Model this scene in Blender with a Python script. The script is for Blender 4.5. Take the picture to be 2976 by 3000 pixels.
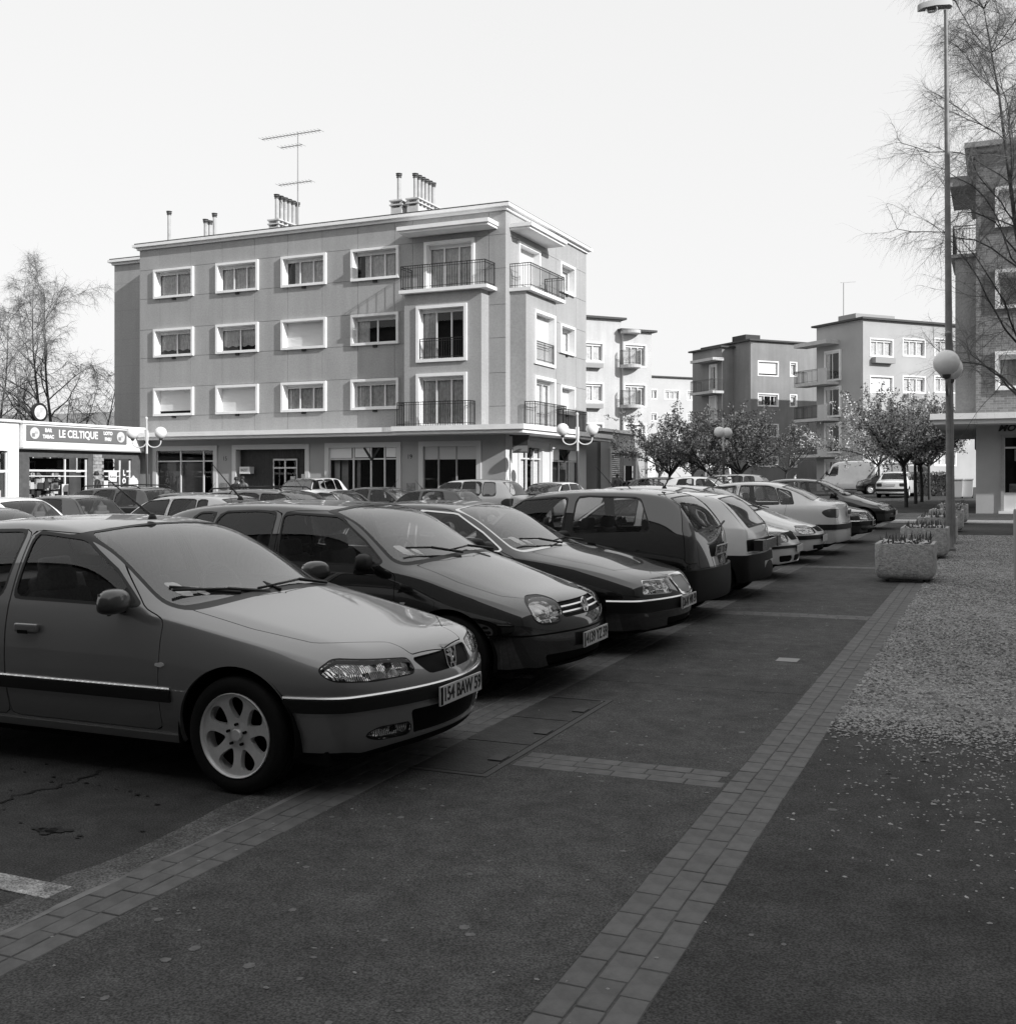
import bpy, bmesh, math, random
import numpy as np
from mathutils import Vector, Matrix
R = math.radians
random.seed(7); RNG = np.random.default_rng(11)
SC = bpy.context.scene
COL = SC.collection
for o in list(bpy.data.objects): bpy.data.objects.remove(o)

# ------------------------------------------------------------------ camera
CAM_H = 1.65; FPX = 3190.0; HORIZON = 1405.0
cd = bpy.data.cameras.new('camera'); cam = bpy.data.objects.new('camera', cd); COL.objects.link(cam)
cam.location = (0, 0, CAM_H); cam.rotation_euler = (R(90), 0, 0)
cd.sensor_fit = 'VERTICAL'; cd.sensor_height = 56.0; cd.lens = 56.0 * FPX / 3000.0
cd.shift_y = -(1500 - HORIZON) / 3000.0
cd.clip_start = .05; cd.clip_end = 3000
SC.camera = cam
# ------------------------------------------------------------------ light
SUN_V = Vector((.777, -.63, 0)).normalized(); SUN_EL = R(25)
W = bpy.data.worlds.new('World'); SC.world = W; W.use_nodes = True
nt = W.node_tree; nt.nodes.clear()
sky = nt.nodes.new('ShaderNodeTexSky'); sky.sky_type = 'NISHITA'; sky.sun_disc = False
sky.sun_elevation = SUN_EL; sky.sun_rotation = math.atan2(SUN_V.x, SUN_V.y)
sky.air_density = 1.0; sky.dust_density = 3.0; sky.ozone_density = 1.0
bw = nt.nodes.new('ShaderNodeRGBToBW'); pw = nt.nodes.new('ShaderNodeMath'); pw.operation = 'POWER'; pw.inputs[1].default_value = .10
mu = nt.nodes.new('ShaderNodeMath'); mu.operation = 'MULTIPLY'; mu.inputs[1].default_value = 8.35
bg = nt.nodes.new('ShaderNodeBackground'); bg.inputs['Strength'].default_value = .1
wo = nt.nodes.new('ShaderNodeOutputWorld')
L = nt.links.new
L(sky.outputs[0], bw.inputs[0]); L(bw.outputs[0], pw.inputs[0]); L(pw.outputs[0], mu.inputs[0]); L(mu.outputs[0], bg.inputs['Color']); L(bg.outputs[0], wo.inputs[0])
sd = bpy.data.lights.new('sun', 'SUN'); sun = bpy.data.objects.new('sun', sd); COL.objects.link(sun)
sd.energy = 4.9; sd.angle = R(.5); sd.color = (1, 1, 1)
sdir = Vector((SUN_V.x * math.cos(SUN_EL), SUN_V.y * math.cos(SUN_EL), math.sin(SUN_EL)))
sun.rotation_euler = sdir.to_track_quat('Z', 'Y').to_euler(); sun.location = sdir * 200
vs = SC.view_settings; SC.display_settings.display_device = 'sRGB'
vs.view_transform = 'Standard'; vs.look = 'None'; vs.exposure = 0; vs.gamma = 1; vs.use_curve_mapping = False
SC.cycles.max_bounces = 8; SC.cycles.transparent_max_bounces = 16; SC.cycles.caustics_reflective = False; SC.cycles.caustics_refractive = False

# ------------------------------------------------------------------ frames: a runs along the street, b across it
TH = R(24.3); UX, UY = math.sin(TH), math.cos(TH); VX, VY = math.cos(TH), -math.sin(TH)
GA, GB = .0122, .0068
def gz(x, y): return GA * x + GB * y
def S(b, a, z=0.0): return Vector((b * VX + a * UX, b * VY + a * UY, z))
def dip(b): return float(np.interp(b, [-27, -21, -13, -8], [0, -.16, -.14, 0]))   # the lot drains to a shallow valley
def SG(b, a, dz=0.0):
    p = S(b, a); p.z = gz(p.x, p.y) + dz + dip(b); return p
NG = Vector((-GA, -GB, 1)).normalized()
def ground_matrix(b, a, heading=0.0, dz=0.0):
    """object frame on the sloping ground; heading 0 = +x along v (towards the pavement)"""
    p = SG(b, a, dz); an = -TH + heading
    ex = Vector((math.cos(an), math.sin(an), 0)); ex = (ex - NG * ex.dot(NG)).normalized(); ey = NG.cross(ex)
    m = Matrix((ex, ey, NG)).transposed().to_4x4(); m.translation = p; return m
def site_matrix(b, a, z=0.0, rot=0.0):
    return Matrix.Translation(S(b, a, z)) @ Matrix.Rotation(-TH + rot, 4, 'Z')
GROUND = ground_matrix(0, 0)           # local x = b, local y = a
SITE = site_matrix(0, 0)

# ------------------------------------------------------------------ helpers
MATS = {}
def M(name, v=.5, rough=.8, metal=0.0, var=None, bump=None, coat=0.0, spec=.5, speck=None, cior=1.5):
    """grey procedural material. var=(scale,amount) tone noise, bump=(scale,strength), speck=(scale,threshold,value)"""
    if name in MATS: return MATS[name]
    m = bpy.data.materials.new(name); MATS[name] = m; m.use_nodes = True
    t = m.node_tree; n = t.nodes; p = n['Principled BSDF']; l = t.links.new
    p.inputs['Roughness'].default_value = rough; p.inputs['Metallic'].default_value = metal
    p.inputs['Specular IOR Level'].default_value = spec
    p.inputs['Coat Weight'].default_value = coat; p.inputs['Coat Roughness'].default_value = .03; p.inputs['Coat IOR'].default_value = cior
    p.inputs['Base Color'].default_value = (v, v, v, 1)
    if var or bump or speck:
        tc = n.new('ShaderNodeTexCoord')
    if var:
        nz = n.new('ShaderNodeTexNoise'); nz.inputs['Scale'].default_value = var[0]; nz.inputs['Detail'].default_value = 6; nz.inputs['Roughness'].default_value = .65
        l(tc.outputs['Object'], nz.inputs['Vector'])
        mr = n.new('ShaderNodeMapRange'); mr.inputs[1].default_value = .3; mr.inputs[2].default_value = .7
        mr.inputs[3].default_value = v * (1 - var[1]); mr.inputs[4].default_value = v * (1 + var[1])
        l(nz.outputs['Fac'], mr.inputs[0]); out = mr.outputs[0]
        if speck:
            for sp in speck:
                vo = n.new('ShaderNodeTexNoise'); vo.inputs['Scale'].default_value = sp[0]; vo.inputs['Detail'].default_value = 2
                l(tc.outputs['Object'], vo.inputs['Vector'])
                r2 = n.new('ShaderNodeMapRange'); r2.inputs[1].default_value = sp[1]; r2.inputs[2].default_value = sp[1] + .05
                l(vo.outputs['Fac'], r2.inputs[0])
                mx = n.new('ShaderNodeMix'); mx.data_type = 'FLOAT'
                l(r2.outputs[0], mx.inputs[0]); l(out, mx.inputs[2]); mx.inputs[3].default_value = sp[2]; out = mx.outputs[0]
        l(out, p.inputs['Base Color'])
    if bump:
        b = n.new('ShaderNodeBump'); b.inputs['Strength'].default_value = bump[1]; b.inputs['Distance'].default_value = bump[2] if len(bump) > 2 else .02
        nb = n.new('ShaderNodeTexNoise'); nb.inputs['Scale'].default_value = bump[0]; nb.inputs['Detail'].default_value = 5
        l(tc.outputs['Object'], nb.inputs['Vector']); l(nb.outputs['Fac'], b.inputs['Height']); l(b.outputs[0], p.inputs['Normal'])
    return m
def M_glass(name, tint=.5, ior=1.5, rough=.0, dust=0.0):
    if name in MATS: return MATS[name]
    m = bpy.data.materials.new(name); MATS[name] = m; m.use_nodes = True
    t = m.node_tree; n = t.nodes; n.clear(); l = t.links.new
    o = n.new('ShaderNodeOutputMaterial'); mix = n.new('ShaderNodeMixShader'); tr = n.new('ShaderNodeBsdfTransparent'); gl = n.new('ShaderNodeBsdfGlossy')
    fr = n.new('ShaderNodeFresnel'); fr.inputs['IOR'].default_value = ior; gl.inputs['Roughness'].default_value = rough
    tr.inputs[0].default_value = (tint, tint, tint, 1); gl.inputs[0].default_value = (1, 1, 1, 1)
    if dust > 0:
        di = n.new('ShaderNodeBsdfDiffuse'); di.inputs[0].default_value = (.5, .5, .5, 1); m2 = n.new('ShaderNodeMixShader'); m2.inputs[0].default_value = dust
        l(tr.outputs[0], m2.inputs[1]); l(di.outputs[0], m2.inputs[2]); a = m2.outputs[0]
    else: a = tr.outputs[0]
    l(fr.outputs[0], mix.inputs[0]); l(a, mix.inputs[1]); l(gl.outputs[0], mix.inputs[2]); l(mix.outputs[0], o.inputs[0])
    return m
class MB:
    """collects geometry for one mesh object"""
    def __init__(s): s.v = []; s.f = []
    def add(s, v, f):
        k = len(s.v); s.v += [tuple(p) for p in v]; s.f += [tuple(i + k for i in q) for q in f]; return s
    def box(s, x0, x1, y0, y1, z0, z1):
        return s.add([(x0,y0,z0),(x1,y0,z0),(x1,y1,z0),(x0,y1,z0),(x0,y0,z1),(x1,y0,z1),(x1,y1,z1),(x0,y1,z1)],
                     [(0,3,2,1),(4,5,6,7),(0,1,5,4),(1,2,6,5),(2,3,7,6),(3,0,4,7)])
    def bar(s, p, q, w, h=None, up=(0,0,1)):
        h = h or w; p = Vector(p); q = Vector(q); d = (q - p).normalized(); u = Vector(up)
        if abs(d.dot(u)) > .98: u = Vector((1,0,0))
        r = d.cross(u).normalized(); u = r.cross(d)
        v = [c + r * sx * w / 2 + u * sz * h / 2 for c in (p, q) for sx, sz in ((-1,-1),(1,-1),(1,1),(-1,1))]
        return s.add(v, [(0,1,2,3)[::-1] and (0,3,2,1),(4,5,6,7),(0,1,5,4),(1,2,6,5),(2,3,7,6),(3,0,4,7)])
    def tube(s, pts, rad, n=8, cap=True):
        pts = [Vector(p) for p in pts]; rs = rad if hasattr(rad, '__len__') else [rad] * len(pts)
        k = len(s.v); t = (pts[1] - pts[0]).normalized(); u = t.orthogonal().normalized()
        for i, p in enumerate(pts):
            tn = (pts[min(i+1, len(pts)-1)] - pts[max(i-1, 0)]).normalized()
            u = (u - tn * u.dot(tn)); u = u.normalized() if u.length > 1e-6 else tn.orthogonal().normalized(); w = tn.cross(u)
            for j in range(n):
                an = 2 * math.pi * j / n; s.v.append(tuple(p + (u * math.cos(an) + w * math.sin(an)) * rs[i]))
        for i in range(len(pts) - 1):
            for j in range(n):
                a = k + i*n + j; b = k + i*n + (j+1) % n; s.f.append((a, b, b + n, a + n))
        if cap and n > 2:
            s.f.append(tuple(k + j for j in range(n))[::-1]); e = k + (len(pts)-1)*n; s.f.append(tuple(e + j for j in range(n)))
        return s
    def lathe(s, prof, n=16, axis='z', c=(0,0,0)):
        k = len(s.v)
        for r, h in prof:
            for j in range(n):
                an = 2*math.pi*j/n; x, y = r*math.cos(an), r*math.sin(an)
                p = (x, y, h) if axis == 'z' else ((x, h, y) if axis == 'y' else (h, x, y))
                s.v.append((p[0]+c[0], p[1]+c[1], p[2]+c[2]))
        for i in range(len(prof)-1):
            for j in range(n):
                a = k+i*n+j; b = k+i*n+(j+1)%n
                q = (a, b, b+n, a+n); s.f.append(q if axis != 'y' else q[::-1])
        return s
    def prism(s, poly, z0, z1, plane='xy'):
        n = len(poly); k = len(s.v)
        for z in (z0, z1):
            for p in poly: s.v.append((p[0], p[1], z) if plane == 'xy' else ((p[0], z, p[1]) if plane == 'xz' else (z, p[0], p[1])))
        s.f.append(tuple(range(k, k+n))[::-1]); s.f.append(tuple(range(k+n, k+2*n)))
        for i in range(n): j = (i+1) % n; s.f.append((k+i, k+j, k+n+j, k+n+i))
        return s
    def mesh(s, name, smooth=False, angle=None):
        me = bpy.data.meshes.new(name); me.from_pydata(s.v, [], s.f); me.update()
        if smooth: me.polygons.foreach_set('use_smooth', [True]*len(me.polygons))
        if angle: me.polygons.foreach_set('use_smooth', [True]*len(me.polygons)); me.set_sharp_from_angle(angle=R(angle))
        return me
    def obj(s, name, mat, parent=None, mw=None, smooth=False, angle=None):
        me = s.mesh(name, smooth, angle); me.materials.append(mat); return link(name, me, parent, mw)
def fix_normals(me):
    b = bmesh.new(); b.from_mesh(me); bmesh.ops.recalc_face_normals(b, faces=b.faces); b.to_mesh(me); b.free()
def link(name, data, parent=None, mw=None):
    o = bpy.data.objects.new(name, data); COL.objects.link(o)
    if parent is not None: o.parent = parent
    if mw is not None:
        if parent is None: o.matrix_world = mw
        else: o.matrix_local = mw
    return o
USED = set()
def tag(o, label, cat, group=None):
    o['label'] = label; o['category'] = cat
    if group: o['group'] = group
    return o
def thing(name, label, cat, mw=None, group=None):
    o = link(name, None, None, mw); o.empty_display_size = .2; return tag(o, label, cat, group)
def structure(o): o['kind'] = 'structure'; return o
def stuff(o): o['kind'] = 'stuff'; return o
def text_mesh(txt, size=1.0, sx=1.0, ext=0.0, shear=0.0, bold=0.0):
    c = bpy.data.curves.new('lettering', 'FONT'); c.body = txt; c.size = size; c.align_x = 'CENTER'; c.align_y = 'CENTER'
    c.extrude = ext; c.shear = shear; c.offset = bold; c.resolution_u = 3
    o = bpy.data.objects.new('lettering', c); COL.objects.link(o)
    dg = bpy.context.evaluated_depsgraph_get(); me = bpy.data.meshes.new_from_object(o.evaluated_get(dg))
    bpy.data.objects.remove(o); bpy.data.curves.remove(c)
    if sx != 1.0: me.transform(Matrix.Diagonal((sx, 1, 1, 1)))
    me.name = 'lettering'; me.materials.clear(); return me
# ================================================================== ground
def rough_mat(name, v, rough, bumps, blot):
    """worn asphalt: two noise octaves of tone, fine aggregate relief"""
    m = M(name, v, rough, 0, var=(blot[0], blot[1]), bump=None, spec=.25)
    t = m.node_tree; n = t.nodes; l = t.links.new; p = n['Principled BSDF']; tc = [x for x in n if x.type == 'TEX_COORD'][0]
    src = p.inputs['Base Color'].links[0].from_socket
    f = n.new('ShaderNodeTexNoise'); f.inputs['Scale'].default_value = 120; f.inputs['Detail'].default_value = 3
    r = n.new('ShaderNodeMapRange'); r.inputs[1].default_value = .35; r.inputs[2].default_value = .75; r.inputs[3].default_value = .45; r.inputs[4].default_value = 1.8
    mu_ = n.new('ShaderNodeMath'); mu_.operation = 'MULTIPLY'
    l(tc.outputs['Object'], f.inputs['Vector']); l(f.outputs['Fac'], r.inputs[0]); l(src, mu_.inputs[0]); l(r.outputs[0], mu_.inputs[1])
    g = n.new('ShaderNodeTexNoise'); g.inputs['Scale'].default_value = 5.5; g.inputs['Detail'].default_value = 8; g.inputs['Roughness'].default_value = .7
    r3 = n.new('ShaderNodeMapRange'); r3.inputs[1].default_value = .30; r3.inputs[2].default_value = .72; r3.inputs[3].default_value = .68; r3.inputs[4].default_value = 1.36
    m3 = n.new('ShaderNodeMath'); m3.operation = 'MULTIPLY'; l(tc.outputs['Object'], g.inputs['Vector']); l(g.outputs['Fac'], r3.inputs[0]); l(mu_.outputs[0], m3.inputs[0]); l(r3.outputs[0], m3.inputs[1])
    l(m3.outputs[0], p.inputs['Base Color'])
    b = n.new('ShaderNodeBump'); b.inputs['Strength'].default_value = .35; b.inputs['Distance'].default_value = .006; l(f.outputs['Fac'], b.inputs['Height']); l(b.outputs[0], p.inputs['Normal'])
    return m
A_LOT = rough_mat('car park asphalt', .056, .9, 0, (.6, .35)); A_PAV = rough_mat('pavement asphalt', .078, .9, 0, (.9, .20)); A_OLD = rough_mat('old asphalt', .060, .9, 0, (.5, .35))
A_EDGE = rough_mat('dusty concrete edging', .115, .95, 0, (4, .35)); A_SLAB = rough_mat('sun-toned concrete road', .26, .9, 0, (1.2, .15)); A_JOINT = M('dark sandy joint', .085, .95, var=(30, .4))
def sheet(name, b0, b1, a0, a1, z, mat, t=.05):
    o = MB().box(b0, b1, a0, a1, z - t, z).obj(name, mat, None, GROUND); return structure(o)
g = MB(); bs = [-260, -27, -21, -13, -8, 260]
for k, b_ in enumerate(bs):
    g.v += [(b_, -80, dip(b_)), (b_, 420, dip(b_))]
    if k: g.f.append((2*k-2, 2*k, 2*k+1, 2*k-1))
structure(g.obj('parking_lot', A_LOT, None, GROUND))
sheet('pavement', -3.0, -1.30, -6, 34, .006, A_PAV, .03); sheet('pavement', -.98, 9, -6, 7.30, .006, A_OLD, .03)
sheet('cross_street', -3.0, 40, 34.2, 36.4, .010, A_SLAB, .03); sheet('street', -3.2, 40, 28.6, 34.0, .007, A_OLD, .03); sheet('forecourt', -3.0, 20, 36.6, 60, .012, A_OLD, .03)  # cross_street: concrete tone lightened to stand for its sunlit strip
# worn concrete haunch along the car park side of the paver band: irregular outer edge
e = []; n_ = 240
for k in range(n_ + 1):
    a = -3 + 40*k/n_; e.append((-3.46 - .03*math.sin(a*1.7) - .05*RNG.random() - (.05*math.exp(-((a-3.2)/.4)**2)), a))
m_ = MB(); m_.v = [(p[0], p[1], .004) for p in e] + [(-3.26, p[1], .004) for p in e]; m_.f = [(k, n_+1+k, n_+2+k, k+1) for k in range(n_)]
structure(m_.obj('concrete_edging', A_EDGE, None, GROUND))
m_ = MB()
for k in range(240):
    a = 1.5 + .16*k; m_.v += [(-3.285-.03*RNG.random()**2, a, .0062), (-3.272, a, .0062)]
    if k: m_.f.append((2*k-2, 2*k-1, 2*k+1, 2*k))
structure(m_.obj('worn_edge_line', M('worn pale line', .19, .9, var=(3, .6)), None, GROUND))
# ---- paver bands: every brick its own piece
BM = [M('paver grey', .128, .85, var=(9, .28), bump=(90, .3, .004)), M('paver pale', .136, .85, var=(9, .28), bump=(90, .3, .004)), M('paver dark', .120, .85, var=(9, .28), bump=(90, .3, .004))]
BRICK = {}
def brick_mesh(l, w, v):
    k = (round(l, 3), round(w, 3), v)
    if k not in BRICK:
        me = bpy.data.meshes.new('brick'); b = MB(); x, y, c = w/2, l/2, .0025
        jx = [(RNG.random()-.5)*.006 for _ in range(4)]; jy = [(RNG.random()-.5)*.006 for _ in range(4)]
        q = [(-1,-1),(1,-1),(1,1),(-1,1)]
        b.v = [(sx*x+jx[i], sy*y+jy[i], -.04) for i, (sx, sy) in enumerate(q)] + [(sx*x+jx[i], sy*y+jy[i], -c) for i, (sx, sy) in enumerate(q)] + [(sx*(x-c)+jx[i], sy*(y-c)+jy[i], 0) for i, (sx, sy) in enumerate(q)]
        b.f = [(8,9,10,11)] + [(i, (i+1) % 4, 4+(i+1) % 4, 4+i) for i in range(4)] + [(4+i, 4+(i+1) % 4, 8+(i+1) % 4, 8+i) for i in range(4)]
        me.from_pydata(b.v, [], b.f); me.materials.append(BM[v % 3]); BRICK[k] = me
    return BRICK[k]
def band(name, b0, b1, a0, a1, courses, along, lb=.205, z=.008, limit=290):
    root = structure(MB().box(b0, b1, a0, a1, -.03, .005).obj(name, A_JOINT, None, GROUND)); cnt = 0; rest = MB()
    cw = ((b1 - b0) if along else (a1 - a0)) / courses
    for c in range(courses):
        p = (a0 if along else b0) - lb * RNG.random()
        end = a1 if along else b1; start = a0 if along else b0
        while p < end:
            l0 = max(p, start); l1 = min(p + lb, end); p += lb
            if l1 - l0 < .05: continue
            mid = (l0 + l1)/2; cc = (b0 if along else a0) + cw*(c+.5); ln = l1 - l0 - .005; zz = z + RNG.normal()*.0007
            if cnt < limit:
                full = abs(l1 - l0 - lb) < 1e-4
                me = brick_mesh(lb - .005 if full else round(ln, 2), cw - .005, int(RNG.integers(0, 9)))
                x, y = (cc, mid) if along else (mid, cc)
                mt = Matrix.Translation((x, y, zz)) @ Matrix.Rotation((0 if along else math.pi/2) + RNG.normal()*.005, 4, 'Z') @ Matrix.Rotation(RNG.normal()*.004, 4, 'X')
                link('brick', me, root, mt); cnt += 1
            else:
                if along: rest.box(cc-cw/2+.003, cc+cw/2-.003, l0+.0035, l1-.0035, -.03, zz)
                else: rest.box(l0+.0035, l1-.0035, cc-cw/2+.003, cc+cw/2-.003, -.03, zz)
    if rest.v: stuff(rest.obj('far_bricks', BM[0], root))
    return root
# laid from the camera outwards so that the bricks that show largest are the single ones
band('paver_band', -1.30, -.98, 2.5, 21.5, 3, True); band('paver_band', -3.27, -3.0, 1.9, 19.5, 3, True)
band('paver_band', -1.30, -.98, 21.5, 34, 3, True, limit=0); band('paver_band', -3.27, -3.0, 19.5, 34, 3, True, limit=0)
band('paver_band', -2.50, -1.30, 5.57, 5.88, 3, False)
for a in (12.30, 18.55, 24.8): band('paver_band', -3.0, -1.30, a, a + .31, 3, False)
# ---- painted bay lines
WH = rough_mat('worn white road paint', .34, .8, 0, (7, .6))
for k in range(13):
    a = 3.14 + 2.42*k; sheet('bay_line', -8.0, -3.40, a, a + .13, .005, WH, .02)
sheet('paint_patch', -1.75, -1.57, 9.42, 9.60, .0105, M('pale stone inset', .30, .8), .02)
# ---- access cover with three lids
ac = thing('access_cover', 'dark steel access cover with three lids set in the pavement', 'drain cover', GROUND)
IR = M('cast iron', .05, .7, .1, var=(10, .3), bump=(60, .5, .01)); IRF = M('cast iron frame', .07, .7, .1)
f = MB()
for (x0, x1, y0, y1) in ((-3.0,-2.52,5.30,5.34),(-3.0,-2.52,7.36,7.40),(-2.56,-2.52,5.34,7.36)): f.box(x0, x1, y0, y1, -.02, .0105)
f.obj('frame', IRF, ac)
for k in range(3):
    y0 = 5.35 + .67*k; o = MB().box(-2.99, -2.57, y0, y0+.655, -.02, .0095); 
    lid = o.obj('lid', IR, ac); MB().box(-2.66, -2.575, y0+.26, y0+.38, .0125, .0165).obj('lifting_keyhole', IRF, lid)
# ---- flat spots of old chewing gum and a few oil stains (one mass each)
def discs(name, pts, mat, z):
    b = MB()
    for (x, y, r, q) in pts:
        k = len(b.v); n = 14; an0 = RNG.random()*6
        for j in range(n): rr = r*(1+.18*math.sin(3*j+an0*5)*.6+.05*RNG.normal()); b.v.append((x + rr*math.cos(an0+2*math.pi*j/n), y + rr*q*math.sin(an0+2*math.pi*j/n), z))
        b.f.append(tuple(range(k, k+n)))
    return stuff(b.obj(name, mat, None, GROUND))
pts = []
for _ in range(230):
    a = 1.8 + 10*RNG.random()**1.6; right = RNG.random() < .62; b_ = -.9 + 2.4*RNG.random()**.8 if right else -2.95 + 1.6*RNG.random()
    if right and a > 7.2: continue
    pts.append((b_, a, .008 + .014*RNG.random(), .7+.5*RNG.random()))
discs('chewing_gum_spots', pts, M('old chewing gum', .15, .9, var=(40, .3)), .0078)
discs('oil_stains', [(-4.05+.05*RNG.normal(),3.75+.03*RNG.normal(),.008+.022*RNG.random(),.7) for _ in range(22)] + [(-4.5+.5*RNG.normal(),4.2+.25*RNG.normal(),.006+.016*RNG.random(),.7) for _ in range(16)] + [(-4.0-.12*k-.03*RNG.random(), 4.35+.012*k+.02*RNG.random(), .007+.009*RNG.random(), .6) for k in range(22)], M('oil stain', .014, .5), .0052)
# ---- gravel bed: base sheet plus stones
G_BASE = rough_mat('fine gravel ground', .19, .95, 0, (6, .35))
m_ = MB(); n_ = 90
for k in range(n_+1):
    b_ = -.98 + 4*k/n_; m_.v += [(b_, 7.34+.05*math.sin(b_*7)+.10*RNG.random(), .010), (b_, 28.4, .010)]
    if k: m_.f.append((2*k-2, 2*k, 2*k+1, 2*k-1))
structure(m_.obj('gravel_bed', G_BASE, None, GROUND))
sheet('gravel_bed', 3.02, 9, 7.34, 28.4, .010, G_BASE, .03); sheet('pavement_edge', -.98, 9, 7.30, 8.2, .0055, A_OLD, .02)
ICO = [(0,0,1),(.9,0,.1),(.28,.86,.0),(-.73,.53,.1),(-.73,-.53,0),(.28,-.86,.1)]; IF = [(0,1,2),(0,2,3),(0,3,4),(0,4,5),(0,5,1)]
def stones(name, P, mat):
    if name == 'gravel':
        q_ = np.sin(P[:,0]*5.1+1.3*np.sin(P[:,1]*2.3)) * np.sin(P[:,1]*3.7+2*np.sin(P[:,0]*3.1)) + .6*np.sin(P[:,1]*1.1+P[:,0]*2.0)
        P = P[RNG.random(len(P)) < np.clip(.62 + .38*(q_ if mat == ST[0] else -q_), .15, 1)]
    n = len(P); s = P[:, 2]; an = RNG.random(n)*6.283; ca, sa = np.cos(an), np.sin(an); V = []; ico = np.array(ICO)
    sc = s[:, None, None] * (ico[None] * (1 + .5*(RNG.random((n, 6, 3))-.5))); sc[:, :, 2] *= (.35 + .4*RNG.random(n))[:, None]; sc[:, :, 0] *= (1+.9*RNG.random(n))[:, None]
    x = sc[:,:,0]*ca[:,None] - sc[:,:,1]*sa[:,None] + P[:,0:1]; y = sc[:,:,0]*sa[:,None] + sc[:,:,1]*ca[:,None] + P[:,1:2]; z = sc[:,:,2] + P[:,3:4]
    V = np.stack([x, y, z], 2).reshape(-1, 3); F = (np.array(IF)[None] + 6*np.arange(n)[:, None, None]).reshape(-1, 3)
    me = bpy.data.meshes.new(name); me.from_pydata(V.tolist(), [], F.tolist()); me.materials.append(mat); return stuff(link(name, me, None, GROUND))
def spread(n, b0, b1, a0, a1, r0, r1, pa=1.5, z=.010):
    a = a0 + (a1-a0)*RNG.random(n)**pa; a = np.where(a < a0+.8, a - RNG.exponential(.10, n)*(1+.8*np.sin(9*RNG.random(n))), a) if pa > 1 else a; lim = np.minimum(b1, .0125*a + .25); b_ = b0 + (lim-b0)*RNG.random(n)
    return np.stack([b_, a, r0 + (r1-r0)*RNG.random(n)**2, np.full(n, z)], 1)
ST = [M('gravel stone pale', .42, .9, var=(25, .3)), M('gravel stone mid', .30, .9, var=(25, .3)), M('gravel stone dark', .09, .9, var=(25, .3))]
stones('gravel', spread(30000, -.99, 1.0, 7.2, 28.3, .004, .013, 1.35), ST[0]); stones('gravel', spread(34000, -.99, 1.0, 7.15, 28.3, .004, .014, 1.35), ST[1]); stones('gravel', spread(26000, -.98, 1.0, 7.25, 28.3, .005, .016, 1.35), ST[2])
for mt in ST:     # the bed goes on to the right of the picture
    n = 7000; aa = 7.3 + 16*RNG.random(n)**1.5; stones('gravel', np.stack([.0125*aa + .2 + 2.6*RNG.random(n), aa, .005 + .012*RNG.random(n)**2, np.full(n, .010)], 1), mt)
q = spread(3600, -.9, 1.0, 4.0, 7.5, .003, .0105, .42, .0065); keep = RNG.random(len(q)) < np.clip(.10 + .55*(q[:,0]+.75)/.8*np.clip((q[:,1]-4)/3, .15, 1), .03, 1); stones('loose_gravel', q[keep], ST[0])
q = spread(330, -3.4, -.9, 2.2, 14, .003, .008, 1.2, .0085); stones('loose_gravel', q, ST[1])

# ---- a wandering crack in the car park surface and a patched trench in the pavement
m_ = MB(); n_ = 70
for k in range(n_+1):
    t = k/n_; a = 3.2 + 2.6*t; b_ = -4.72 + .28*t + .03*math.sin(t*31) + .02*RNG.normal(); w = .004 + .008*RNG.random(); m_.v += [(b_-w, a, .0053), (b_+w, a, .0053)]
    if k: m_.f.append((2*k-2, 2*k-1, 2*k+1, 2*k))
structure(m_.obj('asphalt_crack', M('dark crack', .008, .9), None, GROUND))
A_PATCH = rough_mat('newer asphalt patch', .068, .9, 0, (1.4, .2)); sheet('asphalt_patch', -2.98, -1.32, 8.1, 8.62, .0072, A_PATCH, .02)
# ================================================================== buildings
WHITE = M('white painted concrete', .80, .7, var=(2, .06)); STUC = M('grey stucco render', .35, .92, var=(.5, .07), bump=(60, .4, .01), speck=None); STUC_D = M('stucco backing', .30, .95)
DARK = M('dark room', .015, .9, spec=.1); CURT = M('net curtain', .8, .9, var=(6, .25)); CURT2 = M('heavy curtain', .45, .9, var=(3, .2)); SHUT = M('roller shutter', .62, .6)
def streaks(m, amt=.16):
    t = m.node_tree; n = t.nodes; l = t.links.new; p = n['Principled BSDF']; tc = [x for x in n if x.type == 'TEX_COORD'][0]; src = p.inputs['Base Color'].links[0].from_socket
    mp = n.new('ShaderNodeMapping'); mp.inputs['Scale'].default_value = (1.6, 1.6, .12); nz = n.new('ShaderNodeTexNoise'); nz.inputs['Scale'].default_value = 1.6; nz.inputs['Detail'].default_value = 5
    r = n.new('ShaderNodeMapRange'); r.inputs[1].default_value = .35; r.inputs[2].default_value = .7; r.inputs[3].default_value = 1-amt; r.inputs[4].default_value = 1+amt*.4; mu_ = n.new('ShaderNodeMath'); mu_.operation = 'MULTIPLY'
    f = n.new('ShaderNodeTexNoise'); f.inputs['Scale'].default_value = 14; f.inputs['Detail'].default_value = 3; r2 = n.new('ShaderNodeMapRange'); r2.inputs[1].default_value = .3; r2.inputs[2].default_value = .7; r2.inputs[3].default_value = .9; r2.inputs[4].default_value = 1.1; m2 = n.new('ShaderNodeMath'); m2.operation = 'MULTIPLY'
    l(tc.outputs['Object'], mp.inputs[0]); l(mp.outputs[0], nz.inputs['Vector']); l(nz.outputs['Fac'], r.inputs[0]); l(src, mu_.inputs[0]); l(r.outputs[0], mu_.inputs[1]); l(tc.outputs['Object'], f.inputs['Vector']); l(f.outputs['Fac'], r2.inputs[0]); l(mu_.outputs[0], m2.inputs[0]); l(r2.outputs[0], m2.inputs[1]); l(m2.outputs[0], p.inputs['Base Color'])
streaks(STUC, .07)
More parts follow.
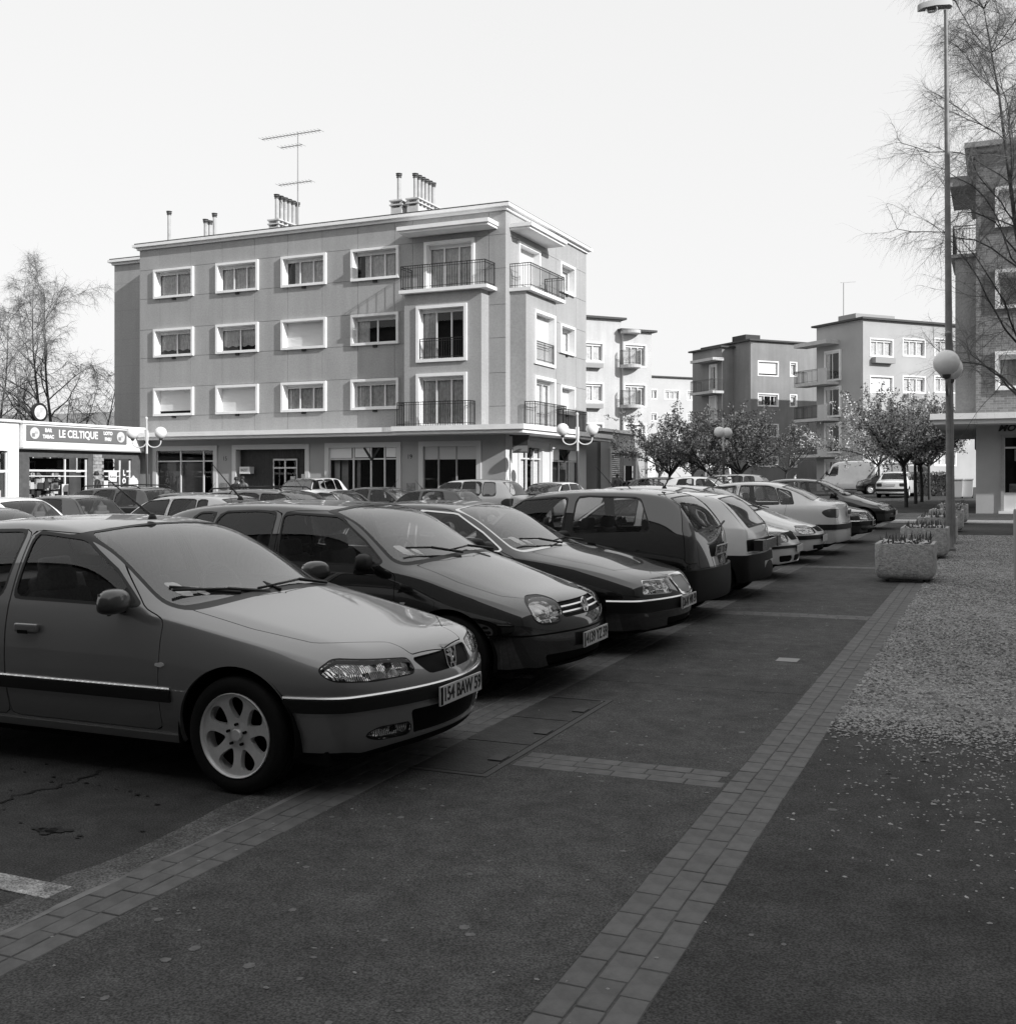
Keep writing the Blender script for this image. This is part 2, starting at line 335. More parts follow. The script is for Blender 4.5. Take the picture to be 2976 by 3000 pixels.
GLASS = M_glass('window glass', .9, 1.45); IRON = M('black iron railing', .012, .5); PIPE = M('chimney pipe', .42, .7, var=(3, .2)); ROOF = M('roof felt', .05, .9); METALW = M('white metal', .7, .4)
GROUNDW = M('lower wall render', .37, .9, var=(.7, .08), bump=(60, .3, .01))
def cells(rect, holes):
    x0, x1, z0, z1 = rect; hs = [(max(h[0],x0), min(h[1],x1), max(h[2],z0), min(h[3],z1)) for h in holes]; hs = [h for h in hs if h[0] < h[1]-1e-6 and h[2] < h[3]-1e-6]
    zs = sorted({z0, z1} | {h[2] for h in hs} | {h[3] for h in hs}); out = []
    for a, b in zip(zs[:-1], zs[1:]):
        cut = sorted((h[0], h[1]) for h in hs if h[2] < b-1e-6 and h[3] > a+1e-6); x = x0
        for c in cut:
            if c[0] > x + 1e-6: out.append((x, c[0], a, b))
            x = max(x, c[1])
        if x < x1 - 1e-6: out.append((x, x1, a, b))
    return out
def wall(name, rect, holes, y0, y1, mat, parent, mx=None):
    b = MB()
    for (x0, x1, z0, z1) in cells(rect, holes): b.box(x0, x1, y0, y1, z0, z1)
    return b.obj(name, mat, parent, mx)
def panelled(parent, mx, xs, zs, holes, mat, gap=.016):
    for x0, x1 in zip(xs[:-1], xs[1:]):
        for z0, z1 in zip(zs[:-1], zs[1:]):
            cs = cells((x0+gap/2, x1-gap/2, z0+gap/2, z1-gap/2), holes); groups = []
            for c in cs:
                hit = [g_ for g_ in groups if any(c[0] <= d[1]+1e-6 and d[0] <= c[1]+1e-6 and c[2] <= d[3]+1e-6 and d[2] <= c[3]+1e-6 for d in g_)]
                for g_ in hit: groups.remove(g_)
                groups.append(sum(hit, []) + [c])
            for g_ in groups:
                b = MB()
                for (p, q, r, s) in g_: b.box(p, q, 0, .03, r, s)
                b.obj('wall_panel', mat, parent, mx)
def frame_box(b, x0, x1, z0, z1, t, y0, y1, sill=None):
    b.box(x0, x1, y0, y1, z1-t, z1); b.box(x0, x1, y0, y1, z0, z0+(sill or t)); b.box(x0, x0+t, y0+.0015, y1-.0015, z0+(sill or t), z1-t); b.box(x1-t, x1, y0+.0015, y1-.0015, z0+(sill or t), z1-t)
def curtain_mesh(x0, x1, z0, z1, y, amp=.03, wl=.14, low=None):
    n = max(8, int((x1-x0)/.035)); b = MB()
    for k in range(n+1):
        x = x0 + (x1-x0)*k/n; yy = y + amp*math.sin(2*math.pi*x/wl + 1.5*math.sin(x*3)); lo = z0 + (low*(.5+.5*math.sin(x*14)) if low else 0)
        b.v += [(x, yy, lo), (x, yy, z1)]
        if k: i = 2*(k-1); b.f.append((i, i+2, i+3, i+1))
    return b
def window(parent, mx, x0, x1, z0, z1, kind='curtain', panes=2, t=.11, proud=.12, deep=.30, sill_block=True, frame=True, mat=None, curt=None, back=True, flush=False):
    """surround standing proud of the wall, sash, panes, curtain or shutter behind"""
    if flush: proud, deep = .16, -.02
    b = MB(); frame_box(b, x0, x1, z0, z1, t, -proud, deep+(.015 if flush else 0)); w = b.obj('window', mat or WHITE, parent, mx)
    X0, X1, Z0, Z1 = x0+t, x1-t, z0+t, z1-t
    if kind == 'shutter' or kind == 'half':
        zl = Z0 if kind == 'shutter' else Z0 + .14
        s = MB(); n = max(6, int((Z1-zl)/.055))
        for k in range(n):
            a = zl + (Z1-zl)*k/n; c = zl + (Z1-zl)*(k+1)/n; s.v += [(X0, deep-.05, a), (X1, deep-.05, a), (X1, deep-.062, (a+c)/2), (X0, deep-.062, (a+c)/2)]; i = len(s.v)-4
            s.f.append((i, i+1, i+2, i+3)); s.v += [(X0, deep-.05, c), (X1, deep-.05, c)]; s.f.append((i+3, i+2, i+5, i+4))
        s.obj('roller_shutter', SHUT, w)
        if kind == 'half': MB().box(X0, X1, deep-.02, deep, Z0, zl).obj('dark_gap', DARK, w)
    else:
        s = MB(); frame_box(s, X0, X1, Z0, Z1-.10, .055, deep-.09, deep-.03); s.box(X0, X1, deep-.10, deep-.02, Z1-.098, Z1)
        for k in range(1, panes):
            xm = X0 + (X1-X0)*k/panes; s.box(xm-.035, xm+.035, deep-.088, deep-.032, Z0+.055, Z1-.155)
        s.obj('sash', METALW, w)
        for k in range(panes):
            a = X0 + (X1-X0)*k/panes + (.05 if k == 0 else .03); c = X0 + (X1-X0)*(k+1)/panes - (.05 if k == panes-1 else .03)
            MB().add([(a, deep-.06, Z0+.05), (c, deep-.06, Z0+.05), (c, deep-.06, Z1-.15), (a, deep-.06, Z1-.15)], [(0,1,2,3)]).obj('pane', GLASS, w)
        yb = deep + .04 if not flush else deep - .018
        amp_ = .02 if not flush else .004
        if kind == 'curtain': curtain_mesh(X0, X1, Z0, Z1, yb, amp_).obj('curtain', curt or CURT, w)
        elif kind == 'valance': curtain_mesh(X0, X1, Z0+.22, Z1, yb, amp_, low=.06).obj('curtain', curt or CURT, w)
        elif kind == 'open':
            curtain_mesh(X0+(X1-X0)*.17, X1-(X1-X0)*.14, Z0, Z1, yb, amp_).obj('curtain', curt or CURT, w)
        elif kind == 'sides':
            for a, c in ((X0, X0+(X1-X0)*.28), (X1-(X1-X0)*.12, X1)): curtain_mesh(a, c, Z0, Z1, yb, amp_).obj('curtain', curt or CURT, w)
    if flush: MB().box(X0, X1, -.014, -.006, Z0, Z1).obj('room_behind', DARK, w)
    elif back: MB().box(X0-.06, X1+.06, deep+.25, deep+.30, Z0-.06, Z1+.06).obj('room_behind', DARK, w)
    if sill_block: MB().box((x0+x1)/2-.10, (x0+x1)/2+.10, -.07, -.0, z0-.10, z0-.003).obj('vent_block', M('dark vent', .02, .8), w)
    return w
def railing(parent, mx, path, z, h, name='railing', step=.115, mat=None):
    b = MB(); n_ = 0
    for p, q in zip(path[:-1], path[1:]):
        p = Vector(p); q = Vector(q); d = (q-p).length; n = max(1, round(d/step))
        for zz, th in ((h, .030), (h-.10, .018), (.10, .018)): b.bar((p.x, p.y, z+zz), (q.x, q.y, z+zz), .03, th)
        for k in range(n+1):
            c = p + (q-p)*k/n; big = k in (0, n) or k % 9 == 0
            b.bar((c.x, c.y, z), (c.x, c.y, z+h), .026 if big else .014, None)
    return b.obj(name, mat or IRON, parent, mx)
def prism_part(name, poly, z0, z1, mat, parent, mx=None):
    me = MB().prism(poly, z0, z1).mesh(name); fix_normals(me); me.materials.append(mat); return link(name, me, parent, mx)
def chimney(label, b, a, z0, z1, pipes, top, step=.34, group='chimney stacks on the long apartment block'):
    c = thing('chimney_stack', label, 'chimney', site_matrix(b, a), group); n = len(pipes); ln = step*(n-1)+.5
    m = MB(); m.box(-.28, .28, -.25, ln-.25, z0, z1-.42); m.box(-.34, .34, -.31, ln-.19, z1-.07, z1); m.box(-.34, .34, -.31, ln-.19, z1-.26, z1-.20); m.box(-.28, .28, -.25, ln-.25, z1-.42, z1-.36)
    for k in range(n+1):
        y = -.25 + (ln-.1)*k/n
        for x in (-.28, .18): m.box(x, x+.10, y, y+.10, z1-.36, z1-.07)
    m.obj('base', M('chimney masonry', .55, .85, var=(3, .15)), c)
    for k, h in enumerate(pipes):
        p = MB(); y = step*k; hh = top + h
        p.lathe([(.085, z1), (.085, hh-.12)], 12, 'z', (0, y, 0)); q = p.obj('flue_pipe', PIPE, c, None, angle=40)
        d = MB().lathe([(.10, hh-.2), (.12, hh-.19), (.12, hh-.16), (.09, hh-.14), (.14, hh-.10), (.14, hh-.07), (.10, hh-.05), (.15, hh-.02), (.15, hh), (0, hh+.01)], 12, 'z', (0, y, 0)); d.obj('cowl', M('dark cowl', .10, .6), q, None, angle=40)
    return c

ZR = [(4.69, 6.03), (7.50, 8.86), (10.32, 11.72)]
FA = 40.74; FBR = -18.5; END = 50.29; LEFT = -37.95
main = thing('apartment_block', 'grey four storey apartment block with white framed windows and corner balconies', 'building', SITE)
# ---- left façade (local x = b, y = a) shifted so that the wall face is y = 0
LM = Matrix.Translation((0, FA, 0)); RM = Matrix.Translation((FBR, 0, 0)) @ Matrix.Rotation(R(90), 4, 'Z')   # right façade: local x = a, y into wall
winL = [(x, x+2.40, z0, z1) for x in (-37.02, -33.29, -29.61, -25.91) for z0, z1 in ZR]
door3 = (-22.27, -19.90, 9.62, 11.72)
shopsL = [(-37.10,-33.25,.0,3.24), (-32.38,-28.12,.0,3.25), (-27.29,-23.42,.0,3.27), (-22.55,-19.60,.0,3.27)]
BL = (-22.86, -19.26)
holesL = winL + [door3, (BL[0]+.1, BL[1]-.1, 3.6, 9.4)] + shopsL
xsL = [LEFT, -36.69, -34.86, -32.98, -31.14, -29.30, -27.45, -25.60, -23.75, -22.86, -21.0, -19.26, FBR]
zsL = [3.60, 4.68, 6.06, 7.50, 8.87, 10.36, 11.75, 12.72]
wall('backing_wall', (LEFT, FBR, -1, 12.9), holesL, .03, .45, STUC_D, main, LM)
panelled(main, LM, xsL, zsL, holesL, STUC)
wall('ground_floor_wall', (LEFT, FBR, -.6, 3.6), shopsL, -.0, .03, GROUNDW, main, LM)
kinds = [['half','valance','curtain'], ['shutter','valance','curtain'], ['curtain','shutter','open'], ['curtain','sides','open']]
pn = [[1,2,2],[1,2,3],[3,1,3],[3,2,3]]
for i, x in enumerate((-37.02, -33.29, -29.61, -25.91)):
    for j, (z0, z1) in enumerate(ZR):
        window(main, LM, x, x+2.40, z0, z1, kinds[i][j], pn[i][j], back=True)
# bay on the left façade
bay = wall('bay_wall', (BL[0], BL[1], 3.86, 9.44), [(-22.26,-19.90,6.54,8.90), (-22.26,-19.90,3.9,6.07)], -.72, -.60, STUC, main, LM)
MB().box(BL[0], BL[0]+.12, -.6, 0, 3.86, 9.44).obj('bay_cheek', STUC, main, LM); MB().box(BL[1]-.12, BL[1], -.6, 0, 3.86, 9.44).obj('bay_cheek', STUC, main, LM)
BLM = LM @ Matrix.Translation((0, -.72, 0))
window(main, BLM, -22.26, -19.90, 6.54, 8.90, 'sides', 3, t=.13, proud=.09, sill_block=False, back=True, curt=CURT)
window(main, BLM, -22.26, -19.90, 3.80, 6.07, 'curtain', 3, t=.13, proud=.09, sill_block=False, back=True)
window(main, LM, -22.27, -19.90, 9.50, 11.72, 'curtain', 3, t=.13, proud=.10, sill_block=False, back=True)
railing(main, BLM, [(-22.1,-.02,0),(-20.06,-.02,0)], 6.66, .86)
MB().box(-22.98,-18.90,-.98,.0,9.44,9.58).obj('balcony_slab', WHITE, main, LM)
railing(main, LM, [(-22.90,0,0),(-22.90,-.93,0),(-19.0,-.93,0),(-19.0,0,0)], 9.58, 1.0)
railing(main, LM, [(-22.95,-.6,0),(-22.95,-1.16,0),(-19.55,-1.16,0),(-19.55,-.72,0)], 3.86, 1.0)
b = MB(); b.box(-23.02,-18.88,-.90,0,11.99,12.09); b.box(-23.08,-18.82,-1.0,0,12.09,12.25); b.obj('balcony_canopy', WHITE, main, LM)
# ---- right façade
winR = [(46.65, 48.55, z0, z1) for z0, z1 in ZR]
BR = (41.18, 44.45); door3R = (41.92, 44.28, 9.62, 11.70); shopsR = [(41.95,44.75,0,3.25), (45.50,49.35,0,3.27)]
holesR = winR + [door3R, (BR[0]+.1, BR[1]-.1, 3.6, 9.4)] + shopsR
wall('backing_wall', (FA+.45, END, -1, 12.9), holesR, .03, .45, STUC_D, main, RM)
panelled(main, RM, [FA, 41.18, 42.8, 44.45, 46.3, 48.9, END], zsL, holesR, STUC)
wall('ground_floor_wall', (FA+.0, END, -.6, 3.6), shopsR, .0, .03, M('pale lower render', .62, .9, var=(.7, .06)), main, RM)
for j, (z0, z1) in enumerate(ZR): window(main, RM, 46.65, 48.55, z0, z1, ['shutter','curtain','curtain'][j], 2)
BRM = RM @ Matrix.Translation((0, -.72, 0))
wall('bay_wall', (BR[0], BR[1], 3.86, 9.44), [(41.96,44.30,6.51,8.80), (41.96,44.30,3.9,6.03)], -.72, -.60, STUC, main, RM)
MB().box(BR[0], BR[0]+.12, -.6, 0, 3.86, 9.44).obj('bay_cheek', STUC, main, RM); MB().box(BR[1]-.12, BR[1], -.6, 0, 3.86, 9.44).obj('bay_cheek', STUC, main, RM)
window(main, BRM, 41.96, 44.30, 6.51, 8.80, 'shutter', 2, t=.13, proud=.09, sill_block=False); railing(main, BRM, [(42.1,-.02,0),(44.16,-.02,0)], 6.63, .86)
window(main, BRM, 41.96, 44.30, 3.80, 6.03, 'curtain', 3, t=.13, proud=.09, sill_block=False)
window(main, RM, 41.92, 44.28, 9.50, 11.70, 'shutter', 2, t=.13, proud=.10, sill_block=False)
MB().box(41.1,45.0,-.98,.0,9.44,9.58).obj('balcony_slab', WHITE, main, RM)
railing(main, RM, [(41.16,0,0),(41.16,-.93,0),(44.95,-.93,0),(44.95,0,0)], 9.58, 1.0)
railing(main, RM, [(41.1,-.7,0),(41.1,-1.16,0),(44.6,-1.16,0),(44.6,-.7,0)], 3.86, 1.0); railing(main, RM, [(46.5,-.0,0),(46.5,-.5,0),(49.0,-.5,0),(49.0,0,0)], 3.86, 1.0)
b = MB(); b.box(41.16,45.10,-.90,0,11.99,12.09); b.box(41.10,45.16,-1.0,0,12.09,12.25); b.obj('balcony_canopy', WHITE, main, RM)
# ---- wing set back at the left end, roof, cornice, ledge
WA = 43.0
wall('wing_wall', (-41.75, LEFT+.0, -1, 12.9), [], 0, .25, STUC, main, Matrix.Translation((0, WA, 0)))
for z in zsL[1:-1]: MB().box(-41.75, LEFT, -.003, .0, z-.012, z+.012).obj('wing_joint', STUC_D, main, Matrix.Translation((0, WA, 0)))
MB().box(-41.75, -41.5, WA+.25, WA+9, -1, 12.9).obj('wing_side_wall', STUC, main); MB().box(LEFT, LEFT+.25, FA+.03, WA+.2, -1, 12.9).obj('side_wall', STUC, main); 
MB().box(-41.5, FBR-.25, END-.25, END, -1, 12.9).obj('rear_wall', STUC, main)
out = [(LEFT, FA), (FBR, FA), (FBR, END), (-41.75, END), (-41.75, WA), (LEFT, WA)]
def grow(poly, d):
    r = []; n = len(poly)
    for i in range(n):
        p, q, s = Vector(poly[i-1]), Vector(poly[i]), Vector(poly[(i+1) % n]); e1 = (q-p).normalized(); e2 = (s-q).normalized(); n1 = Vector((e1.y, -e1.x)); n2 = Vector((e2.y, -e2.x)); r.append(tuple(q + (n1+n2)*d))
    return r
prism_part('cornice', grow(out, .10), 12.73, 12.85, WHITE, main); prism_part('cornice', grow(out, .25), 12.853, 12.98, WHITE, main); prism_part('roof', grow(out, .18), 13.003, 13.05, ROOF, main)
led = [(LEFT-.3, FA-.95), (-23.1, FA-.95), (-23.1, FA-1.42), (FBR+1.42, FA-1.42), (FBR+1.42, 45.4), (FBR+1.0, 45.4), (FBR+1.0, 51.4), (FBR-.5, 51.4), (FBR-.5, FA+.4), (LEFT-.3, FA+.4)]
led_s = [(p[0]-(.10 if p[0] > -19 else -.1 if p[0] < -37 else 0), p[1]+(.12 if p[1] < 40.5 else 0)) for p in led]
prism_part('ledge', led, 3.66, 3.86, WHITE, main); prism_part('ledge', led_s, 3.52, 3.657, WHITE, main)
# ---- shop fronts of the ground floor
def shopfront(parent, mx, x0, x1, z1, bays, transom=2.35, riser=.0, t=.22, fills=(), depth=.12, z0=0.0, mat=None):
    b = MB(); b.box(x0, x1, -.06, depth, z1-t, z1); b.box(x0, x0+t, -.058, depth, z0-.6, z1-t); b.box(x1-t, x1, -.058, depth, z0-.6, z1-t); s = b.obj('shop_surround', mat or M('pale shop surround', .6, .7), parent, mx)
    X0, X1 = x0+t, x1-t; f = MB()
    xs = [X0 + (X1-X0)*q for q in bays]
    for x in xs: f.box(x-.035, x+.035, depth-.10, depth-.03, z0-.6, z1-t)
    if transom: f.box(X0, X1, depth-.102, depth-.028, transom-.03, transom+.03)
    f.box(X0, X1, depth-.104, depth-.026, z0-.6, z0+.25+riser); f.obj('shop_frame', METALW if not riser else M('grey riser', .3, .8), s)
    for p, q in zip(xs[:-1], xs[1:]): MB().add([(p+.035,depth-.06,z0+.2),(q-.035,depth-.06,z0+.2),(q-.035,depth-.06,z1-t),(p+.035,depth-.06,z1-t)], [(0,1,2,3)]).obj('shop_pane', GLASS, s)
    for (p, q, r, u, y, mt) in fills: MB().box(X0+(X1-X0)*p, X0+(X1-X0)*q, depth+y, depth+y+.02, r, u).obj('shop_panel', mt, s)
    MB().box(X0, X1, depth+1.4, depth+1.45, z0-.6, z1).obj('shop_interior', DARK, s)
    return s
G1 = M('shop window film', .16, .5); G2 = M('white blind', .85, .8); G3 = M('mid grey board', .22, .7); WOODD = M('dark timber cladding', .035, .6, var=(8, .3))
BLK = M('black lettering', .012, .5)
z0 = -.1
s = shopfront(main, LM, -37.10, -33.25, 3.24, (0, .42, .82, 1), 2.52, fills=[(0,.80,.2,2.45,.05,M('grey film', .17, .35)), (.0,.4,2.58,3.0,.05,DARK)])
for (tx, x, zz, sz) in (('L',-36.3,2.3,.28),('O',-36.3,1.98,.28),('T',-36.3,1.66,.28),('O',-36.3,1.34,.28)):
    o = link('lettering', text_mesh(tx, sz), s, Matrix.Translation((x, .11, zz)) @ Matrix.Rotation(R(90), 4, 'X')); o.data.materials.append(G3)
# entrance
b = MB(); b.box(-32.38,-28.12,-.06,.3,3.03,3.25); b.box(-32.38,-32.16,-.058,.3,-.7,3.03); b.box(-28.34,-28.12,-.058,.3,-.7,3.03); en = b.obj('entrance_surround', M('pale shop surround', .6, .7), main, LM)
b = MB()
for k in range(44): b.box(-32.15+.086*k, -32.15+.086*k+.07, .30, .32, -.7, 3.03) if not (-30.3 < -32.15+.086*k < -28.95) else b.box(-32.15+.086*k, -32.15+.086*k+.07, .30, .32, 2.62, 3.03)
stuff(b.obj('timber_slats', WOODD, en)); wall('entrance_back', (-32.16,-28.34,-.7,3.03), [(-30.28,-28.97,-.7,2.6)], .325, .34, M('timber backing', .02, .8), en)
b = MB()
for x in (-30.28, -29.62, -28.97): b.box(x-.04 if x > -30.28 else x, x+.04 if x < -28.97 else x, .24, .30, -.7, 2.6)
b.box(-30.24,-29.0,.24,.30,2.52,2.6); b.box(-30.24,-29.0,.245,.295,2.15,2.22); b.obj('door_frame', METALW, en)
for x in (-30.24, -29.58): MB().add([(x,.27,-.5),(x+.6,.27,-.5),(x+.6,.27,2.5),(x,.27,2.5)], [(0,1,2,3)]).obj('door_pane', GLASS, en)
MB().box(-30.3,-28.9,1.4,1.45,-.7,2.7).obj('hall_behind', DARK, en)
sg = MB().box(-31.95,-31.38,-.05,.29,1.92,2.24).obj('name_board', M('white board', .75, .5), en); o = link('lettering', text_mesh('BIZET', .17, .9), sg, Matrix.Translation((-31.665, -.055, 2.08)) @ Matrix.Rotation(R(90), 4, 'X')); o.data.materials.append(BLK)
MB().box(-29.3,-29.05,.20,.235,1.3,1.8).obj('notice', M('pale notice', .6, .8), en); MB().box(-28.75,-28.6,.26,.295,1.5,1.9).obj('entry_panel', METALW, en)
s = shopfront(main, LM, -27.29, -23.42, 3.27, (0, .36, .62, .82, 1), 2.55, fills=[(0,.08,-.5,2.5,.3,G2),(.1,.2,-.5,2.5,.35,CURT2),(.36,.41,-.5,2.5,.2,CURT2),(0,.33,2.6,3.05,-.085,G2),(.38,.60,2.62,3.05,-.085,G2),(.84,.98,2.62,3.05,-.085,G2)])
b = MB(); b.bar((-25.3,.02,3.05),(-24.9,.02,2.5),.10,.02,(0,1,0)); b.bar((-24.5,.02,3.05),(-24.9,.02,2.5),.10,.02,(0,1,0)); b.obj('crossed_boards', BLK, s)
s = shopfront(main, LM, -22.55, -19.60, 3.27, (0, .28, .62, 1), None, riser=1.0, fills=[(0,1,2.5,3.05,-.085,M('shop blind', .55, .8))])
for tx, x in (('15', -32.82), ('19', -23.0)):
    o = link('house_number', text_mesh(tx, .27), main, LM @ Matrix.Translation((x, -.012, 2.62)) @ Matrix.Rotation(R(90), 4, 'X')); o.data.materials.append(BLK)
for x in (-32.85, -22.95): MB().box(x-.2, x+.2, -.03, -.003, 1.2, 1.5).obj('wall_plaque', M('bronze plaque', .25, .4, .3, var=(8, .4)), main, LM)
s = shopfront(main, RM, 41.95, 44.75, 3.25, (0, .34, .66, 1), 2.55, fills=[(0,.33,.2,3.0,.05,G2),(.67,1,.2,3.0,.05,G2)])
b = MB(); b.bar((42.95,.02,3.0),(43.35,.02,2.55),.09,.02,(0,1,0)); b.bar((43.75,.02,3.0),(43.35,.02,2.55),.09,.02,(0,1,0)); b.obj('crossed_boards', BLK, s)
s = shopfront(main, RM, 45.50, 49.35, 3.27, (0, .30, .66, 1), 2.5, fills=[(0,.29,.2,2.45,.05,G3),(.67,1,.2,2.45,.05,G3),(0,.29,2.55,3.05,-.085,G2),(.67,1,2.55,3.05,-.085,G2)])
b = MB(); b.bar((46.75,.02,3.0),(47.4,.02,2.5),.09,.02,(0,1,0)); b.bar((48.1,.02,3.0),(47.4,.02,2.5),.09,.02,(0,1,0)); b.obj('crossed_boards', BLK, s)
# hanging sign at the corner
hs = thing('hanging_sign', 'dark hanging shop sign on a bracket at the block corner', 'sign', SITE)
MB().box(FBR+.15,FBR+.85,FA+.35,FA+.42,2.75,3.45).obj('sign_board', M('dark sign', .06, .4), hs); MB().box(FBR+.18,FBR+.82,FA+.335,FA+.348,2.80,3.05).obj('sign_panel', M('grey sign panel', .3, .5), hs); MB().bar((FBR,FA+.38,3.47),(FBR+.9,FA+.38,3.47),.04).obj('bracket', IRON, hs)
# chimneys and aerial
chimney('stack of six flue pipes below the tall television aerial', -32.0, 43.6, 13.05, 14.25, [0]*6, 15.5)
chimney('stack of six flue pipes nearest the corner of the apartment block', -24.1, 43.2, 13.05, 14.35, [0]*6, 15.5)
chimney('single flue pipe beside the six pipe stack nearest the corner', -24.95, 43.2, 13.05, 14.35, [0], 15.6)
chimney('lone flue pipe on the roof corner above the recessed wing', -39.2, 44.2, 13.05, 13.75, [0], 15.55)
chimney('group of three flue pipes of unequal height on the left of the roof', -36.0, 43.2, 13.05, 13.2, [.0,.0,.45], 14.6)
chimney('pair of stubby flue pipes barely above the roof edge', -34.0, 43.4, 13.05, 13.3, [0,0], 13.75)
an = thing('roof_aerial', 'tall television aerial mast on the apartment block roof', 'antenna', site_matrix(-30.7, 43.5))
MB().tube([(0,0,13.0),(0,0,18.35)], [.035,.02], 6).obj('mast', M('galvanised metal', .22, .5, .5), an)
for z, x0, x1, n in ((18.25,-2.1,1.3,18),(17.7,-1.0,.25,7),(15.9,-1.1,.8,11)):
    b = MB(); b.bar((x0,0,z),(x1,0,z),.03)
    for k in range(n): x = x0+(x1-x0)*k/(n-1); b.bar((x,-.28,z),(x,.28,z),.012)
    b.obj('aerial_array', M('galvanised metal', .22, .5, .5), an)
# ---- low annex behind the block with the roller door
ann = thing('garage_annex', 'low grey annex with a ribbed roller door beside the apartment block', 'building', SITE)
AN = Matrix.Translation((FBR+.15, 0, 0)) @ Matrix.Rotation(R(90), 4, 'Z')
wall('annex_wall', (52.0, 59.4, -.6, 4.1), [(53.3,57.9,-.6,3.27)], 0, .2, GROUNDW, ann, AN); MB().box(-30, FBR+.15, 52.0, 52.2, -.6, 4.1).obj('annex_wall', GROUNDW, ann)
MB().box(-30, FBR+.3, 51.9, 59.6, 4.1, 4.25).obj('annex_roof', WHITE, ann)
b = MB(); b.box(53.3,57.9,-.06,.12,3.05,3.27); b.box(53.3,53.55,-.058,.12,-.6,3.05); b.box(57.65,57.9,-.058,.12,-.6,3.05); gd = b.obj('door_surround', M('pale shop surround', .6, .7), ann, AN)
b = MB()
for k in range(34): b.box(53.55, 55.9, .10-.02*(k % 2), .14, -.5+.105*k, -.5+.105*k+.09)
stuff(b.obj('roller_door', M('grey roller door', .16, .6), gd)); MB().box(55.9,57.65,.1,.14,2.4,3.05).obj('fascia', G3, gd); MB().box(55.9,56.1,.05,.14,-.6,2.4).obj('post', G2, gd); MB().box(56.1,57.65,.16,.2,-.6,2.4).obj('dark_door', DARK, gd)
MB().box(FBR-.6, FBR+.25, 59.7, 61.2, -.6, 3.6).obj('mottled_pillar', M('mottled white render', .6, .9, var=(3, .3)), ann)
# ---- shop row at the left (façade faces the car park)
SM_ = Matrix.Translation((-37.9, 0, 0)) @ Matrix.Rotation(R(90), 4, 'Z')   # local x = a, y into wall
shop = thing('bar_tobacconist', 'low white shop with a dark signboard reading LE CELTIQUE', 'shop', SITE)
TILE = M('dark tiled shop front', .10, .35, var=(5, .25)); SIGN = M('grey signboard', .16, .5); LET = M('white lettering', .8, .6)
wall('fascia_wall', (33.3, 40.4, 3.0, 4.03), [], -.55, 0, WHITE, shop, SM_); MB().box(33.25, 40.55, -.62, 0, 4.03, 4.13).obj('parapet', WHITE, shop, SM_); MB().box(33.25,40.55,-.58,.0,2.94,2.999).obj('soffit_band', M('grey soffit', .3, .8), shop, SM_)
sb = MB().box(33.45, 39.2, -.60, -.553, 3.30, 3.95).obj('signboard', SIGN, shop, SM_)
for tx, x, z, sz, sx in (('LE CELTIQUE', 36.27, 3.63, .46, .84), ('BAR', 34.58, 3.76, .21, .95), ('TABAC', 34.58, 3.49, .21, .9), ('LOTO', 38.02, 3.76, .21, .95), ('PMU', 38.02, 3.49, .21, .95)):
    o = link('lettering', text_mesh(tx, sz, sx, .004, bold=.012), sb, Matrix.Translation((x, -.607, z)) @ Matrix.Rotation(R(90), 4, 'X')); o.data.materials.append(LET)
for x in (33.84, 38.8):
    d = MB().lathe([(0, 0), (.24, 0), (.25, -.02), (0, -.02)], 20, 'y', (x, -.605, 3.62)).obj('round_emblem', M('emblem pale', .6, .5), sb); MB().box(x-.15, x, -.634, -.627, 3.47, 3.62).obj('emblem_quarter', G3, d); MB().box(x, x+.15, -.634, -.627, 3.60, 3.70).obj('emblem_quarter', CURT2, d)
wall('shop_front', (33.3, 40.4, -.8, 2.94), [(33.84,37.12,-.8,2.62), (38.06,39.84,-.8,2.62)], -.30, -.1, TILE, shop, SM_)
b = MB()
rows = 22
bk = MB()
for k in range(rows):
    z = -.6 + .155*k
    for j in range(3):
        x = 37.35 + .23*j - (.11 if k % 2 else 0); bk.box(max(37.4,x), min(38.04,x+.22), -.335, -.301, z, z+.14) if x < 38.0 else None
stuff(bk.obj('brick_pier', M('pier brick', .3, .9, var=(5, .5)), shop, SM_))
for (p, q) in ((33.84,37.12),(38.06,39.84)):
    f = MB()
    for x in (p+.04, p+(q-p)*.62, q-.04): f.box(x-.035, x+.035, -.22, -.15, -.8, 2.55)
    f.box(p, q, -.225, -.145, 2.0, 2.08); f.box(p, q, -.225, -.145, 1.78, 1.82); fr = f.obj('shop_frame', METALW, shop, SM_)
    MB().add([(p,-.18,-.6),(q,-.18,-.6),(q,-.18,2.5),(p,-.18,2.5)], [(0,1,2,3)]).obj('shop_pane', GLASS, fr)
    MB().box(p-.1, q+.1, .95, 1.0, -.8, 2.6).obj('shop_interior', DARK, fr)
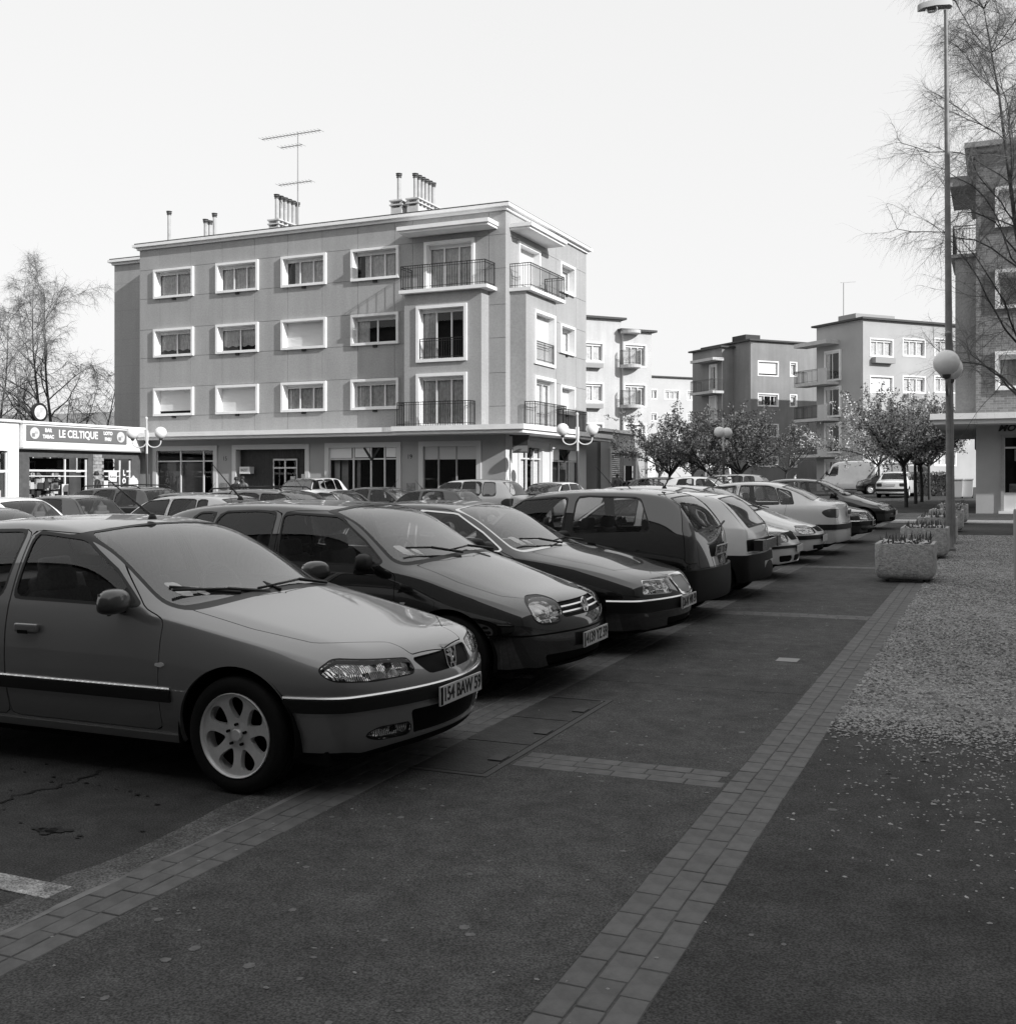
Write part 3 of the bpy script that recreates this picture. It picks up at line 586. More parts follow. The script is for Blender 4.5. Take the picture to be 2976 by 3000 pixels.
# goods and posters in the window
prt = [M('poster a', .7, .7), M('poster b', .45, .7, var=(6, .6)), M('poster c', .2, .7, var=(9, .7)), M('poster d', .05, .7)]
for k in range(64):
    x = 33.9 + 1.75*RNG.random(); z = .1 + 1.75*RNG.random(); w = .08 + .2*RNG.random(); h = .08 + .22*RNG.random(); MB().box(x, x+w, -.08-.1*RNG.random(), -.0, z, z+h).obj('shop_goods', prt[int(RNG.integers(0, 4))], shop, SM_)
for (x0, x1, za, zb, mt) in ((35.65,36.0,-.2,1.45,0),(38.1,38.35,-.4,1.6,0),(38.4,38.95,-.1,1.5,2),(38.4,38.9,1.55,2.0,0),(39.0,39.3,-.2,.5,0)): MB().box(x0, x1, -.28, -.24, za, zb).obj('poster', prt[mt], shop, SM_)
for k in range(3): MB().box(35.71,35.95,-.288,-.281,.0+.42*k,.28+.42*k).obj('poster_picture', prt[3], shop, SM_)
vb = MB().box(39.18,39.5,-.30,-.24,.55,2.15).obj('lottery_board', prt[3], shop, SM_)
for k, c in enumerate('LOTO'):
    o = link('lettering', text_mesh(c, .34, .8, bold=.02), vb, Matrix.Translation((39.34, -.305, 1.95-.37*k)) @ Matrix.Rotation(R(90), 4, 'X')); o.data.materials.append(LET)
o = link('lettering', text_mesh('Keno', .18), vb, Matrix.Translation((38.65, -.29, 1.78)) @ Matrix.Rotation(R(90), 4, 'X')); o.data.materials.append(BLK)
MB().box(-44, -37.92, 33.3, 40.4, 3.9, 4.0).obj('flat_roof', ROOF, shop)
# round brewery sign above the roof
rs = thing('round_sign', 'round quartered sign on a post above the shop roof', 'sign', site_matrix(-38.4, 35.1)); 
MB().lathe([(0,-.06),(.42,-.06),(.42,.06),(0,.06)], 24, 'x', (0,0,4.6)).obj('sign_rim', IRON, rs); MB().lathe([(0,.065),(.31,.065),(.32,.05)], 24, 'x', (0,0,4.6)).obj('sign_face', M('emblem pale', .6, .5), rs); MB().box(.066,.072,-.21,0,4.39,4.6).obj('sign_quarter', CURT2, rs); MB().box(.066,.072,0,.21,4.6,4.81).obj('sign_quarter', CURT2, rs); MB().bar((0,0,3.9),(0,0,4.4),.07).obj('post', IRON, rs)
# pale shop next door
s2 = thing('white_shop', 'bright white shop at the left edge with tall glazed doors', 'shop', SITE)
wall('shop_wall', (27.0, 33.25, -.8, 4.05), [(27.5,32.7,-.8,2.85)], -.35, -.1, M('bright white render', .85, .8), s2, SM_); MB().box(27,33.24,-.5,0,4.05,4.15).obj('parapet', WHITE, s2, SM_)
f = MB()
for x in (27.5, 29.0, 30.5, 31.3, 31.95, 32.7): f.box(x-.05, x+.05, -.28, -.2, -.8, 2.75)
f.box(27.5,32.7,-.285,-.195,1.95,2.05); fr = f.obj('shop_frame', METALW, s2, SM_)
MB().add([(27.5,-.24,-.7),(32.7,-.24,-.7),(32.7,-.24,2.8),(27.5,-.24,2.7)], [(0,1,2,3)]).obj('shop_pane', GLASS, fr); MB().box(27.4,32.8,.95,1.0,-.8,2.8).obj('shop_interior', DARK, fr); p_ = MB().box(32.05,32.5,-.18,-.15,-.3,1.2).obj('poster', prt[0], fr)
MB().box(-44,-37.92,27,33.25,3.9,4.0).obj('flat_roof', ROOF, s2)
# ---- block at the right edge with the video shop
RB = 41.34; RL = -.77
BRK = M('dark brickwork', .12, .9)
def brick_nodes(m, v, vm, sx=4.4, sy=13):
    t = m.node_tree; n = t.nodes; l = t.links.new; p = n['Principled BSDF']; tc = n.new('ShaderNodeTexCoord'); mp = n.new('ShaderNodeMapping'); mp.inputs['Rotation'].default_value = (R(90), 0, 0)
    bt = n.new('ShaderNodeTexBrick'); bt.inputs['Scale'].default_value = 1.0; bt.inputs['Brick Width'].default_value = .23; bt.inputs['Row Height'].default_value = .08; bt.inputs['Mortar Size'].default_value = .008
    bt.inputs['Color1'].default_value = (v*.8,)*3 + (1,); bt.inputs['Color2'].default_value = (v*1.3,)*3 + (1,); bt.inputs['Mortar'].default_value = (vm,)*3 + (1,)
    l(tc.outputs['Object'], mp.inputs[0]); l(mp.outputs[0], bt.inputs['Vector']); l(bt.outputs['Color'], p.inputs['Base Color'])
    b = n.new('ShaderNodeBump'); b.inputs['Strength'].default_value = .5; b.inputs['Distance'].default_value = .01; b.invert = True; l(bt.outputs['Fac'], b.inputs['Height']); l(b.outputs[0], p.inputs['Normal'])
brick_nodes(BRK, .19, .30)
rb = thing('brick_block', 'dark brick apartment block above a video shop at the right edge', 'building', SITE)
RBM = Matrix.Translation((0, RB, 0))
wr = [(x, x+2.40, z0+.05, z1+.05) for x in (-.16, 3.5, 7.2) for z0, z1 in ZR]; sh_ = [(.02, 3.6, .55, 3.2), (4.2, 8.5, .55, 3.2)]
wall('brick_wall', (RL, 12, 3.86, 13.0), wr, 0, .25, BRK, rb, RBM); wall('shop_wall', (RL, 12, -.5, 3.86), sh_, 0, .25, M('shop stucco', .44, .9, var=(1, .08), bump=(60, .3, .01)), rb, RBM)
for (x0, x1, z0, z1) in wr: window(rb, RBM, x0, x1, z0, z1, 'shutter' if z0 > 9 else 'curtain', 2, sill_block=False)
MB().box(RL, RL+.25, RB+.25, 52, 3.86, 13).obj('side_wall', STUC, rb); MB().box(RL+.25, 12, 51.8, 52, -.5, 13).obj('rear_wall', STUC, rb); MB().box(11.75, 12, RB+.25, 51.8, -.5, 13).obj('side_wall', STUC, rb); MB().box(RL,RL+.25,RB+.25,44.5,-.5,3.86).obj('side_wall', STUC, rb)
MB().box(-1.45, RL, RB+.42, 45.0, 3.86, 9.50).obj('side_bay', STUC, rb); MB().box(-1.60, RL, RB+.30, 45.2, 9.503, 9.62).obj('balcony_slab', STUC, rb); railing(rb, None, [(RL,RB+.38,0),(-1.52,RB+.38,0),(-1.52,45.1,0)], 9.62, 1.0); MB().box(-1.62, RL, RB+.2, 45.3, 12.0, 12.35).obj('balcony_canopy', M('grey soffit', .3, .8), rb)
for z0, z1, g_ in ((13.0,13.16,.2),(13.163,13.34,.36)): MB().box(RL-g_, 12+g_, RB-g_, 52+g_, z0, z1).obj('cornice', M('weathered cornice', .3, .8), rb)
MB().box(RL-1.42, 12.5, RB-1.4, 55.5, 3.70, 3.90).obj('ledge', WHITE, rb); MB().box(RL-1.32, 12.5, RB-1.28, 55.5, 3.54, 3.697).obj('ledge', WHITE, rb)
MB().box(RL-.25, RL+.3, 52.1, 55.4, 3.0, 3.53).obj('passage_beam', STUC, rb)
sf = shopfront(rb, RBM, .02, 3.6, 3.2, (0, .5, 1), 2.75, z0=.95, t=.10, fills=[(0,1,.6,1.0,.05,STUC),(.05,.16,1.0,1.5,.4,prt[1]),(.2,.34,1.9,2.4,.5,prt[2]),(.36,.45,1.2,1.6,.5,prt[0]),(.1,.14,2.3,2.7,.5,prt[0])], mat=STUC)
shopfront(rb, RBM, 4.2, 8.5, 3.2, (0, .5, 1), 2.75, z0=.95, t=.10, mat=STUC)
MB().box(-.05, 3.7, -.16, -.0, .46, .56).obj('sill', WHITE, rb, RBM); MB().box(.45,1.4,-.02,-.003,.5-.22,.42).obj('cellar_vent', DARK, rb, RBM)
o = link('shop_lettering', text_mesh('MOVIE', .30, 1.1, .01, .35, .012), rb, RBM @ Matrix.Translation((.42, -.02, 3.42)) @ Matrix.Rotation(R(90), 4, 'X')); o.data.materials.append(BLK)
# ---- the block beyond the right edge that shades the pavement
sbk = thing('neighbouring_block', 'tall apartment block beside the gravel, out of view to the right', 'building', SITE)
fb_ = thing('added_shade_block', 'unseen block added behind the camera to darken reflections', 'building', SITE); MB().box(-70, 9, -20, -7, -2, 15.8).obj('walls', BRK, fb_); MB().box(-70.3, 9.3, -20.3, -6.7, 15.803, 16.0).obj('roof', ROOF, fb_)  # unseen block added behind the camera to darken car reflections and ambient light
MB().box(9.5, 21, -40, 29.2, -2, 13.3).obj('walls', STUC, sbk); MB().box(9.2, 21.3, -40.3, 29.5, 13.303, 13.5).obj('roof', ROOF, sbk)
# ---- far blocks, turned the other way (frame p along their fronts)
FM = Matrix.Rotation(TH, 4, 'Z')     # local x = p, y = q (away)
def pq(px, Y):
    X = (px - 1488)/FPX*Y; return X*math.cos(TH) + Y*math.sin(TH), -X*math.sin(TH) + Y*math.cos(TH)
def far_block(label, x0, x1, y0, y1, z0, z1, mat, wins, extra=None, cor=M('dark roof edge', .06, .8), name='far_apartment_block'):
    r = thing(name, label, 'building', FM); fm = Matrix.Translation((0, y0, 0)); holes = [(w[0], w[1], w[2], w[3]) for w in wins]
    wall('front_wall', (x0, x1, z0-1.5, z1), holes, 0, .25, mat, r, fm); MB().box(x0, x0+.25, y0+.25, y1, z0-1.5, z1).obj('side_wall', mat, r); MB().box(x1-.25, x1, y0+.25, y1, z0-1.5, z1).obj('side_wall', mat, r); MB().box(x0+.25, x1-.25, y1-.25, y1, z0-1.5, z1).obj('rear_wall', mat, r)
    MB().box(x0-.3, x1+.3, y0-.3, y1+.3, z1+.003, z1+.15).obj('roof_edge', cor, r)
    for w in wins: window(r, fm, *w[:4], w[4], w[5] if len(w) > 5 else 2, t=.10, proud=.03, deep=.22, sill_block=False)
    return r
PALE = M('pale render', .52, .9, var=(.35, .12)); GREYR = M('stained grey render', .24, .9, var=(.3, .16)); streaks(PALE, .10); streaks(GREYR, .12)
# block behind the corner (two steps)
c0, d0 = pq(1760, 76.0); gz0 = .75
cL, _ = pq(1660, 74.0); cM = (1819-1488)/FPX
def c_at(px, d):   # p coordinate where the ray through px meets the plane q = d
    k = (px-1488)/FPX; Y = d/(-k*math.sin(TH)+math.cos(TH)); return k*Y*math.cos(TH)+Y*math.sin(TH)
def z_at(px, py, d):
    k = (px-1488)/FPX; Y = d/(-k*math.sin(TH)+math.cos(TH)); return CAM_H + (HORIZON-py)/FPX*Y
dB = d0; rows2 = [(3.4, 4.8), (6.22, 7.62), (9.04, 10.44)]
zb = [z_at(1760, y, dB) for y in (1062, 1003, 1180, 1121)]
rows2 = [(zb[0]-5.62, zb[1]-5.62), (zb[2], zb[3]), (zb[0], zb[1])]
x0 = c_at(1640, dB); xm = c_at(1819, dB); x1 = c_at(1908, dB-.25)
wl = [(c_at(1681,dB), c_at(1768,dB), a_, b_, k_, 3) for (a_, b_), k_ in zip(rows2, ('shutter','curtain','curtain'))]
r = far_block('pale far block stepped behind the corner, its left step with window boxes', x0, xm, dB, dB+10, .75, z_at(1760,934,dB), PALE, wl)
for (a_, b_) in rows2[1:]: MB().box(c_at(1690,dB), c_at(1758,dB), dB-.45, dB-.03, a_-.42, a_-.12).obj('window_box', M('grey soffit', .3, .8), r)
d2 = dB - .25; wl = [(c_at(1818,d2)+.25, c_at(1893,d2), a_-.25, b_, k_, 3) for (a_, b_), k_ in zip(rows2, ('shutter','curtain','curtain'))]
r = far_block('pale far block, its right step with rounded balconies stacked on the edge', xm+.01, x1, d2, d2+10, .75, z_at(1860,972,d2), PALE, wl)
for i, (a_, b_) in enumerate(rows2 + [(rows2[2][1]+1.0, 0)]):
    z = a_ - .35; n = 12; pl = [(xm+.50+.72*math.cos(math.pi*k/n), d2-.02-1.0*math.sin(math.pi*k/n)) for k in range(n+1)]
    prism_part('round_balcony_slab', pl, z, z+.22, PALE, r)
    if i < 3: railing(r, None, [(p[0], p[1]+.05, 0) for p in pl], z+.22, 1.0)
# distant middle block
dM = pq(1970, 131)[1]; zz = lambda y: z_at(1970, y, dM)
wl = []
for (p0, p1) in ((1896,1925),(1945,1990),(2010,2055),(2075,2120)):
    for (ya, yb_) in ((1172,1142),(1236,1210),(1302,1275),(1372,1340)): wl.append((c_at(p0,dM), c_at(p1,dM), zz(ya), zz(yb_), 'curtain', 3))
far_block('whitish distant block between the two groups of apartment buildings', c_at(1860,dM), c_at(2200,dM), dM, dM+10, 1.5, zz(1107), M('whitish render', .50, .9, var=(.3, .08)), wl)
# right hand far group: back building
dR = pq(2240, 97)[1]; zz = lambda y, p=2240: z_at(p, y, dR)
wl = []
for (ya, yb_, k_) in ((1102,1057,'half'),(1191,1152,'sides'),(1281,1241,'curtain'),(1368,1336,'curtain')):
    wl.append((c_at(2218,dR), c_at(2280,dR), zz(ya), zz(yb_), k_, 3)); wl.append((c_at(2312,dR), c_at(2334,dR), zz(ya+2,2320), zz(yb_+3,2320), 'curtain', 1))
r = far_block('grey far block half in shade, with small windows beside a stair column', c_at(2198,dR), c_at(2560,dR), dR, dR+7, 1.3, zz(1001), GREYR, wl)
MB().box(c_at(2198,dR)+.2, c_at(2198,dR)+1.8, dR+1, dR+3, zz(1001)+.2, zz(1001)+.7).obj('roof_vent_box', ROOF, r)
# lower step with stacked balconies facing left
cS = c_at(2114, dR+2.5); cS0 = c_at(2198, dR)
r = thing('far_balcony_wing', 'grey far wing with stacked balconies on its shaded end wall', 'building', FM)
zt = z_at(2114, 1018, dR+2.5); q1 = dR + 2.5
kk = (2028-1488)/FPX; Yk = cS/(kk*math.cos(TH)+math.sin(TH)); q2_ = -kk*Yk*math.sin(TH)+Yk*math.cos(TH)
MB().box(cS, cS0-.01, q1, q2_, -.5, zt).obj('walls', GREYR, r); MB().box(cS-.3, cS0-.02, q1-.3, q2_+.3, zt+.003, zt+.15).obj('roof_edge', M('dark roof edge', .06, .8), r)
EM = Matrix.Translation((cS, 0, 0)) @ Matrix.Rotation(R(-90), 4, 'Z')    # end wall: local x = -q
xa, xb = -(q1*.62+q2_*.38), -(q1*.85+q2_*.15)
for i, z in enumerate((zt-3.9, zt-6.75, zt-9.6)):
    window(r, EM, xa, xb, z+.1, z+2.5, 'shutter' if i == 1 else 'sides', 2, flush=True, sill_block=False); 
    n0, n1 = -(q1*.3+q2_*.7), -(q1*1.0)+.3
    prism_part('balcony_slab', [(n0,-1.2),(n1,-1.2),(n1,0),(n0,0)], z-.25, z-.02, PALE, r, EM); railing(r, EM, [(n0,0,0),(n0,-1.15,0),(n1,-1.15,0),(n1,0,0)], z-.02, 1.05)
prism_part('balcony_canopy', [(n0,-1.2),(n1,-1.2),(n1,0),(n0,0)], zt-1.2, zt-.95, PALE, r, EM)
# front building of the right group
dF = pq(2527, 82)[1]; zz = lambda y, p=2600: z_at(p, y, dF); wl = []
for (p0, p1) in ((2546,2616),(2642,2710),(2735,2800)):
    for (ya, yb_, k_) in ((1046,992,'curtain'),(1152,1101,'shutter' if p0 == 2546 else 'curtain'),(1260,1209,'curtain'),(1366,1316,'curtain')): wl.append((c_at(p0,dF), c_at(p1,dF), zz(ya,(p0+p1)/2), zz(yb_,(p0+p1)/2), k_, 3))
cF = c_at(2527,dF); kk = (2391-1488)/FPX; Yk = cF/(kk*math.cos(TH)+math.sin(TH)); qe = -kk*Yk*math.sin(TH)+Yk*math.cos(TH)
r = far_block('sunlit far block front with window boxes, behind the flowering trees', cF, c_at(2960,dF), dF, qe, 1.0, zz(935,2527), M('light grey render', .38, .9, var=(.35, .1)), wl)  # one even light grey tone on all walls of this block
for w in (wl[0], wl[5]): MB().box(w[0]+.2, w[1]-.2, dF-.45, dF-.03, w[2]-.5, w[2]-.08).obj('window_box', M('grey soffit', .3, .8), r)
EM = Matrix.Translation((cF, 0, 0)) @ Matrix.Rotation(R(-90), 4, 'Z'); kk = (2391-1488)/FPX; Yk = cF/(kk*math.cos(TH)+math.sin(TH)); qe = -kk*Yk*math.sin(TH)+Yk*math.cos(TH)
for i in range(4):
    z = zz(1102,2440) - 2.82*i - .05
    window(r, EM, -(dF+.62*(qe-dF)+.9), -(dF+.62*(qe-dF)-.9), z+.05, z+2.45, 'sides', 2, flush=True, sill_block=False)
    if i < 3:
        prism_part('balcony_slab', [(-qe-1.2,-1.3),(-dF-2.6,-1.3),(-dF-2.6,0),(-qe-1.2,0)], z-.25, z-.02, PALE, r, EM); railing(r, EM, [(-qe-1.15,0,0),(-qe-1.15,-1.25,0),(-dF-3.6,-1.25,0)], z-.02, 1.0); MB().box(-dF-3.6,-dF-2.6,-1.28,-1.18,z-.02,z+1.0).obj('balcony_parapet', PALE, r, EM)
prism_part('balcony_canopy', [(-qe-1.2,-1.3),(-dF-2.6,-1.3),(-dF-2.6,0),(-qe-1.2,0)], zz(990,2440), zz(978,2440), PALE, r, EM)
MB().box(cF+2, cF+6, dF+3, dF+5, zz(935,2527)+.2, zz(935,2527)+1.0).obj('roof_vent_box', M('grey soffit', .3, .8), r)
far_an = thing('roof_aerial', 'thin aerial mast on the far block roof', 'antenna', FM); ca_, qa_ = pq(2470, 90)
MB().tube([(ca_,qa_,10),(ca_,qa_,zz(818,2470)+1.3)], .03, 5).obj('mast', M('galvanised metal', .22, .5, .5), far_an); MB().bar((ca_-.3,qa_,zz(818,2470)+1.3),(ca_+1.3,qa_,zz(818,2470)+1.5),.04).obj('aerial_array', M('galvanised metal', .22, .5, .5), far_an)
# low house seen through the passage, long terrace far left
lh = far_block('low pale house seen beneath the right hand ledge', c_at(2700,66), c_at(2990,66), 66, 74, 1.0, 5.6, M('pale stucco house', .5, .9, var=(.4, .1)), [(c_at(2790,66), c_at(2812,66), 2.9, 4.6, 'curtain', 2), (c_at(2822,66), c_at(2856,66), 2.9, 4.6, 'curtain', 2)], name='low_house')
ter = thing('brick_terrace', 'long low brick terrace behind the bare birches on the left', 'building', site_matrix(-70, 66)); MB().box(-60, 25, 0, 8, -2, 5.6).obj('walls', M('terrace brick', .13, .9, var=(.6, .3)), ter); MB().box(-60.3,25.3,-.4,8.4,5.603,7.0).obj('roof', M('pale roof', .45, .8), ter)
for k in range(18):
    w = MB(); frame_box(w, -30+2.9*k, -28.9+2.9*k, 2.2, 4.0, .12, -.05, .0); o = w.obj('window', WHITE, ter); MB().box(-29.9+2.9*k,-29.0+2.9*k,-.02,-.003,2.3,3.9).obj('pane', DARK, o)
# ================================================================== trees
BARK = M('tree bark', .05, .95, var=(9, .4), bump=(30, .6, .02)); TWIG = M('bare twigs', .16, .95); BARKL = M('pale birch bark', .30, .9, var=(6, .6))
LEAF = M('young leaves', .20, .8, var=(2, .4)); LEAFD = M('darker leaves', .11, .8, var=(2, .4)); BLOS = M('pale blossom', .74, .8, var=(3, .25))
def rv(): return Vector(RNG.normal(size=3).tolist())
def bough(b, p, d, ln, r0, r1, segs, wob, grav, n, out=None):
    pts = [p]; rs = [r0]; d = d.normalized()
    for k in range(segs):
        d = (d + rv()*wob + Vector((0, 0, grav))).normalized(); p = p + d*ln/segs; pts.append(p); rs.append(r0 + (r1-r0)*(k+1)/segs)
        if out is not None: out.append((p, d.copy(), rs[-1], (k+1)/segs))
    b.tube(pts, rs, n, False); return pts
def birch(label, x, y, h, spread=1.0, limbs=13, dens=1.0, lean=(0, 0), group=None, trunks=1, twr=.006, name='birch_tree', fork=0.0, low=.22, reach=1.0, limb=.55, tkr=.011):
    t = thing(name, label, 'tree', Matrix.Translation((x, y, gz(x, y)-.05)), group); tr = MB(); cr = MB(); low_f = low
    for tk in range(trunks):
        nodes = []; d0 = Vector((lean[0] + (tk-(trunks-1)/2)*fork, lean[1], 1))
        bough(tr, Vector((0,0,0)), d0, h*.95, h*tkr, .010, 12, .05, .02, 8, nodes)
        for k in range(limbs):
            f = low + (1-low)*(k+.5*RNG.random())/limbs; i = min(int(f*11.9), 11); p, d, r, _ = nodes[i]
            an = RNG.random()*6.283; up = .9 - .1*RNG.random(); dd = Vector((math.cos(an)*spread, math.sin(an)*spread, up)); ln = h*(.42*(1-f)+.14)*(.8+.5*RNG.random())*reach*(1 if reach > .7 else min(1, .55+f))
            n2 = []; bough(tr, p, dd, ln, max(r*limb, .012), .008, 8, .14, .0, 5, n2)
            for (q, e, r2, g_) in n2[1:]:
                for _ in range(int(2 + 1*dens*RNG.random()+.5)):
                    n3 = []; bough(cr, q, (e + rv()*.75 + Vector((0,0,.15))), ln*(.30+.25*RNG.random())*(1.1-.5*g_), max(r2*.45, .007), twr*.8, 5, .20, -.10, 4, n3)
                    for (q3, e3, r3, g3) in n3:
                        for _ in range(int(2.6*dens + RNG.random())):
                            bough(cr, q3, (e3*.7 + rv()*.75 + Vector((0,0,-.12))), (.25+.6*RNG.random()**2)*h/12, twr*.6, twr*.2, 4, .20, -.20, 3)
    tr.obj('trunk', BARK, t, None, smooth=True); o = cr.obj('crown', TWIG, t); stuff(o); return t
def blossom_tree(label, x, y, h, cw, leaves=5200, blos=.35, group='small trees in the car park', dark=False, trunk_h=1.55):
    t = thing('ornamental_tree', label, 'tree', Matrix.Translation((x, y, gz(x, y)-.05)), group); tr = MB(); tips = []
    nd = []; bough(tr, Vector((0,0,0)), Vector((RNG.normal()*.04, RNG.normal()*.04, 1)), trunk_h, .085, .065, 5, .03, .03, 8, nd); top = nd[-1][0]
    nl = 9
    for k in range(nl):
        an = 2*math.pi*k/nl + RNG.random()*.6; e = .55 + .75*RNG.random(); n1 = []
        bough(tr, top - Vector((0,0,.25*RNG.random())), Vector((math.cos(an), math.sin(an), e)), (h-trunk_h)*(.85+.25*RNG.random())/max(e,.8)*.95, .045, .012, 7, .12, .03, 5, n1)
        for (p, d, r, f) in n1[1:]:
            for _ in range(3):
                n2 = []; bough(tr, p, d + rv()*.7 + Vector((0,0,.2)), (.5+.75*RNG.random())*cw/3.2, max(r*.5, .008), .005, 5, .18, .03, 4, n2); tips += [(q, e_) for (q, e_, _, g_) in n2]
        tips += [(p, d) for (p, d, r, f) in n1[2:]]
    tr.obj('trunk', BARK, t, None, smooth=True)
    def faces(n, size):
        ix = RNG.integers(0, len(tips), n); b = np.array([tips[i][0] for i in ix]) + RNG.normal(size=(n, 3))*.075*cw/3.2; u = RNG.normal(size=(n, 3)); u /= np.linalg.norm(u, axis=1)[:, None]; w = np.cross(u, RNG.normal(size=(n, 3))); w /= np.linalg.norm(w, axis=1)[:, None]
        s = (size*(.6+.8*RNG.random(n)))[:, None]; V = np.stack([b-u*s, b+w*s*.45, b+u*s, b-w*s*.45], 1).reshape(-1, 3); F = np.arange(4*n).reshape(-1, 4)
        me = bpy.data.meshes.new('foliage'); me.from_pydata(V.tolist(), [], F.tolist()); return me
    nb = int(leaves*blos)
    me = faces(int((leaves-nb)*1.7), .062); me.materials.append(LEAFD if dark else LEAF); stuff(link('crown', me, t))
    if nb: me = faces(int(nb*1.8), .06); me.materials.append(BLOS); stuff(link('blossom', me, t))
    return t
def at_px(px, Y): return (px-1488)/FPX*Y, Y
RNG = np.random.default_rng(21)
x, y = at_px(150, 62); birch('bare birch with several stems behind the shop roof', x, y, 13.0, .8, 15, 1.6, (-.03, 0), None, 2, .008, fork=.34, low=.10)
x, y = at_px(-55, 64); birch('bare birch cut by the left edge of the picture', x, y, 11.5, .8, 11, .8, (.05, 0), None, 2, .010, fork=.3, low=.15)
x, y = at_px(300, 66); birch('slighter bare tree against the end wall of the apartment block', x, y, 9.0, .8, 9, .8, (0, 0), None, 1, .010, low=.15)
RNG = np.random.default_rng(5)
x, y = at_px(3020, 26.5); birch('bare weeping birch hanging over the right edge of the picture', x, y, 13.6, .95, 54, 1.9, (-.012, 0), None, 1, .0033, low=.20, reach=.64, limb=.36, tkr=.0085)
TL = [(1957, 55, 4.3, 3.4, 5200, .30, 'ornamental tree standing left of the globe lamp, nearest the roller door'), (2085, 55, 4.5, 3.4, 5600, .14, 'dark leaved tree directly left of the far globe lamp'), (2161, 53, 4.5, 3.6, 5600, .30, 'tree right of the far globe lamp with paler outer leaves'),
      (1926, 68, 3.4, 2.4, 1500, .4, 'small young tree behind the leftmost ornamental tree'), (2028, 74, 4.2, 3.0, 2200, .2, 'small tree in the gap between the left pair of ornamental trees'), (2296, 78, 4.6, 3.4, 500, .1, 'thin bare young tree against the shaded far block'),
      (2573, 64, 5.8, 4.4, 6400, .6, 'pale blossoming tree beside the white van'), (2654, 45, 4.6, 3.8, 6800, .55, 'blossoming tree nearest the planters'), (2681, 49, 4.5, 3.0, 4200, .3, 'second tree in the row behind the one nearest the planters'), (2699, 51.5, 4.6, 3.2, 4600, .25, 'third tree in the shaded row by the right hand ledge'), (2722, 55, 4.8, 3.2, 4600, .18, 'darkest tree at the end of the row by the right hand ledge'), (2600, 86, 4.6, 3.6, 2200, .2, 'small distant tree behind the white saloon')]
for (px, Y, h, cw, n, bl, lb) in TL:
    x, y = at_px(px, Y); blossom_tree(lb, x, y, h, cw, n, bl, dark=bl < .2, trunk_h=1.95 if px > 2500 else 1.6)
# clipped hedge by the bins
hd = thing('hedge', 'dark clipped hedge behind the row of tree trunks', 'hedge', Matrix.Translation((*at_px(2718, 62), gz(*at_px(2718, 62)))))
n = 2600; P = RNG.random((n, 3))*np.array([2.6, 1.0, 1.35]) - np.array([1.3, .5, 0]); u = RNG.normal(size=(n,3))*.06; w = RNG.normal(size=(n,3))*.05; V = np.stack([P-u, P+w, P+u], 1).reshape(-1, 3)
me = bpy.data.meshes.new('foliage'); me.from_pydata(V.tolist(), [], np.arange(3*n).reshape(-1,3).tolist()); me.materials.append(LEAFD); stuff(link('foliage', me, hd)); MB().box(-1.15,1.15,-.38,.38,0,1.2).obj('hedge_core', M('hedge core', .02, .9), hd)
# ================================================================== street furniture
POLED = M('dark lamp pole', .045, .5); POLEW = M('white lamp pole', .62, .5); GLOBE = M('opal globe', .80, .35, var=(3, .08), coat=.3); GALV = M('weathered galvanised steel', .20, .6, .2, var=(4, .3))
def globe_lamp(label, b, a, rot, lower=POLED, upper=POLEW, arm=.55, gh=3.45, gr=.25, group='globe lamps around the car park'):
    t = thing('globe_lamp', label, 'street lamp', ground_matrix(b, a, rot), group)
    MB().lathe([(.11,0),(.11,.06),(.075,.10),(.062,.5),(.058,2.55),(.05,2.6)], 14).obj('pole', lower, t, None, angle=40)
    MB().lathe([(.045,2.58),(.042,gh+.55),(.06,gh+.58),(.06,gh+.63),(.03,gh+.66),(0,gh+.68)], 14).obj('upper_pole', upper, t, None, angle=40)
    for s in (1, -1):
        pts = [(s*.05,0,gh+.1),(s*.06,0,gh-.25)] + [(s*(arm/2+.03 - (arm/2)*math.cos(math.pi*k/10)), 0, gh-.38-.22*math.sin(math.pi*k/10)) for k in range(11)] + [(s*(arm+.03),0,gh-.27)]
        ar = MB().tube(pts, .026, 8).obj('arm', upper, t, None, smooth=True)
        m = MB(); n = 20; m.lathe([(gr*math.sin(math.pi*k/16), gh-gr*math.cos(math.pi*k/16)) for k in range(17)], 28, 'z', (s*(arm+.03),0,0)); g_ = m.obj('globe', GLOBE, t, None, smooth=True)
        MB().lathe([(.05,gh-gr-.06),(.075,gh-gr-.03),(.08,gh-gr+.02)], 14, 'z', (s*(arm+.03),0,0)).obj('collar', POLED, g_, None, angle=40)
    return t
def site_of(px, Y):
    x, y = at_px(px, Y); return x*VX + y*VY, x*UX + y*UY
b_, a_ = site_of(434, 45); globe_lamp('twin globe lamp in front of the bar, at the left end of the apartment block', b_, a_, TH)
b_, a_ = site_of(1694, 43); globe_lamp('twin globe lamp in front of the apartment block corner', b_, a_, TH)
b_, a_ = site_of(2120, 50); globe_lamp('twin globe lamp among the small trees in the background', b_, a_, TH + R(62))
b_, a_ = site_of(2782, 21.2); globe_lamp('nearest globe lamp beside the planters, one globe half hiding the other', b_, a_, TH + R(65), lower=GALV, upper=GALV, arm=.62, gh=3.62, gr=.24)
b_, a_ = site_of(2784, 23.2); t = thing('street_lamp', 'very tall tapered steel street lamp rising beside the planters', 'street lamp', ground_matrix(b_, a_, TH))
MB().lathe([(.10,0),(.10,.9),(.085,1.0),(.075,4),(.055,8),(.036,11.35)], 16).obj('pole', GALV, t, None, angle=40)
hd_ = MB(); 
for (z0, z1, k0, k1) in ((11.36, 11.52, 1.0, .8),): pass
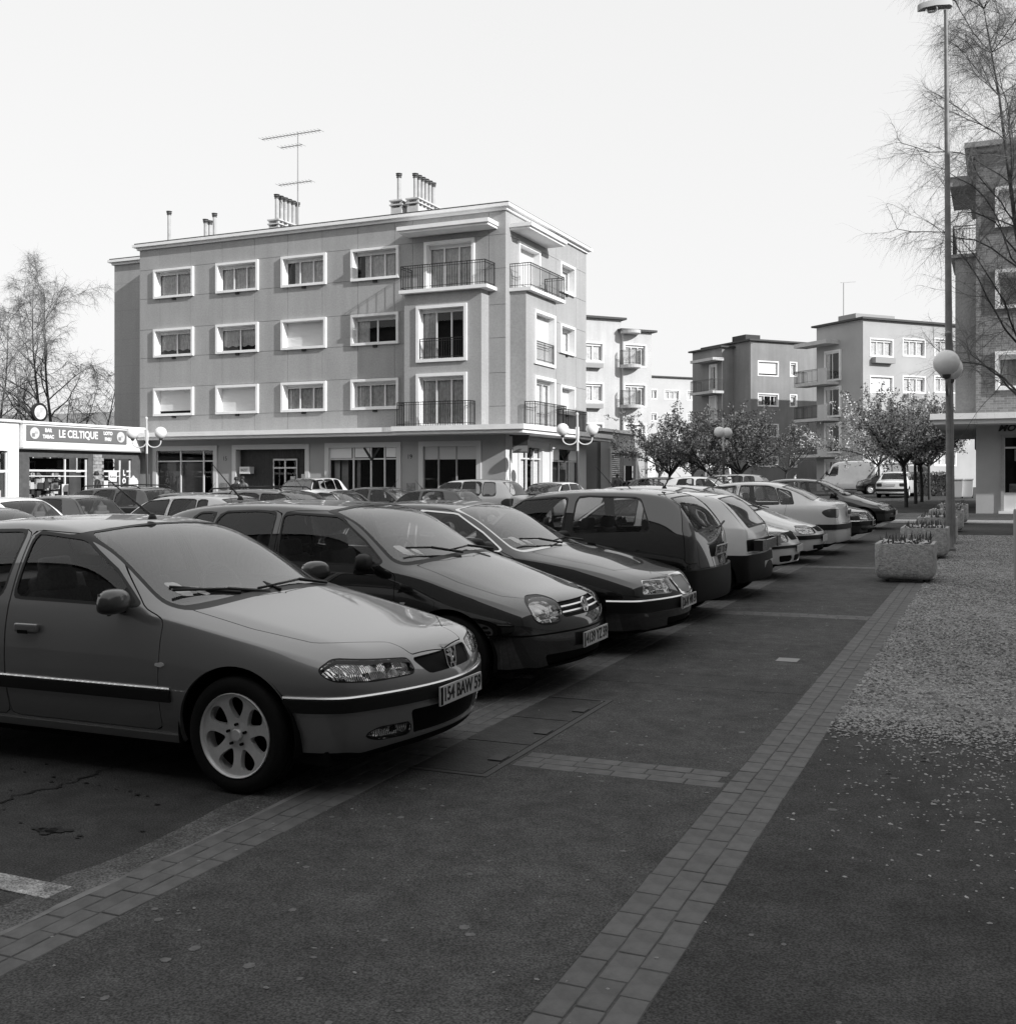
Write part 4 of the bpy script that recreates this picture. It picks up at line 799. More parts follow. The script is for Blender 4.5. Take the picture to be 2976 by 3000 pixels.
V = []; prof = [(.0,.08,.0),(.08,.12,.02),(.38,.14,.0),(.64,.11,-.04),(.71,.04,-.07)]
for (dx, w, dz) in prof: V += [(-dx+.12, -w, 11.40+dz), (-dx+.12, -w*.7, 11.53+dz), (-dx+.12, w*.7, 11.53+dz), (-dx+.12, w, 11.40+dz)]
F = [(0,1,2,3)]
for i in range(4):
    for k in range(4): F.append((4*i+k, 4*i+(k+1) % 4, 4*i+4+(k+1) % 4, 4*i+4+k))
F.append((19,18,17,16)); hd_.add(V, F); me = hd_.mesh('lamp_head', angle=50); fix_normals(me); me.materials.append(M('lamp head shell', .35, .5)); link('lamp_head', me, t)
MB().lathe([(.13,11.41),(.12,11.34),(.07,11.30),(0,11.29)], 16, 'z', (-.30,0,0)).obj('lamp_bowl', M_glass('lamp bowl', .7, 1.4), t, None, smooth=True)
# ---- planters
CONC = M('exposed aggregate concrete', .42, .95, var=(22, .4), bump=(45, .9, .02)); SOIL = M('planter soil', .02, .95)
LEAFB = M('bulb leaves', .11, .7); FLOW = M('small pale flowers', .55, .8)
def planter(label, b, a, seed, w=.80, d=.80, h=.56):
    t = thing('planter', label, 'planter', ground_matrix(b, a), 'concrete planters along the paver band')
    def rr(x, y, r, n=5):
        o = []
        for (cx, cy, a0) in ((x-r, y-r, 0), (-x+r, y-r, 90), (-x+r, -y+r, 180), (x-r, -y+r, 270)):
            for k in range(n+1): an = R(a0+90*k/n); o.append((cx+r*math.cos(an), cy+r*math.sin(an)))
        return o
    levels = [(.78,.055,.07),(.90,.068,.08),(.96,.10,.08),(.988,.14,.08),(1.0,.19,.08),(1.0,h-.012,.08),(.99,h,.075),(.87,h,.05),(.85,h-.10,.05)]
    m = MB(); N = 24
    for (s, z, r) in levels: m.v += [(p[0], p[1], z) for p in rr(w/2*s, d/2*s, r)]
    for i in range(len(levels)-1):
        for k in range(N): q = (k+1) % N; m.f.append((i*N+k, i*N+q, (i+1)*N+q, (i+1)*N+k))
    m.f.append(tuple(range(N))[::-1]); me = m.mesh('tub', angle=45); me.materials.append(CONC); link('tub', me, t)
    MB().box(-.22,.22,-.22,.22,0,.10).obj('foot', CONC, t); MB().prism(rr(w*.42, d*.42, .08), h-.14, h-.06).obj('soil', SOIL, t)
    lf = MB(); fl = MB()
    for k in range(170):
        x = (RNG.random()-.5)*w*.8; y = (RNG.random()-.5)*d*.8; an = RNG.random()*6.28; L_ = .07+.17*RNG.random()**1.7; tip = Vector((x+.45*L_*math.cos(an)*RNG.random(), y+.45*L_*math.sin(an)*RNG.random(), h-.07+L_)); s = Vector((math.sin(an), -math.cos(an), 0))*.012; p = Vector((x,y,h-.07)); mid = (p+tip)/2 + Vector((0,0,.02))
        lf.add([p-s, p+s, mid+s*1.3, mid-s*1.3, tip], [(0,1,2,3), (3,2,4)])
    for k in range(170):
        x = (RNG.random()-.5)*w*.8; y = (RNG.random()-.5)*d*.8; z = h-.03+.06*RNG.random(); r = .014+.016*RNG.random(); fl.add([(x-r,y-r,z),(x+r,y-r,z+.01),(x+r,y+r,z),(x-r,y+r,z+.012),(x,y,z+.02)], [(0,1,4),(1,2,4),(2,3,4),(3,0,4)])
    stuff(lf.obj('bulb_leaves', LEAFB, t)); stuff(fl.obj('flowers', FLOW, t)); return t
for k, (a, lb) in enumerate(((16.8, 'square concrete planter of bulbs nearest the camera'), (21.2, 'concrete planter just behind the nearest one, by the lamp post'), (25.5, 'third concrete planter along the paver band, partly behind the lamp post'), (29.8, 'fourth concrete planter, its side lit by the sun'), (34.1, 'farthest concrete planter, standing at the sunlit street'))): planter(lb, -1.24, a, k)
# ---- wheeled bins
for k, (px, lb) in enumerate(((2802, 'pale wheeled bin nearer the lamp post, under the ledge'), (2832, 'pale wheeled bin nearer the shop wall, under the ledge'))):
    b_, a_ = site_of(px, 57); t = thing('wheeled_bin', lb, 'bin', ground_matrix(b_, a_), 'wheeled bins'); m = MB(); 
    for (s, z) in ((.24,.08),(.30,.95)): m.v += [(-s,-s,z),(s,-s,z),(s,s,z),(-s,s,z)]
    m.f = [(0,3,2,1),(4,5,6,7),(0,1,5,4),(1,2,6,5),(2,3,7,6),(3,0,4,7)]; m.obj('body', M('pale bin plastic', .62, .5), t); MB().box(-.33,.33,-.33,.34,.955,1.02).obj('lid', M('pale bin plastic', .62, .5), t)
    for s in (1, -1): MB().lathe([(0,-.03),(.10,-.03),(.10,.03),(0,.03)], 12, 'x', (s*.25,.22,.10)).obj('wheel', M('black rubber', .01, .5), t)
# small bollard post cut by the right edge
t = MB().lathe([(.055,0),(.055,1.0),(.05,1.03),(0,1.04)], 14).obj('post', M('pale post', .35, .7), None, ground_matrix(.235, 17.2), angle=40); tag(t, 'short pale post in the gravel at the right edge', 'post')
# A-board and menu stands outside the bar
t = thing('menu_board', 'white arched menu board outside the bar', 'sign', site_matrix(-36.9, 39.2, 0, R(90))); pl = [(-.28,.0),(.28,.0),(.28,1.1),(.2,1.22),(.1,1.25),(0,1.36),(-.1,1.25),(-.2,1.22),(-.28,1.1)]
m = MB().prism(pl, -.03, .03, 'xz').mesh('board'); fix_normals(m); m.materials.append(M('white board', .75, .5)); link('board', m, t, Matrix.Translation((0,0,gz(*S(-36.9,39.2).xy)+.35))); MB().box(-.18,.18,-.036,-.031,gz(*S(-36.9,39.2).xy)+.7,gz(*S(-36.9,39.2).xy)+1.3).obj('menu_sheet', M('poster b', .45, .7), t)
# ================================================================== people
SKIN = M('skin', .30, .6); SKIND = M('dark skin', .05, .6); CLO = {'black': M('black jacket', .014, .6, var=(20, .3)), 'trouser': M('grey trousers', .16, .9), 'pale': M('pale trousers', .4, .9), 'dark': M('dark coat', .016, .8), 'check': M('patterned shirt', .12, .9, var=(14, .8)), 'stripe': M('striped top', .10, .9, var=(16, .7)), 'white': M('white shirt', .65, .9)}; HAIR = M('dark hair', .012, .6)
def person(label, x, y, h, face, top, legs, skin, stride=.0, arms=((.0, .0), (.0, .0)), bend=0.0, zoff=0.0):
    """skinned figure; face = heading (0 looks towards -y); stride in metres; arms = (forward swing, elbow bend) per side"""
    k = h/1.78; V = []; E = []; Rr = []; part = []
    def v(p, r, pt, par=None, r2=None):
        V.append(tuple(c*k for c in p)); Rr.append((r*k, (r2 or r)*k)); part.append(pt); i = len(V)-1
        if par is not None: E.append((par, i))
        return i
    f = lambda yy: -yy        # forward is -y
    pel = v((0, 0, .95), .135, 'legs', None, .115); wa = v((0, f(.01), 1.10), .130, 'top', pel, .10); ch = v((0, f(.03+bend*.5), 1.32), .155, 'top', wa, .115); up = v((0, f(.03+bend), 1.46), .10, 'top', ch, .085); nk = v((0, f(.04+bend), 1.54), .052, 'skin', up); hd = v((0, f(.065+bend*1.2), 1.62), .075, 'skin', nk, .088); ht = v((0, f(.06+bend*1.2), 1.70), .072, 'skin', hd, .085)
    v((0, f(.145+bend*1.2), 1.615), .02, 'skin', hd)   # nose
    for s, (sw, el) in zip((1, -1), arms):
        sh = v((s*.185, f(.02+bend), 1.44), .065, 'top', up); eb = v((s*.235, f(sw*.28+bend), 1.44-.29*math.cos(sw)), .048, 'top', sh); wr = v((s*.235, f(sw*.28+.26*math.sin(sw+el)+bend), 1.15-.0+.29*(1-math.cos(sw))-.24*math.cos(sw+el)+.0), .034, 'top', eb)
        dr = Vector(V[wr])/k - Vector(V[eb])/k; dr.normalize(); w0 = Vector(V[wr])/k; pm = v(tuple(w0+dr*.07), .036, 'skin', wr, .02)
        for q in range(4): p1 = w0 + dr*.11 + Vector((0, (q-1.5)*.019, 0)); a1 = v(tuple(p1), .009, 'skin', pm); v(tuple(p1 + dr*(.055+.008*(q in (1,2))) + Vector((-s*.018, 0, 0))), .008, 'skin', a1)
        th = v(tuple(w0 + dr*.05 + Vector((-s*.02, f(.035), 0))), .010, 'skin', pm); v(tuple(w0 + dr*.09 + Vector((-s*.03, f(.05), 0))), .009, 'skin', th)
    for s in (1, -1):
        st = s*stride/2; hp = v((s*.09, 0, .90), .092, 'legs', pel); kn = v((s*.095, f(st*.55 + (.05 if st else .01)), .50), .062, 'legs', hp); an = v((s*.095, f(st*.95 - (.04 if st < 0 else 0)), .09 + (.05 if st < 0 else 0)), .043, 'legs', kn); v((s*.10, f(st + .17), .03), .038, 'shoe', an, .03); v((s*.095, f(st - .05), .045), .036, 'shoe', an)
    me = bpy.data.meshes.new('figure'); me.from_pydata(V, E, []); o = bpy.data.objects.new('figure', me); COL.objects.link(o); md = o.modifiers.new('skin', 'SKIN'); md.use_smooth_shade = True
    for i, sv in enumerate(me.skin_vertices[0].data): sv.radius = Rr[i]; sv.use_root = i == 0
    o.modifiers.new('sub', 'SUBSURF').levels = 2
    dg = bpy.context.evaluated_depsgraph_get(); m2 = bpy.data.meshes.new_from_object(o.evaluated_get(dg)); bpy.data.objects.remove(o)
    mats = {'top': CLO[top], 'legs': CLO[legs], 'skin': skin, 'shoe': HAIR}; order = list(mats); m2.materials.clear()
    for q in order: m2.materials.append(mats[q])
    seg = [(Vector(V[a]), Vector(V[b]), part[b]) for a, b in E]
    for p in m2.polygons:
        c = p.center; best = None; bd = 1e9
        for a, b, pt in seg:
            ab = b-a; t_ = max(0, min(1, (c-a).dot(ab)/max(ab.length_squared, 1e-9))); d_ = (c-(a+ab*t_)).length
            if d_ < bd: bd = d_; best = pt
        p.material_index = order.index(best); p.use_smooth = True
    root = thing('person', label, 'person', Matrix.Translation((x, y, gz(x, y)+zoff)) @ Matrix.Rotation(face, 4, 'Z')); m2.name = 'body'; link('body', m2, root)
    hr = MB(); H_ = Vector(V[ht]); n = 14
    hr.lathe([(.088*k*math.sin(math.pi*.62*q/8+.02), .10*k*math.cos(math.pi*.62*q/8)) for q in range(9)], n, 'z', (H_.x, H_.y+.016*k, H_.z-.005)); m = hr.mesh('hair', True); fix_normals(m); m.materials.append(HAIR); link('hair', m, root)
    return root
x, y = at_px(291, 36.7); person('man in a black leather jacket walking past the bar', x, y, 1.84, R(-70), 'black', 'pale', SKIN, .62, ((.35, .9), (-.35, .3)), .03)
x, y = at_px(691, 38.2); person('person in a dark coat seen from behind near the entrance', x, y, 1.60, R(165), 'dark', 'dark', SKIND, .0, ((.05, .3), (.05, .3)))
x, y = at_px(714, 39.4); person('person in a patterned shirt facing the one in the dark coat', x, y, 1.62, R(-25), 'check', 'trouser', SKIND, .0, ((.1, .8), (.1, .6)))
x, y = at_px(1809, 50.0); person('person in a striped top in front of the roller door', x, y, 1.50, R(200), 'stripe', 'dark', SKIND, .2, ((.2, .2), (-.2, .2)))
x, y = at_px(2327, 70.0); person('far figure in a white shirt beyond the parked cars', x, y, 1.35, R(80), 'white', 'dark', SKIN, .3, ((.2, .2), (-.2, .2)))
# ================================================================== cars
def smax(a, b, k):
    h = np.clip(.5 - .5 * (b - a) / k, 0, 1); return b + (a - b) * h + k * h * (1 - h)
def sdf_poly(P, poly, close=True):
    """signed distance (negative inside) of points P (n,2) to a polygon, or distance to an open polyline"""
    A = np.asarray(poly, float); B = np.roll(A, -1, 0)
    if not close: A, B = A[:-1], B[:-1]
    d = np.full(len(P), 1e9); s = np.ones(len(P))
    for a, b in zip(A, B):
        e = b - a; w = P - a; t = np.clip((w @ e) / max(e @ e, 1e-12), 0, 1)
        q = w - t[:, None] * e; d = np.minimum(d, (q * q).sum(1))
        if close:
            c1 = P[:, 1] >= a[1]; c2 = P[:, 1] < b[1]; c3 = e[0] * w[:, 1] > e[1] * w[:, 0]
            s = np.where((c1 & c2 & c3) | (~c1 & ~c2 & ~c3), -s, s)
    return (s if close else 1) * np.sqrt(d)
def rpoly(pts, r, n=4):
    """round the corners of a polygon"""
    out = []; N = len(pts)
    for i in range(N):
        p = np.array(pts[i], float); a = np.array(pts[i-1], float) - p; b = np.array(pts[(i+1) % N], float) - p
        rr = min(r, np.linalg.norm(a) * .45, np.linalg.norm(b) * .45)
        a = p + a / np.linalg.norm(a) * rr; b = p + b / np.linalg.norm(b) * rr
        for k in range(n + 1):
            t = k / n; out.append(tuple((1-t)**2 * a + 2*t*(1-t) * p + t*t * b))
    return out
class SM:
    """triangle surface with smooth normals that can be cut by scalar fields"""
    def __init__(s, V, N, T): s.V = V; s.N = N; s.T = T
    def split(s, f):
        ins = f < 0; c = ins[s.T].sum(1); Tin = [s.T[c == 3]]; Tout = [s.T[c == 0]]
        V = list(); N = list(); base = len(s.V); cache = {}; ti = []; to = []
        for t in s.T[(c == 1) | (c == 2)]:
            k = [bool(ins[i]) for i in t]; single = k.count(True) == 1
            j = k.index(True) if single else k.index(False)
            a, b, d = t[j], t[(j+1) % 3], t[(j+2) % 3]; m = []
            for q in (b, d):
                key = (a, q) if a < q else (q, a)
                if key not in cache:
                    u = f[a] / (f[a] - f[q]); u = min(max(u, .001), .999)
                    V.append(s.V[a] + (s.V[q] - s.V[a]) * u); n_ = s.N[a] + (s.N[q] - s.N[a]) * u
                    N.append(n_ / (np.linalg.norm(n_) + 1e-9)); cache[key] = base + len(V) - 1
                m.append(cache[key])
            one = [(a, m[0], m[1])]; two = [(m[0], b, d), (m[0], d, m[1])]
            if single: ti += one; to += two
            else: to += one; ti += two
        V2 = np.vstack([s.V] + ([np.array(V)] if V else [])); N2 = np.vstack([s.N] + ([np.array(N)] if N else []))
        if ti: Tin.append(np.array(ti)); Tout.append(np.array(to))
        return SM(V2, N2, np.vstack(Tin)).compact(), SM(V2, N2, np.vstack(Tout)).compact()
    def compact(s):
        if len(s.T) == 0: return SM(np.zeros((0,3)), np.zeros((0,3)), np.zeros((0,3), int))
        u, inv = np.unique(s.T, return_inverse=True); return SM(s.V[u], s.N[u], inv.reshape(-1, 3))
    def side(s, sgn): return s.split(-sgn * s.V[:, 1])[0]
    def off(s, d): return SM(s.V + s.N * d, s.N, s.T)
    def join(s, o): return SM(np.vstack([s.V, o.V]), np.vstack([s.N, o.N]), np.vstack([s.T, o.T + len(s.V)]))
    def mesh(s, name, skirt=0.0, out=0.0):
        if len(s.T) == 0: return None
        V = s.V + s.N * out; N = s.N; T = s.T
        if skirt > 0:
            E = np.vstack([T[:, [0,1]], T[:, [1,2]], T[:, [2,0]]]); key = np.sort(E, 1)
            _, ix, cn = np.unique(key, axis=0, return_index=True, return_counts=True); bd = E[ix[cn == 1]]
            n = len(bd); k = len(V)
            a, b = V[bd[:,0]], V[bd[:,1]]; na, nb = N[bd[:,0]], N[bd[:,1]]
            sn = np.cross(b - a, na); sn /= (np.linalg.norm(sn, axis=1)[:, None] + 1e-9)
            V = np.vstack([V, a, b, a - na * skirt, b - nb * skirt]); N = np.vstack([N, sn, sn, sn, sn])
            i = np.arange(n)
            T = np.vstack([T, np.stack([k+n+i, k+i, k+2*n+i], 1), np.stack([k+n+i, k+2*n+i, k+3*n+i], 1)])
        me = bpy.data.meshes.new(name); me.from_pydata(V.tolist(), [], T.tolist()); me.update()
        me.polygons.foreach_set('use_smooth', [True] * len(me.polygons))
        me.normals_split_custom_set_from_vertices(N.tolist()); return me
def subsurf(V, F, lev, creases=None):
    me = bpy.data.meshes.new('cage'); me.from_pydata(V, [], F); me.update()
    if creases:
        at = me.attributes.new('crease_edge', 'FLOAT', 'EDGE'); ek = {tuple(sorted(e.vertices)): e.index for e in me.edges}
        for (a, b), c in creases.items():
            i = ek.get((min(a,b), max(a,b)))
            if i is not None: at.data[i].value = c
    o = bpy.data.objects.new('cage', me); COL.objects.link(o); md = o.modifiers.new('s', 'SUBSURF'); md.levels = lev; md.render_levels = lev
    dg = bpy.context.evaluated_depsgraph_get(); ev = o.evaluated_get(dg); m2 = bpy.data.meshes.new_from_object(ev)
    n = len(m2.vertices); co = np.empty(n*3); no = np.empty(n*3); m2.vertices.foreach_get('co', co); m2.vertex_normals.foreach_get('vector', no)
    m2.calc_loop_triangles(); t = np.empty(len(m2.loop_triangles)*3, np.int32); m2.loop_triangles.foreach_get('vertices', t)
    bpy.data.objects.remove(o); bpy.data.meshes.remove(me); bpy.data.meshes.remove(m2)
    return SM(co.reshape(-1,3), no.reshape(-1,3), t.reshape(-1,3).astype(int))
FR = [1, .9, .74, .5, .25, 0]
def body_surface(sp, lev):
    """one continuous shell: rings of 30 points at each station, closed by a nose and a tail cap"""
    st = sp['st']; V = []; F = []; cre = {}; rings = []
    zb = sp.get('zb', .19)
    for (x, w, zsh, wsh, zc, yr, zr) in st:
        q = []
        lift = 0
        for f in FR[::-1]: q.append((x, (w - .13) * f, zb))
        zm = sp.get('zm', .55); q[-1] = (x, w - .13, zb)
        q += [(x, w - .075, zb + .03), (x, w - .028, zb + .17), (x, w, zm), (x, (w * .62 + wsh * .38), zm + (zsh - zm) * .70)]
        if yr is None:
            for f, dp in zip(FR, sp.get('deckp', [0, .30, .62, .87, .97, 1])): q.append((x, wsh * f, zsh + (zc - zsh) * dp))
        else:
            q += [(x, wsh, zsh), (x, wsh * .52 + yr * .48 + sp.get('tum', .02), zsh * .5 + zr * .5), (x, yr, zr),
                  (x, yr * .8, zr + (zc - zr) * .62), (x, yr * .4, zr + (zc - zr) * .93), (x, 0, zc)]
        rings.append(q)
    n = 30
    for end, bulge in ((0, sp['nose']), (-1, sp['tail'])):
        sg = 1 if end == 0 else -1; q = rings[end]
        for i, f in enumerate(FR[::-1]):
            p = q[i]; q[i] = (p[0] + sg * bulge[0] * (1 - f*f), p[1], p[2] + sp.get('chin', .0) * (end == 0) + (.10 if end == -1 else 0))
        for i, f in enumerate(FR):
            p = q[10+i]; q[10+i] = (p[0] + sg * bulge[5] * (1 - f*f), p[1], p[2])
    for q in rings: V += q + [(p[0], -p[1], p[2]) for p in q[14:0:-1]]
    def vi(i, k): return i * n + (k % n)
    m = len(rings)
    for i in range(m - 1):
        for k in range(n): F.append((vi(i,k), vi(i,k+1), vi(i+1,k+1), vi(i+1,k)))
    for end, bulge in ((0, sp['nose']), (m-1, sp['tail'])):
        sg = 1 if end == 0 else -1; q = rings[end]
        # grid: rows bottom,S1..S4,top ; columns +y .. -y (11)
        G = []
        lo = [vi(end, 5-i) for i in range(6)] + [vi(end, -(i)) for i in range(1, 6)]
        hi = [vi(end, 10+i) for i in range(6)] + [vi(end, 15+i) for i in range(1, 6)]
        G.append(lo)
        for r in range(4):
            k = 6 + r; p = q[k]; row = []
            for c in range(11):
                f = FR[c] if c < 6 else -FR[10-c]
                if c == 0: row.append(vi(end, k))
                elif c == 10: row.append(vi(end, n - k))
                else:
                    row.append(len(V)); V.append((p[0] + sg * bulge[1+r] * (1 - f*f), p[1] * f, p[2]))
            G.append(row)
        G.append(hi)
        for r in range(5):
            for c in range(10):
                fc = (G[r][c], G[r][c+1], G[r+1][c+1], G[r+1][c]); F.append(fc if sg > 0 else fc[::-1])
    for (row, c) in sp.get('crease', {10: .55, 12: .35, 6: .4}).items():
        for i in range(m - 1):
            for k in (row, n - row): cre[(vi(i, k), vi(i+1, k))] = c
    for (i, c) in sp.get('ringcrease', {}).items():
        for k in range(n): cre[(vi(i % m, k), vi(i % m, k+1))] = c
    # orientation check: make normals point outward
    s = subsurf(V, F, lev, cre)
    top = np.argmax(s.V[:, 2])
    if s.N[top, 2] < 0: s.N = -s.N; s.T = s.T[:, ::-1]
    return s

def tyre_meshes(rad, width, kind, rim_r):
    """meshes in wheel frame: axis y, outer face towards -y"""
    w = width / 2; r = rad; b = MB()
    b.lathe([(rim_r, -w*.86), (rim_r+.012, -w*.97), (r*.86, -w*1.0), (r*.955, -w*.93), (r*.985, -w*.80), (r, -w*.62), (r, -w*.3), (r-.009, -w*.28), (r-.009, -w*.2), (r, -w*.18), (r, w*.18), (r-.009, w*.2), (r-.009, w*.28), (r, w*.3), (r, w*.62), (r*.96, w*.93), (r*.86, w), (rim_r, w*.86)], 48, 'y')
    tyre = b.mesh('tyre', angle=50); fix_normals(tyre)
    # rim disc as cuttable polar surface
    nr, na = 26, 112; V = []; T = []
    prof = {'alloy': lambda q: -w*.80 + .030*(1-q)**1.5*(q<1) - .012*np.exp(-((q-.12)/.16)**2) + (.014 if q > .93 else 0)*0,
            'cap': lambda q: -w*.72 - .020*np.sin(min(q,1)*3.0), 'steel': lambda q: -w*.45 - .03*np.exp(-((q-.45)/.2)**2)}[kind]
    for i in range(nr + 1):
        q = i / nr
        for j in range(na):
            an = 2*math.pi*j/na; V.append((q*rim_r*math.cos(an), prof(q), q*rim_r*math.sin(an)))
    for i in range(nr):
        for j in range(na):
            a = i*na+j; c = i*na+(j+1)%na; T += [(a, c, c+na), (a, c+na, a+na)]
    V = np.array(V); T = np.array(T)
    me = bpy.data.meshes.new('t'); me.from_pydata(V.tolist(), [], T.tolist()); me.update(); nn = np.empty(len(V)*3); me.vertex_normals.foreach_get('vector', nn); bpy.data.meshes.remove(me)
    nn = nn.reshape(-1,3)
    if nn[len(V)//2, 1] > 0: nn = -nn; T = T[:, ::-1]
    s = SM(V, nn, T); ang = np.arctan2(V[:,2], V[:,0]); rr = np.hypot(V[:,0], V[:,2]) / rim_r
    ns, sharp = {'alloy': (7, 0), 'cap': (8, 1), 'steel': (12, 2)}[kind]
    seg = 2*math.pi/ns; da = (ang - math.pi/2 + seg/2) % seg - seg/2
    lx = np.sin(da) * rr; lr = np.cos(da) * rr
    if kind == 'alloy':   # egg shaped openings between the spokes
        f = np.hypot(lx / (.245 * (.42 + .58*np.clip((lr-.40)/.40, 0, 1))), (lr - .645) / .265) - 1
    elif kind == 'cap': f = np.hypot(lx / .085, (lr - .78) / .11) - 1
    else: f = np.hypot(lx / .07, (lr - .74) / .10) - 1
    hole, disc = s.split(f)
    rim = disc.mesh('rim', skirt=.03)
    lip = MB(); lip.lathe([(rim_r*.955, -w*.80+.006), (rim_r*.965, -w*.96), (rim_r*1.0, -w*1.0), (rim_r*1.015, -w*.95), (rim_r*1.01, -w*.7), (rim_r*.95, -w*.6), (rim_r*.93, w*.7)], 48, 'y')
    lipm = lip.mesh('rim_lip', angle=60); fix_normals(lipm)
    hub = MB(); hub.lathe([(0, -w*.80-.004), (.028, -w*.80-.004), (.033, -w*.80+.002), (.034, -w*.7)], 20, 'y'); 
    bolts = MB()
    for k in range(5):
        an = 2*math.pi*k/5 + math.pi/2; bolts.lathe([(0, -w*.80-.006), (.008, -w*.80-.006), (.008, -w*.80+.03)], 8, 'y', (.055*math.cos(an), .0, .055*math.sin(an)))
    hm = hub.mesh('hub_cap', angle=50); fix_normals(hm); bm = bolts.mesh('wheel_bolts')
    back = MB(); back.lathe([(0, 0), (rim_r*.97, 0)], 24, 'y'); bk = back.mesh('brake_disc')
    return tyre, rim, lipm, hm, bm, bk
WHEELS = {}
def wheel_set(rad, width, kind, rim_r):
    k = (rad, width, kind, rim_r)
    if k not in WHEELS: WHEELS[k] = tyre_meshes(*k)
    return WHEELS[k]

def rounded_box_mesh(name, sx, sy, sz, r=.05, lev=2, taper=0.0):
    V = []; 
    for z in (0, 1):
        t = 1 - taper * z
        for (x, y) in ((-1,-1),(1,-1),(1,1),(-1,1)): V.append((x*sx/2*t, y*sy/2*t, z*sz))
    F = [(0,3,2,1),(4,5,6,7),(0,1,5,4),(1,2,6,5),(2,3,7,6),(3,0,4,7)]
    me = bpy.data.meshes.new(name); me.from_pydata(V, [], F); b = bmesh.new(); b.from_mesh(me)
    bmesh.ops.bevel(b, geom=list(b.edges), offset=r, segments=lev+1, affect='EDGES', profile=.6); b.to_mesh(me); b.free()
    me.polygons.foreach_set('use_smooth', [True]*len(me.polygons)); me.set_sharp_from_angle(angle=R(60)); return me
def mirror_mesh(sx, sy, sz):
    V = []; F = []; n, m = 20, 12
    for i in range(m+1):
        ph = -math.pi/2 + math.pi*i/m
        for j in range(n):
            th = 2*math.pi*j/n; c = lambda v, e: math.copysign(abs(v)**e, v)
            x = c(math.cos(ph), .75)*c(math.cos(th), .8); y = c(math.cos(ph), .75)*c(math.sin(th), .7); z = c(math.sin(ph), .8)
            x = max(x, -.35)
            V.append((x*sx/2, y*sy/2*(1 - .12*z), (z*.5+.5)*sz))
    for i in range(m):
        for j in range(n): a = i*n+j; b = i*n+(j+1)%n; F.append((a, b, b+n, a+n))
    me = bpy.data.meshes.new('mirror_housing'); me.from_pydata(V, [], F); me.update(); me.polygons.foreach_set('use_smooth', [True]*len(F)); return me
SEAT = None
def seat_mesh():
    global SEAT
    if SEAT: return SEAT
    b = bmesh.new()
    def add(me, mat):
        me.transform(mat); b.from_mesh(me); bpy.data.meshes.remove(me)
    add(rounded_box_mesh('s', .52, .50, .16, .05), Matrix.Translation((0, 0, .28)))
    add(rounded_box_mesh('s', .13, .50, .50, .05, taper=.12), Matrix.Translation((-.24, 0, .34)) @ Matrix.Rotation(R(-16), 4, 'Y'))
    add(rounded_box_mesh('s', .10, .26, .15, .045), Matrix.Translation((-.36, 0, .80)) @ Matrix.Rotation(R(-12), 4, 'Y'))
    SEAT = bpy.data.meshes.new('seat'); b.to_mesh(SEAT); b.free(); SEAT.polygons.foreach_set('use_smooth', [True]*len(SEAT.polygons)); return SEAT

def interp(tab, x):
    xs = [t[0] for t in tab]; ys = [t[1] for t in tab]
    if xs[0] > xs[-1]: xs, ys = xs[::-1], ys[::-1]
    return np.interp(x, xs, ys)

